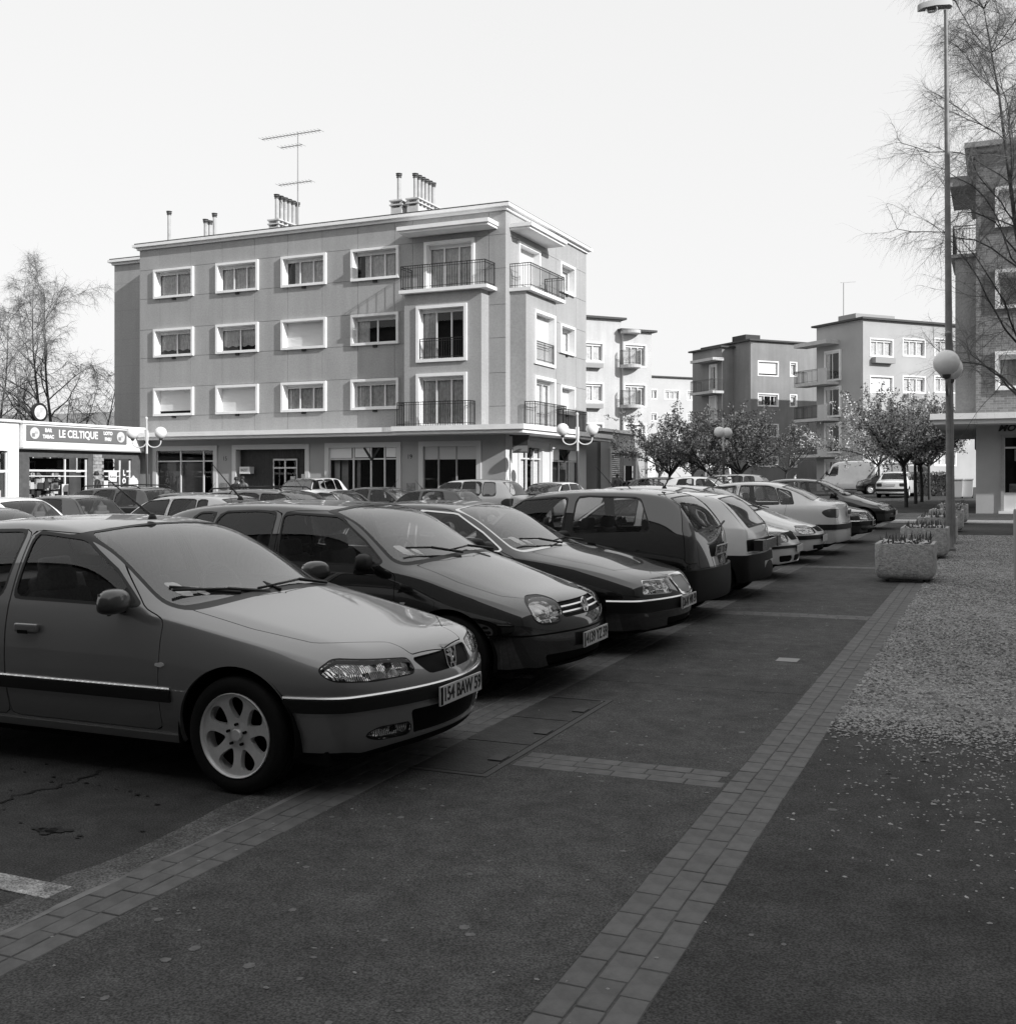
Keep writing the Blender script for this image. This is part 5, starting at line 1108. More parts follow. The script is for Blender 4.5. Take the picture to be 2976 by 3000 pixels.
def build_car(sp, lev=3, detail=2):
    """returns list of parts: (name, mesh, material key, parent index or None, matrix)"""
    parts = []
    def put(name, me, mat, par=None, mx=None):
        if me is None: return None
        parts.append((name, me, mat, par, mx)); return len(parts) - 1
    body = body_surface(sp, lev); full = body; L = sp['L']; Wd = max(s[1] for s in sp['st'])
    axF, axR = -sp['fo'], -sp['fo'] - sp['wb']; rad = sp.get('rad', .30)
    # --- wheel arches and underside
    for ax in (axF, axR):
        P = body.V; f = np.maximum(np.hypot(P[:,0]-ax, P[:,2]-rad) - (rad + sp.get('arch', .045)), .42*Wd - np.abs(P[:,1])); _, body = body.split(f)
    und, body = body.split(np.maximum(body.N[:,2] + .45, body.V[:,2] - .45)); put('underbody', und.mesh('underbody'), 'black')
    # --- glazing
    cab = [s for s in sp['st'] if s[5] is not None]
    rail = [(s[0], s[6]) for s in cab]; sh = [(s[0], s[2]) for s in sp['st']]
    P = body.V
    zr = interp(rail, P[:,0]); zs = interp(sh, P[:,0])
    g0 = sp.get('glass_lo', .045); g1 = sp.get('glass_hi', .05)
    glasses = []
    for wd in sp['windows']:       # (x0b,x0t,x1b,x1t) rear/front limits at sill and roof
        P = body.V; zr = interp(rail, P[:,0]); zs = interp(sh, P[:,0])
        t = np.clip((P[:,2] - zs) / .45, 0, 1.2); k = .03
        x0 = wd[0] + (wd[1]-wd[0])*t; x1 = wd[2] + (wd[3]-wd[2])*t
        f = smax(smax(P[:,2] - (zr - g1), zs + g0 - P[:,2], k), smax(P[:,0] - x1, x0 - P[:,0], k), wd[4] if len(wd) > 4 else .05)
        f = np.maximum(f, .35*Wd - np.abs(P[:,1]))
        sw = sp.get('seal', .016)
        gl, body = body.split(f); P = body.V
        if sp.get('sail') and not glasses:
            sl, gl = gl.split(sp['sail'] - gl.V[:,0])
            for sg in (1, -1): put('mirror_sail', sl.side(sg).mesh('mirror_sail', skirt=.012), 'plastic')
        glasses.append(gl)
        zr = interp(rail, P[:,0]); zs = interp(sh, P[:,0]); t = np.clip((P[:,2] - zs) / .45, 0, 1.2)
        x0 = wd[0] + (wd[1]-wd[0])*t; x1 = wd[2] + (wd[3]-wd[2])*t
        f = smax(smax(P[:,2] - (zr - g1), zs + g0 - P[:,2], k), smax(P[:,0] - x1, x0 - P[:,0], k), wd[4] if len(wd) > 4 else .05) - sw
        f = np.maximum(f, .35*Wd - np.abs(P[:,1]))
        se, body = body.split(f)
        for sg in (1, -1):
            i = put('side_window', gl.side(sg).mesh('side_window', out=-.006), 'glass')
            put('window_seal', se.side(sg).mesh('window_seal', skirt=.012), sp.get('seal_mat', 'rubber'), i)
    ws = sp['ws']   # windscreen: zlo, zhi, half width lo, hi, xmin, xmax
    for nm, w5 in (('windscreen', ws), ('rear_window', sp.get('rw'))):
        if not w5: continue
        zlo, zhi, hl, hh, xa, xb = w5[:6]; rr = w5[6] if len(w5) > 6 else .06
        def fld(P, kt=1.0):
            t = (P[:,2] - zlo) / (zhi - zlo); hw = hl + (hh - hl) * np.clip(t, -.2, 1.2); y2 = (P[:,1] / hl) ** 2
            sag = w5[7] if len(w5) > 7 else .03
            return smax(smax(kt*(P[:,2] - (zhi - sag * y2)), zlo - sag * .8 * y2 + .0 - P[:,2], .02), np.abs(P[:,1]) - hw, rr)
        def lim(P): return np.maximum(P[:,0] - xb, xa - P[:,0])
        gl, body = body.split(np.maximum(fld(body.V), lim(body.V)))
        stk = []
        if nm == 'windscreen' and detail > 1:
            for (y0, za, sy_, sz_) in ((-hl+.13, zlo+.045, .07, .07), (-hl+.22, zlo+.03, .05, .045)):
                st_, gl = gl.split(np.maximum(np.abs(gl.V[:,1]-y0)-sy_/2, np.abs(gl.V[:,2]-za)-sz_/2)); stk.append(st_)
        i = put(nm, gl.mesh(nm, out=-.004), 'glass' if nm == 'rear_window' else 'screen')
        for st_ in stk: put('windscreen_sticker', st_.mesh('windscreen_sticker', out=-.003), 'plate', i)
        se, body = body.split(np.maximum(fld(body.V, 3.0) - sp.get('wseal', .022), lim(body.V))); put('window_seal', se.mesh('window_seal', out=-.001, skirt=.01), sp.get('wseal_mat', 'rubber'), i)
    # --- applied features (lamps, grilles, strips ...)
    for ft in sp.get('features', []):
        kind, poly, opt = ft; nm = opt['name']; P = body.V; N = body.N
        if kind == 'front': q = np.stack([np.abs(P[:,1]) if opt.get('sym') else P[:,1], P[:,2]], 1); lim = np.maximum(opt.get('xmin', -.75) - P[:,0], .0 - N[:,0] if not opt.get('nolim') else -1)
        elif kind == 'rear': q = np.stack([np.abs(P[:,1]) if opt.get('sym') else P[:,1], P[:,2]], 1); lim = np.maximum(P[:,0] + L - opt.get('xmax', .7), N[:,0])
        elif kind == 'side': q = np.stack([P[:,0], P[:,2]], 1); lim = .3*Wd - np.abs(P[:,1])
        elif kind == 'top': q = np.stack([P[:,0], np.abs(P[:,1]) if opt.get('sym') else P[:,1]], 1); lim = opt.get('nz', .25) - N[:,2]
        elif kind == 'corner':   # wraps round a corner: coordinate runs along the perimeter seen from above
            an = opt['an']; q = np.stack([(np.abs(P[:,1])) * math.cos(an) - (P[:,0] - opt['x0']) * math.sin(an), P[:,2]], 1)
            lim = np.maximum(opt.get('xlim', -.9) - P[:,0], -1) if opt['x0'] > -1 else np.maximum(P[:,0] - opt.get('xlim', -L+.9), -1)
            if 'ymin' in opt: lim = np.maximum(lim, opt['ymin'] - np.abs(P[:,1]))
        if kind == 'band':       # band between two heights over a limited x range, right round the body
            lo, hi = poly; pc = body; rest = []
            for fn in (lambda P: P[:,2] - hi, lambda P: lo - P[:,2], lambda P: opt.get('x0', -9) - P[:,0], lambda P: P[:,0] - opt.get('x1', 9), lambda P: np.abs(P[:,1]) - opt.get('ymax', 9)):
                if len(pc.T): pc, r_ = pc.split(fn(pc.V)); rest.append(r_)
            body = rest[0]
            for r_ in rest[1:]: body = body.join(r_)
        else: f = np.maximum(sdf_poly(q, poly), lim)
        if kind == 'band': rings_ = []
        elif opt.get('rim', 0):
            big, body = body.split(f - opt['rim'])
            P = big.V; 
            f2 = np.maximum(sdf_poly(q2(kind, big, opt, L), poly), -9) if kind != 'band' else None
            pc, ring = big.split(f2)
            rings_ = [ring]
        else: pc, body = body.split(f); rings_ = []
        sides = (1, -1) if opt.get('pair') else (0,)
        for sg in sides:
            pp = pc.side(sg) if sg else pc
            if len(pp.T) == 0: continue
            if opt.get('lamp'):
                rp = SM(pp.V.copy(), pp.N.copy(), pp.T); cz = np.floor(pp.V[:,1]*17 + pp.V[:,0]*9 + 100) + 7*np.floor((pp.V[:,2]-.5)*22); hs = np.sin(cz*12.9898)*43758.5453; hs = hs - np.floor(hs); h2 = np.sin(cz*78.233)*12543.123; h2 -= np.floor(h2)
                rp.N = rp.N + np.stack([0*hs, (h2-.5)*1.0, hs*1.7-.45], 1); rp.N /= np.linalg.norm(rp.N, axis=1)[:, None]; rpp = SM(pp.V - pp.N*.028, rp.N, pp.T)
                i = put(nm, rpp.mesh(nm), opt.get('mat', 'reflector')); put('lens', pp.mesh('lens', out=.001, skirt=.012), opt.get('lens', 'lens'), i)
                rg = rings_[0].side(sg) if sg else rings_[0] if rings_ else None
                if rings_: put('lamp_surround', rg.mesh('lamp_surround', out=-.003, skirt=.03), opt.get('rim_mat', 'rubber'), i)
            else:
                if opt.get('mat') == 'bright':      # strip normals all tilted up to put a sky glint on it
                    z_ = pp.V[:,2]; t_ = (z_ - z_.min())/max(np.ptp(z_), 1e-6); pp.N = pp.N + np.outer(0*t_ + .75, [0, 0, 1]); pp.N /= np.linalg.norm(pp.N, axis=1)[:, None]
                i = put(nm, pp.mesh(nm, out=opt.get('out', 0), skirt=opt.get('skirt', .012)), opt.get('mat', 'black'))
                if rings_: put('trim', (rings_[0].side(sg) if sg else rings_[0]).mesh('trim', out=opt.get('rim_out', .004), skirt=.012), opt.get('rim_mat', 'chrome'), i)
    # --- panels divided by gaps
    for nm, kind, poly in sp.get('panels', []):
        def fl(b):
            P = b.V
            if kind == 'side': return np.maximum(sdf_poly(np.stack([P[:,0], P[:,2]], 1), poly), .33*Wd - np.abs(P[:,1]))
            if kind == 'top': return np.maximum(sdf_poly(np.stack([P[:,0], np.abs(P[:,1])], 1), poly), sp.get('hood_z', .5) - P[:,2])
            return np.maximum(sdf_poly(np.stack([np.abs(P[:,1]), P[:,2]], 1), poly), P[:,0] + L - .8)
        pc, body = body.split(fl(body))
        gap, body = body.split(fl(body) - .005)
        put('panel_gap', gap.mesh('panel_gap', out=-.010), 'black')
        if kind == 'side':
            for sg in (1, -1): put(nm, pc.side(sg).mesh(nm, skirt=.012), 'paint')
        else: put(nm, pc.mesh(nm, skirt=.012), 'paint')
    put('body_shell', body.mesh('body_shell', skirt=.02), 'paint')
    # --- wheels, wells
    wsx = wheel_set(rad, sp.get('tw', .195), sp.get('wheel', 'cap'), sp.get('rim_r', .19))
    for ax in (axF, axR):
        for sg in (1, -1):
            rot = Matrix.Rotation(math.pi if sg > 0 else 0, 4, 'Z'); y = sg * (sp.get('track', Wd - .125))
            steer = Matrix.Rotation(sp.get('steer', 0) if ax == axF else 0, 4, 'Z')
            mx = Matrix.Translation((ax, y, rad)) @ steer @ rot
            i = put('wheel', wsx[0], 'tyre', None, mx)
            put('rim', wsx[1], 'rim', i); put('rim_lip', wsx[2], 'rim', i); put('brake_disc', wsx[5], 'black', i)
            if detail > 1: put('hub_cap', wsx[3], 'rim', i); put('wheel_bolts', wsx[4], 'black', i)
            b = MB(); R0 = rad + sp.get('arch', .045) + .012; n_ = 20
            for k in range(n_+1):
                an = R(-14) + R(208)*k/n_; cx, cz = ax + R0*math.cos(an), rad + R0*math.sin(an)
                b.v += [(cx, sg*(Wd-.035), cz), (cx, sg*(Wd-.30), cz), (ax, sg*(Wd-.30), rad)]
                if k: i0 = 3*(k-1); b.f += [(i0, i0+1, i0+4, i0+3), (i0+1, i0+2, i0+4)]
            put('wheel_well', b.mesh('wheel_well'), 'black')
    b = MB(); b.box(-L+.35, -.4, -Wd+.14, Wd-.14, .17, .24); put('floor_pan', b.mesh('floor_pan'), 'black')
    # --- cabin
    if detail > 0:
        for (x, y) in sp.get('seats', []): put('seat', seat_mesh(), 'interior', None, Matrix.Translation((x, y, sp.get('seat_z', .16))))
        dx = sp.get('dash', (-1.45, .86)); b = MB(); b.box(dx[0]-.25, dx[0]+.25, -Wd+.14, Wd-.14, .5, dx[1]); put('dashboard', b.mesh('dashboard'), 'interior')
        b = MB(); n = 20; c = Vector((dx[0]-.42, .36, dx[1]+.02)); e = []
        for k in range(n+1):
            an = 2*math.pi*k/n; e.append(c + Vector((-.07*math.sin(an)*1.0, .18*math.cos(an), .165*math.sin(an))))
        b.tube(e, .013, 6, False); b.bar(c + Vector((.0,-.17,0)), c + Vector((0,.17,0)), .03); b.bar(c, c + Vector((.18, 0, -.08)), .05)
        put('steering_wheel', b.mesh('steering_wheel', True), 'interior')
        b = MB(); bl = sp.get('belt_in', .74); b.box(sp.get('cab_x', (-L+1.0, -1.5))[0], sp.get('cab_x', (-L+1.0, -1.5))[1], -Wd+.10, -Wd+.12, .25, bl); b.box(sp.get('cab_x', (-L+1.0, -1.5))[0], sp.get('cab_x', (-L+1.0, -1.5))[1], Wd-.12, Wd-.10, .25, bl)
        put('door_lining', b.mesh('door_lining'), 'interior')
        if sp.get('shelf'):
            b = MB(); x0, x1, z = sp['shelf']; b.box(x0, x1, -Wd+.2, Wd-.2, z-.03, z); put('parcel_shelf', b.mesh('parcel_shelf'), 'interior')
    for (nm, me, mk, y, z, o_, tl) in sp.get('snaps', []):
        i_ = np.argmin(np.hypot(full.V[:,1]-y, full.V[:,2]-z) + 10*(full.V[:,0] < -.5)); put(nm, me, mk, None, front_mx(full.V[i_,0]+o_, z, tl, y))
    # --- mirrors, wipers, handles, aerial, plates
    for sg in (1, -1):
        if sp.get('mirror'):
            x, y, z, sx, sy, sz = sp['mirror']; me = mirror_mesh(sx, sy, sz)
            i = put('door_mirror', me, sp.get('mirror_mat', 'paint'), None, Matrix.Translation((x, sg*y, z)) @ Matrix.Rotation(sg*R(-12), 4, 'Z'))
            b = MB(); b.box(-sx*.175-.006, -sx*.175-.002, -sy*.40, sy*.40, sz*.14, sz*.86); put('mirror_glass', b.mesh('mirror_glass'), 'chrome', i)
            b = MB(); b.prism([(-.09, -.01), (.10, -.01), (.03, .06), (-.05, .13)], -.012, .012, 'xz'); b.bar((-.0, -.01, .03), (0.02, sg*(sy*.42), .05), .06, .045)
            put('mirror_base', b.mesh('mirror_base'), 'plastic', i, Matrix.Translation((-.03, -sg*(sy*.5+.03), -.02)))
        for (x, z, y) in sp.get('handles', []):
            b = bmesh.new(); me = rounded_box_mesh('h', .17, .03, .05, .012, 2); me.transform(Matrix.Translation((0, 0, -.025))); 
            i = put('door_handle', me, sp.get('handle_mat', 'paint'), None, Matrix.Translation((x, sg*(y+.006), z))); b.free()
            c = MB(); c.box(-.075, .0, -.004, .004, -.032, -.012); put('handle_recess', c.mesh('handle_recess'), 'black', i, Matrix.Translation((.02, sg*.014, 0)))
    for wp in sp.get('wipers', []):
        b = MB(); p = [Vector(q) for q in wp]; b.tube(p[:2] if len(p) > 1 else p, .011, 5); b.tube(p[1:], .008, 5) if len(p) > 2 else None
        put('wiper', b.mesh('wiper', True), 'rubber')
    if sp.get('aerial'):
        x, z, dx, dz = sp['aerial']; b = MB(); b.lathe([(.03, 0), (.024, .018), (.014, .035), (0, .04)], 10, 'z', (x, sp.get('aerial_y', 0), z)); b.tube([(x, sp.get('aerial_y', 0), z+.02), (x+dx*.3, sp.get('aerial_y', 0), z+.02+dz*.3)], [.010, .007], 6); b.tube([(x+dx*.3, sp.get('aerial_y', 0), z+.02+dz*.3), (x+dx, sp.get('aerial_y', 0), z+.02+dz)], [.006, .0025], 6)
        put('aerial', b.mesh('aerial'), 'rubber')
    for (end, x, y, z, wd, ht, tilt, txt) in sp.get('plates', []):
        sgx = 1 if end == 'front' else -1; sel = (np.abs(full.V[:,1]-y) < wd/2) & (np.abs(full.V[:,2]-z) < ht/2) & ((full.V[:,0] > -.6) if end == 'front' else (full.V[:,0] < -L+.6))
        if sel.any(): x = sgx*np.max(sgx*full.V[sel,0]) + sgx*.014
        b = MB(); b.box(-wd/2, wd/2, -ht/2, ht/2, -.006, .004); rz = 90 if end == 'front' else -90
        mx = Matrix.Translation((x, y, z)) @ Matrix.Rotation(R(rz), 4, 'Z') @ Matrix.Rotation(R(90 + tilt), 4, 'X')
        i = put('number_plate', b.mesh('number_plate'), 'plate', None, mx)
        if txt:
            t = text_mesh(txt, ht*1.02, 1.0, .0015, bold=ht*.012); xs = [v.co.x for v in t.vertices]; k = wd*.88/(max(xs)-min(xs)); t.transform(Matrix.Diagonal((k, 1, 1, 1)))
            put('plate_lettering', t, 'ink', i, Matrix.Translation((.012, 0, .0055)))
            c = MB(); c.box(-wd/2+.004, -wd/2+.03, -ht/2+.004, ht/2-.004, .004, .0048); put('plate_band', c.mesh('plate_band'), 'black', i)
    for ex in sp.get('extras', []): put(*ex)
    return parts
def q2(kind, b, opt, L):
    P = b.V
    if kind in ('front', 'rear'): return np.stack([np.abs(P[:,1]) if opt.get('sym') else P[:,1], P[:,2]], 1)
    if kind == 'side': return np.stack([P[:,0], P[:,2]], 1)
    if kind == 'top': return np.stack([P[:,0], np.abs(P[:,1]) if opt.get('sym') else P[:,1]], 1)
    an = opt['an']; return np.stack([(np.abs(P[:,1])) * math.cos(an) - (P[:,0] - opt['x0']) * math.sin(an), P[:,2]], 1)

def M_lamp():
    if 'reflector' in MATS: return MATS['reflector']
    m = M('reflector', .96, .10, 1.0); t = m.node_tree; n = t.nodes; l = t.links.new; p = n['Principled BSDF']
    tc = n.new('ShaderNodeTexCoord'); mp = n.new('ShaderNodeMapping'); mp.inputs['Scale'].default_value = (7, 7, 9)
    vo = n.new('ShaderNodeTexVoronoi'); vo.inputs['Scale'].default_value = 1.3; wv = n.new('ShaderNodeTexWave'); wv.inputs['Scale'].default_value = 4.0; wv.inputs['Distortion'].default_value = 3; wv.bands_direction = 'Y'
    b = n.new('ShaderNodeBump'); b.inputs['Strength'].default_value = .5; b.inputs['Distance'].default_value = .05
    b2 = n.new('ShaderNodeBump'); b2.inputs['Strength'].default_value = .4; b2.inputs['Distance'].default_value = .02
    l(tc.outputs['Object'], mp.inputs[0]); l(mp.outputs[0], vo.inputs['Vector']); l(mp.outputs[0], wv.inputs['Vector']); l(vo.outputs['Distance'], b.inputs['Height']); l(wv.outputs['Fac'], b2.inputs['Height']); l(b.outputs[0], b2.inputs['Normal']); l(b2.outputs[0], p.inputs['Normal'])
    return m
CM = {'black': M('matt black underside', .008, .8, spec=.1), 'rubber': M('black rubber', .010, .5, spec=.25), 'plastic': M('dark grey plastic', .014, .5, spec=.25, bump=(300, .05)),
      'glass': M_glass('car side glass', .74, 1.5), 'screen': M_glass('car windscreen', .78, 2.2, 0, .05), 'lens': M_glass('lamp lens', .92, 1.4), 'reflector': M_lamp(),
      'tail': M('tail lamp', .035, .25, 0, coat=1), 'taillens': M_glass('tail lamp lens', .3, 1.5), 'chrome': M('chrome trim', .75, .12, 1.0), 'rim': M('wheel alloy', .74, .35, .35, var=(30, .08)),
      'tyre': M('tyre rubber', .011, .8, spec=.2, bump=(120, .15)), 'interior': M('car interior cloth', .13, .9, var=(60, .25)), 'plate': M('number plate white', .62, .35), 'ink': M('black lettering', .012, .5), 'grille': M('black grille', .004, .6, spec=.08), 'steel': M('steel rim', .3, .45, .5), 'mirrorp': M('shaded mirror cap', .05, .3, .2, coat=.6), 'bright': M('bright strip', .85, .18, .7)}  # mirrorp: body grey darkened in colour to carry the mirror's shading
def paint(name, v, metal=.0, rough=.35, coat=1.0): return M('paint ' + name, v, rough, metal, coat=coat, spec=.5 if metal > 0 else .12, cior=2.0 if v < .03 else 1.8 if v < .3 else 1.55, var=(700, .12) if metal > 0 else (3, .05))
def place_car(parts, name, label, cat, mw, pm, group=None, over={}):
    root = thing(name, label, cat, mw, group); obs = []
    for (nm, me, mk, par, mx) in parts:
        o = link(nm, me, root if par is None else obs[par], mx)
        mat = pm if mk == 'paint' else over.get(mk, CM.get(mk))
        if len(me.materials) == 0: me.materials.append(mat)
        if me.materials[0] != mat: o.material_slots[0].link = 'OBJECT'; o.material_slots[0].material = mat
        obs.append(o)
    return root
def lion_mesh():
    """shield outline with a rampant figure, chrome"""
    b = MB()
    sh = [(-.062, .058), (-.05, -.03), (-.03, -.058), (.0, -.066), (.03, -.058), (.05, -.03), (.062, .058)]
    for p, q in zip(sh[:-1], sh[1:]): b.bar((p[0], p[1], 0), (q[0], q[1], 0), .008, .010)
    for poly in ([(-.012,.052),(.014,.05),(.022,.03),(.012,.018),(.016,-.01),(.006,-.03),(-.010,-.016),(-.006,.012),(-.018,.03)],
                 [(-.006,.012),(-.036,.026),(-.040,.016),(-.008,.0)], [(.0,.03),(-.03,.046),(-.034,.038),(-.004,.018)],
                 [(.004,-.02),(-.018,-.03),(-.020,-.052),(-.012,-.052),(-.008,-.036),(.01,-.03)], [(.008,-.02),(.028,-.034),(.026,-.052),(.018,-.052),(.016,-.038),(.002,-.03)],
                 [(.012,-.005),(.034,.004),(.030,.03),(.038,.03),(.042,-.002),(.014,-.015)]):
        b.prism(poly, -.002, .006)
    return b.mesh('badge')
def roundel_mesh():
    b = MB(); n = 32
    b.tube([(.056*math.cos(2*math.pi*k/n), .056*math.sin(2*math.pi*k/n), 0) for k in range(n+1)], .0075, 6, False)
    for p, q in (((-.02,.05),(0,.008)),((0,.008),(.02,.05)),((-.045,.03),(-.022,-.045)),((-.022,-.045),(0,.0)),((0,0),(.022,-.045)),((.022,-.045),(.045,.03))):
        b.bar((p[0],p[1],0),(q[0],q[1],0), .010, .010)
    return b.mesh('badge')
def front_mx(x, z, tilt=0.0, y=0.0): return Matrix.Translation((x, y, z)) @ Matrix.Rotation(R(90), 4, 'Z') @ Matrix.Rotation(R(90 - tilt), 4, 'X')
def rear_mx(x, z, tilt=0.0, y=0.0): return Matrix.Translation((x, y, z)) @ Matrix.Rotation(R(-90), 4, 'Z') @ Matrix.Rotation(R(90 - tilt), 4, 'X')
def bars(name, y0, y1, zs, x, bow=.02, t=.008):
    b = MB()
    for z in zs:
        n = 8; pts = [(x + bow*(1-((2*k/n-1))**2), y0 + (y1-y0)*k/n, z) for k in range(n+1)]
        for p, q in zip(pts[:-1], pts[1:]): b.bar(p, q, .012, t)
    return b.mesh(name)

SPECS = {}
# ---- long saloon (nearest car)
SPECS['saloon'] = dict(L=4.60, fo=.90, wb=2.70, rad=.305, arch=.055, tw=.20, rim_r=.218, wheel='alloy', deckp=[0,.42,.82,.94,.985,1], zm=.56, zb=.19, tum=.022, steer=R(0),
  st=[(-.30,.775,.66,.72,.735,None,0), (-.50,.845,.72,.775,.785,None,0), (-.90,.878,.80,.815,.868,None,0), (-1.22,.882,.865,.825,.948,None,0),
      (-1.50,.882,.905,.828,1.075,.772,.948), (-1.80,.882,.912,.828,1.245,.690,1.165), (-2.12,.882,.918,.828,1.372,.610,1.335), (-2.62,.882,.925,.828,1.412,.572,1.378), (-3.12,.882,.932,.826,1.402,.560,1.368),
      (-3.52,.880,.942,.822,1.315,.585,1.27), (-3.86,.876,.952,.812,1.155,.655,1.10), (-4.02,.872,.955,.805,1.045,None,0), (-4.25,.86,.952,.79,1.02,None,0), (-4.40,.815,.93,.745,1.0,None,0)],
  nose=[.13,.24,.275,.28,.20,.13], tail=[.10,.16,.19,.19,.14,.12], chin=-.005,
  ws=(.975,1.352,.715,.585,-2.3,-1.10,.06,.045), rw=(1.075,1.325,.62,.535,-4.0,-3.2,.06,.03),
  windows=[(-2.49,-2.53,-1.60,-1.15,.05), (-3.40,-3.22,-2.60,-2.62,.05), (-3.66,-3.50,-3.44,-3.26,.03)], seal=.018, wseal=.02,
  features=[
    ('corner', rpoly([(.80,.706),(.36,.666),(.335,.596),(.60,.592),(.83,.612),(.885,.66)], .04), dict(name='headlight', an=R(38), x0=0, xlim=-.62, ymin=.30, pair=1, lamp=1, rim=.007)),
    ('front', rpoly([(-.31,.665),(.31,.665),(.245,.575),(-.245,.575)], .03), dict(name='grille', mat='grille', out=-.012, skirt=.0)),
    ('front', rpoly([(-.40,.41),(.40,.41),(.36,.27),(-.36,.27)], .02), dict(name='lower_intake', mat='grille', out=-.02, skirt=0)),
    ('corner', rpoly([(.40,.345),(.60,.345),(.68,.315),(.60,.285),(.40,.285)], .03), dict(name='fog_lamp', an=R(30), x0=0, xlim=-.6, ymin=.38, pair=1, lamp=1, rim=.008)),
    ('band', (.448,.512), dict(name='bumper_strip', x0=-.60, x1=9, mat='plastic', out=.012, skirt=.02)),
    ('band', (.514,.523), dict(name='bumper_chrome_strip', x0=-.60, x1=9, mat='bright', out=.012, skirt=.006)),
    ('band', (.452,.512), dict(name='side_moulding', x0=-3.28, x1=-1.30, mat='plastic', out=.014, skirt=.02)),
    ('band', (.514,.523), dict(name='side_chrome_strip', x0=-3.28, x1=-1.30, mat='bright', out=.012, skirt=.006)),
    ('band', (.50,.60), dict(name='rear_bumper_strip', x0=-9, x1=-4.02, mat='plastic', out=.014, skirt=.02)),
    ('band', (.205,.275), dict(name='sill', x0=-3.22, x1=-1.27, mat='paint', out=.016, skirt=.02)),
    ('side', rpoly([(-1.40,.665),(-1.33,.665),(-1.33,.635),(-1.40,.635)], .01), dict(name='side_indicator', mat='plate', out=.006, pair=1)),
    ('corner', rpoly([(.56,.875),(.82,.885),(.93,.83),(.86,.735),(.60,.73)], .05), dict(name='tail_light', an=R(-38), x0=-4.6, xlim=-4.0, ymin=.4, pair=1, mat='tail', out=.004, rim=.008, rim_mat='rubber', rim_out=0)),
  ],
  panels=[('front_door', 'side', rpoly([(-1.39,.29),(-1.375,.88),(-1.52,.93),(-1.93,1.27),(-2.12,1.315),(-2.56,1.338),(-2.515,.90),(-2.50,.29)], .04)),
          ('rear_door', 'side', rpoly([(-2.512,.29),(-2.525,.90),(-2.572,1.338),(-3.15,1.33),(-3.40,1.24),(-3.52,.98),(-3.48,.75),(-3.28,.45),(-3.16,.29)], .05)),
          ('bonnet', 'top', [(-1.19,0),(-1.22,.40),(-1.33,.66),(-1.28,.70),(-.90,.69),(-.55,.63),(-.47,.56),(-.30,.31),(-.17,.29),(-.13,0)]),
          ('boot_lid', 'rear', rpoly([(0,1.2),(.62,1.2),(.60,.93),(.52,.62),(0,.62)], .03))],
  hood_z=.60, sail=-1.70, seats=[(-2.25,.37),(-2.25,-.37),(-3.05,.36),(-3.05,-.36)], dash=(-1.52,.885), cab_x=(-3.7,-1.5), belt_in=.88, shelf=(-4.0,-3.45,.95), seat_z=.14,
  mirror=(-1.62,.945,.915,.14,.23,.135), mirror_mat='mirrorp', handles=[(-2.33,.80,.872),(-3.28,.80,.872)], handle_mat='paint',
  wipers=[((-1.24,.52,.955),(-1.30,.30,.995),(-1.27,-.15,.985)), ((-1.36,.02,1.0),(-1.22,.0,.965)), ((-1.24,-.08,.960),(-1.33,-.35,1.0),(-1.46,-.66,1.02)), ((-1.28,-.30,.975),(-1.52,-.62,1.03))],
  aerial=(-2.20,1.378,-.42,.27), plates=[('front',-.002,0,.455,.50,.102,0,'154 BAW 59'), ('rear',-4.605,0,.80,.52,.11,0,'418 AZF 59')])
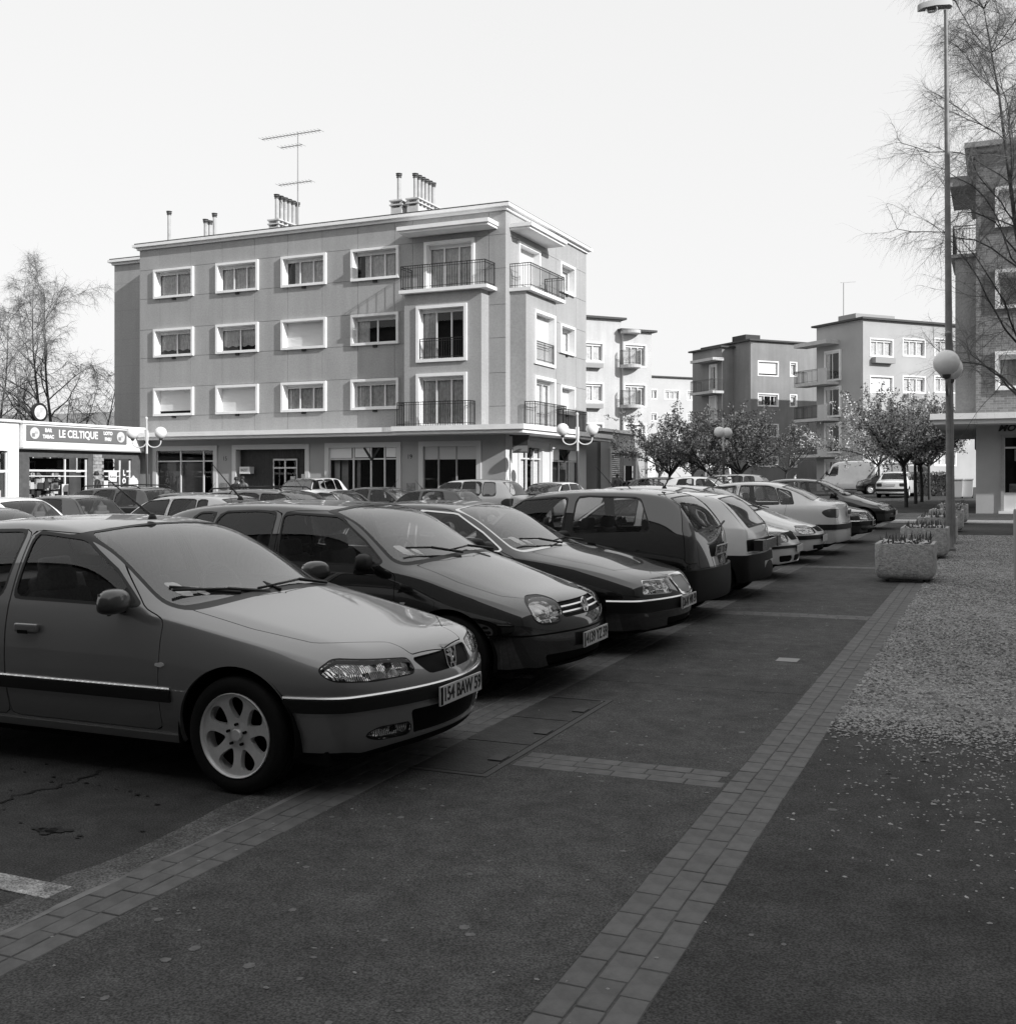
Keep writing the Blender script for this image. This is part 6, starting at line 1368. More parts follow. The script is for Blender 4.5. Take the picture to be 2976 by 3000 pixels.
def gen(L, W, H, wb, fo, hf=.68, cowl=(-1.02,.95), belt=(.90,.94), rf=-1.85, rr=-3.4, tail=None, deck=None, hood=.80, tum=.02, yro=.27, nw=.88, tw_=.90, **kw):
    w = W/2; d = lambda s: w - s
    st = [(-.28, w*nw, hf-.06, w*nw-.05, hf+.02, None, 0), (-.50, w*.965, hf+.02, w*.965-.06, (hf+hood)/2, None, 0), (-.82, w, hf+.09, d(.06), hood+.05, None, 0),
          (cowl[0], w, belt[0]-.035, d(.055), cowl[1], None, 0)]
    x4 = cowl[0]-.26; zc = lambda t: cowl[1] + (H-.04-cowl[1])*t; z0 = belt[0]+.035
    st += [(x4, w, belt[0], d(.05), zc((x4-cowl[0])/(rf-cowl[0])), d(.105), z0)]
    xm = (x4+rf)/2; tm = (xm-cowl[0])/(rf-cowl[0]); st += [(xm, w, belt[0]+.005, d(.05), zc(tm)+.01, d(.06+(yro-.06)*.58), z0 + (H-.085-z0)*.56)]
    st += [(rf, w, belt[0]+.01, d(.05), H-.035, d(yro-.03), H-.08), ((rf+rr)/2, w, (belt[0]+belt[1])/2, d(.05), H, d(yro), H-.04), (rr, w*.995, belt[1], d(.055), H-.025, d(yro+.01), H-.065)]
    for (x, zc_, yo, zr) in tail: st.append((x, w*.985, belt[1]+.005, d(.065), zc_, d(yo), zr))
    if deck:
        for (x, zc_, ws_) in deck: st.append((x, w*ws_, belt[1]-.005, w*ws_-.07, zc_, None, 0))
    sp = dict(L=L, fo=fo, wb=wb, st=st, nose=[.12,.22,.25,.25,.17,.11], tail=[.08,.12,.14,.14,.10,.08], chin=.03, tum=tum, hood_z=hf-.1,
        seats=[(rf-.30,.35),(rf-.30,-.35),(rf-1.02,.34),(rf-1.02,-.34)], dash=(cowl[0]-.35, belt[0]-.02), cab_x=(-L+.9, cowl[0]-.3), belt_in=belt[0]-.03, seat_z=.17,
        ws=(cowl[1]+.035, H-.055, w-.155, w-yro-.025, rf-.15, cowl[0]+.1, .06, .05), wipers=[((cowl[0]-.0,.42,cowl[1]+.03),(cowl[0]-.10,.15,cowl[1]+.07),(cowl[0]-.06,-.25,cowl[1]+.06)), ((cowl[0]-.02,-.1,cowl[1]+.035),(cowl[0]-.14,-.4,cowl[1]+.09),(cowl[0]-.24,-.62,cowl[1]+.10))],
        mirror=(cowl[0]-.42, w+.085, belt[0]+.01, .12, .21, .13), mirror_mat='plastic')
    sp.update(kw); return sp
def door_polys(x0, x1, x2, zs, zt, rf, belt):
    return rpoly([(x0,zs),(x0,belt-.03),(x0-.14,belt+.02),(rf+.05,zt-.06),(rf-.12,zt),(x1,zt),(x1+.02,belt),(x1+.02,zs)], .04)
# ---- five door hatchback, dark, twin round lamp clusters (second car)
s = gen(4.15, 1.735, 1.445, 2.515, .86, hf=.70, cowl=(-1.08,.985), belt=(.92,.955), rf=-1.90, rr=-3.50, tail=[(-3.78,1.30,.30,1.25), (-3.93,1.10,.22,1.06)], deck=[(-4.0,.97,.94)], hood=.84, nw=.90)
s.update(rad=.31, wheel='cap', rim_r=.19, windows=[(-2.36,-2.42,-1.50,-1.0,.05), (-3.12,-3.05,-2.48,-2.50,.05), (-3.42,-3.30,-3.17,-3.10,.03)], rw=(1.02,1.36,.56,.50,-4.2,-3.4,.06,.02), wheel_=0, aerial=(-3.35,1.43,-.30,.30),
  nose=[.12,.22,.25,.25,.16,.10],
  features=[('corner', rpoly([(.40,.69),(.47,.722),(.62,.726),(.70,.69),(.705,.605),(.64,.562),(.47,.558),(.395,.61)], .06), dict(name='headlight', an=R(34), x0=0, xlim=-.6, ymin=.3, pair=1, lamp=1, rim=.016)),
    ('band', (.606,.616), dict(name='grille_bar', x0=-.35, x1=9, ymax=.385, mat='bright', out=.004, skirt=.03)), ('band', (.643,.653), dict(name='grille_bar', x0=-.35, x1=9, ymax=.385, mat='bright', out=.004, skirt=.03)),
    ('front', rpoly([(-.40,.682),(.40,.682),(.38,.578),(-.38,.578)], .02), dict(name='grille', mat='grille', out=-.012, skirt=0)),
    ('front', rpoly([(-.60,.33),(.60,.33),(.54,.235),(-.54,.235)], .03), dict(name='lower_intake', mat='grille', out=-.012, skirt=0)),
    ('band', (.475,.487), dict(name='bumper_seam', x0=-.60, x1=9, mat='black', out=-.004, skirt=0)),
    ('side', rpoly([(-1.26,.70),(-1.18,.70),(-1.18,.672),(-1.26,.672)], .01), dict(name='side_indicator', mat='plate', out=.006, pair=1)),
    ('corner', rpoly([(.55,.90),(.86,.90),(.92,.80),(.86,.62),(.58,.64)], .04), dict(name='tail_light', an=R(-35), x0=-4.15, xlim=-3.7, ymin=.4, pair=1, mat='tail', out=.003))],
  panels=[('front_door','side', door_polys(-1.30,-2.41,0,.28,1.36,-1.90,.93)), ('rear_door','side', rpoly([(-2.42,.28),(-2.42,.95),(-2.44,1.36),(-3.05,1.35),(-3.16,1.0),(-3.14,.70),(-2.98,.28)], .04)),
    ('bonnet','top', [(-1.06,0),(-1.09,.38),(-1.20,.66),(-.85,.68),(-.52,.64),(-.40,.55),(-.30,.42),(-.17,.30),(-.14,0)])],
  handles=[(-2.24,.80,.855),(-2.98,.80,.855)], handle_mat='black', plates=[('front',-.005,0,.40,.52,.11,0,'4139 YZ 59')],
  sail=-1.44, snaps=[('badge', roundel_mesh(), 'chrome', 0, .632, .012, 12)])
SPECS['hatch_dark'] = s
# ---- black saloon with chrome trim (third car)
s = gen(4.65, 1.715, 1.385, 2.72, .93, hf=.70, cowl=(-1.22,.93), belt=(.88,.91), rf=-2.10, rr=-3.15, tail=[(-3.55,1.27,.29,1.22), (-3.88,1.11,.20,1.06)], deck=[(-4.02,1.01,.985), (-4.40,.97,.93)], hood=.82, nw=.90)
s.update(rad=.305, wheel='cap', rim_r=.19, windows=[(-2.46,-2.52,-1.62,-1.1,.05), (-3.32,-3.2,-2.57,-2.60,.05), (-3.60,-3.46,-3.37,-3.24,.03)], rw=(1.05,1.31,.60,.52,-4.0,-3.2,.05,.03), seal_mat='chrome', seal=.014, wseal_mat='chrome', wseal=.014,
  features=[('corner', rpoly([(.30,.66),(.68,.675),(.74,.565),(.33,.55)], .03), dict(name='headlight', an=R(28), x0=0, xlim=-.6, ymin=.28, pair=1, lamp=1, rim=.008, rim_mat='chrome')),
    ('front', rpoly([(-.18,.665),(.18,.665),(.165,.54),(.05,.522),(-.05,.522),(-.165,.54)], .03), dict(name='grille', mat='steel', out=.002, rim=.022, rim_out=.010)),
    ('band', (.496,.509), dict(name='bumper_chrome_strip', x0=-.55, x1=9, mat='bright', out=.008, skirt=.02)),
    ('band', (.40,.494), dict(name='bumper_strip', x0=-.55, x1=9, mat='plastic', out=.006, skirt=.02)),
    ('front', rpoly([(-.40,.33),(.40,.33),(.38,.25),(-.38,.25)], .02), dict(name='lower_intake', mat='grille', out=-.012, skirt=0)),
    ('corner', rpoly([(.45,.86),(.86,.86),(.92,.76),(.86,.68),(.45,.68)], .03), dict(name='tail_light', an=R(-35), x0=-4.65, xlim=-4.1, ymin=.35, pair=1, mat='tail', out=.003))],
  panels=[('front_door','side', door_polys(-1.42,-2.50,0,.27,1.30,-2.10,.89)), ('rear_door','side', rpoly([(-2.51,.27),(-2.51,.92),(-2.54,1.30),(-3.15,1.29),(-3.42,.98),(-3.40,.70),(-3.18,.27)], .04)),
    ('bonnet','top', [(-1.18,0),(-1.22,.38),(-1.32,.64),(-.90,.66),(-.55,.60),(-.44,.30),(-.20,.22),(-.16,0)])],
  handles=[(-2.30,.77,.845),(-3.22,.77,.845)], handle_mat='black', plates=[('front',-.005,0,.445,.50,.11,0,'2610 WB 59'), ('rear',-4.64,0,.76,.5,.11,0,'')])
SPECS['saloon_black'] = s
# ---- tall three door hatch seen from its tail (fourth car)
s = gen(3.77, 1.64, 1.455, 2.45, .72, hf=.70, cowl=(-.88,.98), belt=(.90,.95), rf=-1.62, rr=-3.18, tail=[(-3.40,1.34,.25,1.30), (-3.56,1.10,.17,1.08)], deck=[(-3.62,.97,.965)], hood=.84, yro=.235)
s.update(rad=.285, wheel='cap', rim_r=.175, tail=[.08,.14,.16,.15,.10,.06], windows=[(-2.12,-2.16,-1.26,-.85,.05), (-3.18,-2.98,-2.25,-2.28,.06)], rw=(1.015,1.355,.60,.49,-3.8,-3.1,.07,.02), aerial=(-3.1,1.44,-.2,.34),
  features=[('corner', rpoly([(.55,1.28),(.63,1.28),(.72,1.0),(.74,.66),(.58,.66),(.58,1.0)], .03), dict(name='tail_light', an=R(-42), x0=-3.77, xlim=-3.1, ymin=.48, pair=1, mat='tail', out=.003, rim=.006, rim_mat='black', rim_out=-.004)),
    ('corner', rpoly([(.42,.67),(.76,.70),(.80,.60),(.44,.57)], .04), dict(name='headlight', an=R(30), x0=0, xlim=-.6, ymin=.3, pair=1, lamp=1, rim=.008)),
    ('band', (.20,.585), dict(name='rear_bumper', x0=-9, x1=-3.28, mat='plastic', out=.03, skirt=.05)),
    ('rear', rpoly([(-.36,.83),(.36,.83),(.36,.70),(-.36,.70)], .02), dict(name='plate_recess', mat='plastic', out=-.01, skirt=0))],
  panels=[('door','side', door_polys(-1.06,-2.17,0,.27,1.36,-1.62,.92)), ('tailgate','rear', rpoly([(0,1.39),(.52,1.38),(.66,1.0),(.64,.60),(0,.60)], .04)), ('bonnet','top', [(-.86,0),(-.9,.38),(-1.0,.60),(-.55,.60),(-.30,.3),(-.17,.0)])],
  handles=[(-2.02,.80,.815)], handle_mat='black', plates=[('rear',-3.775,0,.765,.50,.11,8,'9551 TQ 59')], wiper_=0, mirror=(-1.30,.90,.93,.12,.2,.14),
  extras=[('rear_wiper', MB().tube([(-3.70,0,1.0),(-3.70,-.16,1.02),(-3.70,-.34,1.06)], .012, 6).mesh('rear_wiper'), 'rubber', None, None)])
SPECS['hatch_tall'] = s
# ---- white three door hatch with black tail band (fifth car)
s = gen(3.70, 1.58, 1.375, 2.42, .68, hf=.66, cowl=(-.95,.90), belt=(.86,.91), rf=-1.72, rr=-3.10, tail=[(-3.30,1.22,.24,1.19), (-3.46,1.02,.16,1.0)], deck=[(-3.54,.91,.965)], hood=.78, yro=.22, tum=.012)
s.update(rad=.28, wheel='cap', rim_r=.17, zm=.52, tail=[.06,.12,.14,.12,.10,.08], windows=[(-2.08,-2.12,-1.32,-.9,.05), (-2.98,-2.80,-2.20,-2.23,.05)], rw=(.945,1.29,.57,.48,-3.8,-3.0,.06,.02), aerial=(-1.85,1.35,.22,.24),
  features=[('rear', rpoly([(-.70,.765),(.70,.765),(.70,.62),(-.70,.62)], .01), dict(name='tail_panel', mat='plastic', out=.002, xmax=.5)),
    ('corner', rpoly([(.42,.67),(.74,.68),(.76,.58),(.44,.56)], .03), dict(name='headlight', an=R(28), x0=0, xlim=-.6, ymin=.3, pair=1, lamp=1, rim=.008)),
    ('band', (.24,.575), dict(name='rear_bumper', x0=-9, x1=-3.18, mat='plastic', out=.03, skirt=.05))],
  panels=[('door','side', door_polys(-1.10,-2.12,0,.27,1.29,-1.72,.88)), ('tailgate','rear', rpoly([(0,1.32),(.52,1.31),(.66,.94),(.68,.60),(0,.60)], .03)), ('bonnet','top', [(-.93,0),(-.97,.38),(-1.06,.58),(-.55,.58),(-.3,.5),(-.18,.0)])],
  handles=[(-2.0,.77,.785)], handle_mat='black', plates=[('rear',-3.735,0,.42,.5,.11,6,'')], mirror=(-1.38,.87,.88,.11,.18,.12))
bb = [('rear_light', MB().box(-3.735,-3.62,sy*.50-.12,sy*.50+.12,.625,.76).mesh('rear_light'), 'tail', None, None) for sy in (1,-1)]
gl = MB()
for k in range(7): gl.box(-3.728,-3.70,-.36,.36,.632+.018*k,.642+.018*k)
s['extras'] = bb + [('tail_slats', gl.mesh('tail_slats'), 'steel', None, None)]
SPECS['hatch_white'] = s
# ---- small pale hatch, nose on (sixth car)
s = gen(3.74, 1.655, 1.42, 2.41, .76, hf=.70, cowl=(-.95,.96), belt=(.90,.94), rf=-1.70, rr=-3.10, tail=[(-3.38,1.28,.27,1.24), (-3.53,1.06,.18,1.04)], deck=[(-3.60,.96,.96)], hood=.83, yro=.245)
s.update(rad=.285, wheel='cap', rim_r=.175, windows=[(-2.14,-2.2,-1.36,-.9,.05), (-3.0,-2.86,-2.26,-2.29,.05)], rw=(1.0,1.33,.56,.5,-3.8,-3.0,.06,.02), aerial=(-3.0,1.41,-.28,.3),
  features=[('corner', rpoly([(.34,.70),(.72,.72),(.80,.64),(.72,.57),(.38,.575)], .04), dict(name='headlight', an=R(32), x0=0, xlim=-.6, ymin=.28, pair=1, lamp=1, rim=.008)),
    ('front', rpoly([(-.31,.70),(.31,.70),(.27,.585),(-.27,.585)], .02), dict(name='grille', mat='grille', out=-.010, skirt=0)),
    ('band', (.475,.515), dict(name='bumper_strip', x0=-.55, x1=9, mat='plastic', out=.010, skirt=.02)),
    ('front', rpoly([(-.62,.37),(-.30,.37),(-.30,.27),(-.58,.27)], .02), dict(name='lower_intake', mat='grille', out=-.015, skirt=0)),
    ('front', rpoly([(.62,.37),(.30,.37),(.30,.27),(.58,.27)], .02), dict(name='lower_intake', mat='grille', out=-.015, skirt=0)),
    ('front', rpoly([(-.25,.37),(.25,.37),(.25,.27),(-.25,.27)], .02), dict(name='lower_intake', mat='grille', out=-.015, skirt=0)),
    ('corner', rpoly([(.55,.92),(.80,.92),(.84,.70),(.58,.68)], .03), dict(name='tail_light', an=R(-35), x0=-3.74, xlim=-3.3, ymin=.4, pair=1, mat='tail', out=.003))],
  panels=[('door','side', door_polys(-1.14,-2.2,0,.27,1.33,-1.70,.92)), ('bonnet','top', [(-.93,0),(-.97,.38),(-1.06,.62),(-.5,.60),(-.36,.5),(-.25,.28),(-.14,.0)])],
  handles=[(-2.06,.80,.82)], handle_mat='black', plates=[('front',.0,0,.455,.48,.10,0,''), ('rear',-3.74,0,.72,.5,.11,5,'')],
  sail=-1.3)
SPECS['hatch_small'] = s
# ---- low pale hatch, nose on (seventh car)
s = gen(4.0, 1.69, 1.385, 2.58, .80, hf=.64, cowl=(-1.08,.92), belt=(.87,.91), rf=-1.95, rr=-3.25, tail=[(-3.55,1.22,.28,1.18), (-3.76,1.02,.19,.99)], deck=[(-3.86,.93,.95)], hood=.78)
s.update(rad=.29, wheel='cap', rim_r=.18, windows=[(-2.38,-2.44,-1.5,-1.0,.05), (-3.12,-3.02,-2.5,-2.52,.05), (-3.36,-3.2,-3.17,-3.07,.03)], rw=(.96,1.30,.57,.5,-4.1,-3.2,.06,.02), aerial=(-1.98,1.35,.2,.26),
  features=[('corner', rpoly([(.36,.66),(.76,.67),(.86,.60),(.80,.535),(.40,.54)], .03), dict(name='headlight', an=R(34), x0=0, xlim=-.6, ymin=.3, pair=1, lamp=1, rim=.007)),
    ('front', rpoly([(-.30,.64),(.30,.64),(.28,.56),(-.28,.56)], .02), dict(name='grille', mat='grille', out=-.008, skirt=0)),
    ('band', (.44,.51), dict(name='bumper_strip', x0=-.60, x1=9, mat='plastic', out=.012, skirt=.02)),
    ('front', rpoly([(-.5,.34),(.5,.34),(.46,.26),(-.46,.26)], .02), dict(name='lower_intake', mat='grille', out=-.015, skirt=0)),
    ('corner', rpoly([(.55,.86),(.84,.86),(.90,.70),(.58,.68)], .03), dict(name='tail_light', an=R(-35), x0=-4.0, xlim=-3.5, ymin=.4, pair=1, mat='tail', out=.003))],
  panels=[('front_door','side', door_polys(-1.28,-2.42,0,.26,1.30,-1.95,.89)), ('rear_door','side', rpoly([(-2.43,.26),(-2.43,.92),(-2.46,1.30),(-3.05,1.29),(-3.2,.95),(-3.15,.65),(-2.98,.26)], .04)), ('bonnet','top', [(-1.06,0),(-1.1,.38),(-1.2,.64),(-.6,.62),(-.36,.45),(-.16,.28),(-.14,.0)])],
  handles=[(-2.26,.77,.835),(-3.0,.77,.835)], handle_mat='black', plates=[('front',.0,0,.44,.5,.11,0,''), ('rear',-4.0,0,.70,.5,.11,5,'')])
SPECS['hatch_low'] = s
# ---- generic background shapes
s = gen(4.45, 1.70, 1.47, 2.6, .85, hf=.70, cowl=(-1.08,.95), belt=(.90,.93), rf=-1.9, rr=-4.0, tail=[(-4.18,1.32,.25,1.28), (-4.28,1.05,.18,1.03)], deck=[(-4.32,.95,.97)], hood=.83, yro=.24)
s.update(rad=.29, rim_r=.18, windows=[(-2.4,-2.46,-1.5,-1.0,.04), (-3.2,-3.2,-2.5,-2.52,.04), (-4.02,-3.9,-3.28,-3.28,.04)], rw=(1.02,1.36,.58,.52,-4.5,-3.95,.05,.02), features=SPECS['hatch_small']['features'][:4],
  panels=[('bonnet','top', [(-1.06,0),(-1.1,.38),(-1.2,.64),(-.5,.60),(-.25,.28),(-.14,.0)])], plates=[('front',.0,0,.45,.5,.11,0,''), ('rear',-4.45,0,.78,.5,.11,5,'')])
rl = []
for sy in (1,-1):
    rl += [('roof_rail', MB().tube([(-1.98,sy*.56,1.42),(-2.1,sy*.56,1.49),(-3.0,sy*.56,1.51),(-3.85,sy*.56,1.48),(-3.97,sy*.56,1.42)], .016, 6).mesh('roof_rail'), 'rubber', None, None)]
s['extras'] = rl; SPECS['estate'] = s
s = gen(4.15, 1.72, 1.60, 2.58, .80, hf=.80, cowl=(-.90,1.04), belt=(.98,1.02), rf=-1.60, rr=-3.55, tail=[(-3.78,1.42,.28,1.37), (-3.94,1.15,.2,1.12)], deck=[(-4.0,1.04,.96)], hood=.92, yro=.26)
s.update(rad=.30, rim_r=.18, windows=[(-2.2,-2.26,-1.28,-.8,.05), (-2.98,-2.96,-2.29,-2.31,.05), (-3.52,-3.42,-3.04,-3.02,.10)], rw=(1.09,1.49,.60,.5,-4.2,-3.5,.09,.02),
  features=SPECS['hatch_low']['features'][:1] + [('corner', rpoly([(.55,.98),(.84,.98),(.96,.86),(.9,.68),(.66,.68)], .04), dict(name='tail_light', an=R(-35), x0=-4.15, xlim=-3.7, ymin=.4, pair=1, mat='tail', out=.003))],
  panels=[('front_door','side', door_polys(-1.1,-2.24,0,.27,1.50,-1.6,1.0)), ('rear_door','side', rpoly([(-2.25,.27),(-2.25,1.0),(-2.28,1.5),(-2.95,1.5),(-3.02,1.0),(-2.95,.5),(-2.8,.27)], .04))],
  handles=[(-2.1,.88,.85),(-2.85,.88,.85)], handle_mat='black', plates=[('rear',-4.15,0,.88,.5,.11,5,''),('front',.0,0,.45,.5,.11,0,'')])
SPECS['people_carrier'] = s
s = gen(4.55, 1.73, 1.43, 2.74, .83, hf=.76, cowl=(-1.30,.93), belt=(.90,.92), rf=-1.98, rr=-3.15, tail=[(-3.45,1.28,.25,1.24), (-3.68,1.08,.17,1.04)], deck=[(-3.80,.98,.985), (-4.38,.95,.93)], hood=.85, yro=.22, tum=.01)
s.update(rad=.30, rim_r=.18, nose=[.05,.08,.09,.09,.07,.05], tail=[.05,.07,.08,.08,.06,.04], windows=[(-2.40,-2.44,-1.62,-1.2,.03), (-3.15,-3.1,-2.47,-2.49,.03), (-3.42,-3.3,-3.2,-3.14,.03)], rw=(1.02,1.34,.58,.52,-3.85,-3.15,.04,.03),
  features=[('front', rpoly([(-.72,.72),(.72,.72),(.72,.54),(-.72,.54)], .02), dict(name='grille', mat='grille', out=-.01, skirt=0)), ('band', (.38,.48), dict(name='bumper_strip', x0=-.6, x1=9, mat='plastic', out=.03, skirt=.04)), ('band', (.38,.50), dict(name='rear_bumper', x0=-9, x1=-4.0, mat='plastic', out=.03, skirt=.04)),
    ('rear', rpoly([(.45,.80),(.75,.80),(.75,.62),(.45,.62)], .02), dict(name='tail_light', mat='tail', out=.004)), ('rear', rpoly([(-.45,.80),(-.75,.80),(-.75,.62),(-.45,.62)], .02), dict(name='tail_light', mat='tail', out=.004))],
  panels=[('front_door','side', door_polys(-1.42,-2.42,0,.27,1.34,-1.98,.91)), ('rear_door','side', rpoly([(-2.43,.27),(-2.43,.92),(-2.46,1.34),(-3.1,1.33),(-3.3,.95),(-3.2,.6),(-3.0,.27)], .04))],
  plates=[('rear',-4.52,0,.70,.5,.11,0,''),('front',-.05,0,.42,.5,.11,0,'')], mirror=(-1.72,.95,.92,.1,.18,.12))
for y in (.62,.42): pass
s['extras'] = [('round_headlamp', MB().lathe([(0,-.055),(.06,-.06),(.078,-.075),(.082,-.12)], 16, 'x', (0, sg*y, .635)).mesh('round_headlamp', True), 'chrome', None, None) for y in (.62,.42) for sg in (1,-1)]
for e in s['extras']: e[1].transform(Matrix.Scale(-1, 4, (1,0,0))); e[1].transform(Matrix.Translation((-.19,0,0)))
SPECS['saloon_boxy'] = s
# ---- vans
s = gen(4.90, 1.95, 2.30, 3.0, .85, hf=.95, cowl=(-.62,1.22), belt=(1.15,1.18), rf=-1.35, rr=-4.55, tail=[(-4.70,2.2,.16,2.15), (-4.76,1.7,.12,1.68)], deck=[(-4.80,1.2,.98)], hood=1.06, yro=.16, tum=.01)
s.update(rad=.33, rim_r=.19, wheel='steel', windows=[(-1.75,-1.78,-.95,-.60,.05)], rw=None, glass_hi=.35, features=[('band', (.40,.56), dict(name='bumper', x0=-.5, x1=9, mat='plastic', out=.02, skirt=.03)), ('corner', rpoly([(.45,.98),(.78,.98),(.80,.80),(.45,.80)], .03), dict(name='headlight', an=R(25), x0=0, xlim=-.6, ymin=.3, pair=1, lamp=1, rim=.008))],
  panels=[('front_door','side', rpoly([(-.85,.5),(-.85,1.2),(-1.2,1.98),(-1.80,1.98),(-1.80,.5)], .05))], ws=(1.30,1.95,.80,.72,-1.5,-.5,.06,.04), mirror=(-.95,1.10,1.28,.12,.2,.26), seats=[(-1.6,.4),(-1.6,-.4)], dash=(-.95,1.15), plates=[('rear',-4.9,.4,.70,.5,.11,0,'')], cab_x=(-2,-1.0), belt_in=1.1, seat_z=.5)
SPECS['van'] = s
s = gen(4.40, 1.76, 1.95, 2.7, .75, hf=.85, cowl=(-.75,1.12), belt=(1.08,1.10), rf=-1.40, rr=-4.0, tail=[(-4.18,1.80,.2,1.75), (-4.26,1.4,.14,1.38)], deck=[(-4.30,1.12,.98)], hood=.98, yro=.2, tum=.012)
s.update(rad=.31, rim_r=.18, wheel='steel', windows=[(-1.95,-2.0,-1.1,-.7,.05), (-2.9,-2.9,-2.06,-2.06,.05), (-3.95,-3.85,-3.0,-3.0,.05)], rw=(1.2,1.72,.66,.58,-4.6,-4.0,.06,.02), features=SPECS['van']['features'],
  panels=[('front_door','side', rpoly([(-.95,.4),(-.95,1.1),(-1.3,1.75),(-2.0,1.78),(-2.0,.4)], .05))], mirror=(-1.1,.98,1.12,.12,.2,.2), plates=[('rear',-4.4,0,.9,.5,.11,0,'')], seats=[(-1.9,.38),(-1.9,-.38),(-2.8,.3)], dash=(-1.05,1.05), seat_z=.4, cab_x=(-3.9,-1.1), belt_in=1.05)
SPECS['minibus'] = s
# ================================================================== the parked row
T = {}
def car_type(k, lev=2, detail=2):
    if k not in T: T[k] = build_car(SPECS[k], lev, detail)
    return T[k]
P_GREY = paint('mid grey metallic', .21, .5, .4); P_DARK = paint('dark blue grey', .007, 0, .3); P_BLK = paint('black', .006, 0, .25); P_BLK2 = paint('very dark green', .008, 0, .25); P_WHITE = paint('white', .84, 0, .3); P_SILV = paint('silver', .66, .25, .35); P_PALE = paint('pale metallic', .70, .2, .35); P_CHAR = paint('charcoal metallic', .035, .4, .35); P_MID = paint('grey', .18, .2, .35)
SPECS['saloon']['snaps'] = [('badge', lion_mesh(), 'chrome', 0, .625, .012, 10)]
p = car_type('saloon', 3); ext = []
place_car(p + ext, 'saloon_car', 'mid grey saloon nearest the camera with plate 154 BAW 59', 'car', ground_matrix(-2.70, 5.40), P_GREY)
place_car(car_type('hatch_dark', 3), 'hatchback_car', 'dark hatchback with plate 4139 YZ 59, second in the parked row', 'car', ground_matrix(-2.78, 7.85), P_DARK)
place_car(car_type('saloon_black', 3), 'saloon_car', 'black saloon with chrome grille and window trim, third in the row', 'car', ground_matrix(-2.60, 9.90), P_BLK)
place_car(car_type('hatch_tall', 3), 'hatchback_car', 'black tall hatchback parked tail towards the pavement', 'car', ground_matrix(-2.80-3.77, 12.05, math.pi), P_BLK2)
place_car(car_type('hatch_white', 3), 'hatchback_car', 'white hatchback with a black rear bumper and slatted tail panel', 'car', ground_matrix(-2.72-3.70, 14.3, math.pi), P_WHITE)
place_car(car_type('hatch_small'), 'hatchback_car', 'small pale hatchback with three black intakes, nose to the pavement', 'car', ground_matrix(-2.72, 16.8), P_PALE)
place_car(car_type('hatch_low'), 'hatchback_car', 'low pale hatchback with slanted lamps beside the small one', 'car', ground_matrix(-2.75, 19.6), P_PALE)
place_car(p, 'saloon_car', 'silver saloon parked tail out towards the pavement', 'car', ground_matrix(-2.60-4.60, 21.8, math.pi), P_SILV)
place_car(car_type('saloon_black'), 'saloon_car', 'black saloon half hidden behind the silver saloon', 'car', ground_matrix(-2.5, 25.2), P_BLK2)
place_car(car_type('hatch_low'), 'saloon_car', 'dark charcoal car at the far end of the row by the trees', 'car', ground_matrix(-2.5, 30.9), P_CHAR)
# ================================================================== cars further back in the lot
def far_car(k, px, Y, head, pm, label, name='hatchback_car', shift=0.0, over={}):
    b_, a_ = site_of(px, Y); g = 'cars in the rows further back'
    if head == 'tail': b_ -= SPECS[k]['L']; hd = math.pi     # px marks the tail end, nose points left
    elif head == 'nose': hd = 0.0
    else: hd = head
    return place_car(car_type(k), name, label, 'car' if k not in ('van', 'minibus') else 'van', ground_matrix(b_, a_, hd), pm, g, over)
far_car('saloon_black', 178, 16.0, 'tail', P_MID, 'silver grey car behind the nearest saloon at the left edge', 'saloon_car')
far_car('saloon_boxy', 205, 21.5, 'tail', P_WHITE, 'white saloon with its boot lid showing at the left', 'saloon_car')
far_car('hatch_white', 325, 25.0, 'tail', P_CHAR, 'dark hatchback with rear window showing, left of the walking man')
far_car('estate', 500, 28.5, 'tail', P_BLK2, 'dark estate car with roof rails in front of the bar', 'estate_car')
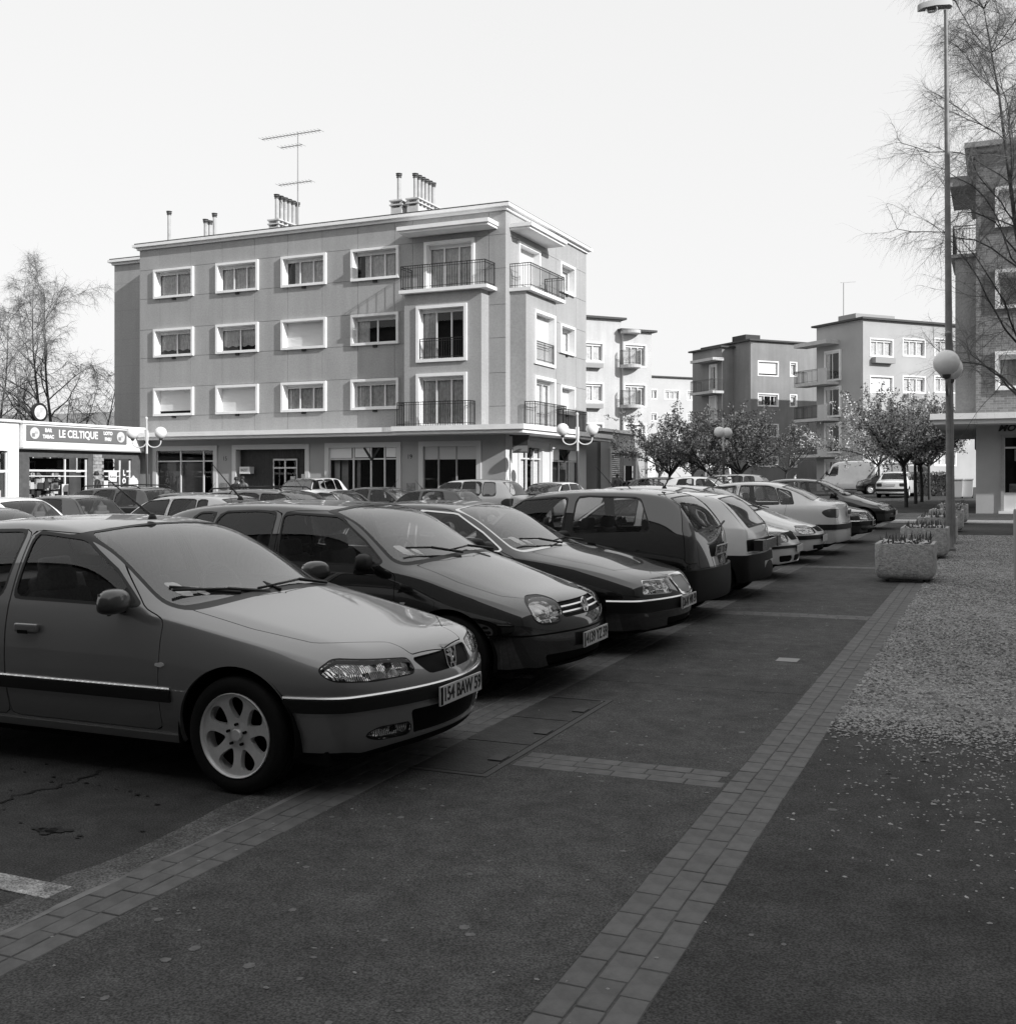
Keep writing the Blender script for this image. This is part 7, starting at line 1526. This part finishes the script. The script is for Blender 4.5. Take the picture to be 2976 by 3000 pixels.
far_car('hatch_dark', 775, 21.0, 'tail', P_PALE, 'pale five door hatchback behind the dark one')
far_car('hatch_low', 800, 27.5, 'nose', P_CHAR, 'charcoal car in front of the pair of standing people')
far_car('people_carrier', 812, 41.0, R(-88), P_WHITE, 'white high roofed car beside the entrance', 'people_carrier')
far_car('estate', 1095, 23.6, 'nose', P_MID, 'grey estate car with roof rails behind the black saloon', 'estate_car')
far_car('hatch_small', 1180, 27.6, 'nose', P_WHITE, 'white rounded little car with a raked windscreen')
far_car('hatch_low', 1312, 34.6, 'nose', P_CHAR, 'dark hatchback nose on, left of the one with a rear wiper')
far_car('hatch_white', 1408, 30.5, 'tail', P_CHAR, 'dark hatchback with a wiper on its sloping rear window')
far_car('people_carrier', 1538, 34.5, 'tail', P_SILV, 'silver people carrier with round quarter window below the block corner', 'people_carrier')
far_car('saloon_boxy', 1512, 38.0, R(-100), P_PALE, 'pale boxy saloon with twin round headlamps by the block corner', 'saloon_car')
far_car('saloon_black', 2040, 52.0, 'nose', P_BLK2, 'dark saloon under the left group of trees', 'saloon_car')
far_car('hatch_dark', 2105, 47.0, 'nose', P_BLK, 'dark hatchback just right of the dark saloon under the trees')
far_car('hatch_small', 2215, 42.0, 'nose', P_PALE, 'pale hatchback roof seen above the silver saloon')
far_car('people_carrier', 2268, 46.0, 'tail', P_SILV, 'silver car behind the pale hatchback roof', 'people_carrier')
far_car('van', 2105, 76.0, R(-75), P_WHITE, 'white van seen end on behind the trees', 'delivery_van')
far_car('van', 2413, 82.0, R(155), P_WHITE, 'white high roofed delivery van beside the blossoming tree', 'delivery_van')
far_car('minibus', 2506, 68.0, R(196), P_CHAR, 'dark minibus parked in front of the white van', 'minibus')
far_car('saloon_boxy', 2645, 62.5, R(86), P_WHITE, 'white saloon seen from behind between the tree trunks', 'saloon_car')
far_car('hatch_dark', 1965, 60.0, 'nose', P_BLK, 'dark car behind the trunk of the leftmost tree')
SC.cycles.use_denoising = True
try: SC.cycles.denoiser = 'OPENIMAGEDENOISE'
except Exception: pass
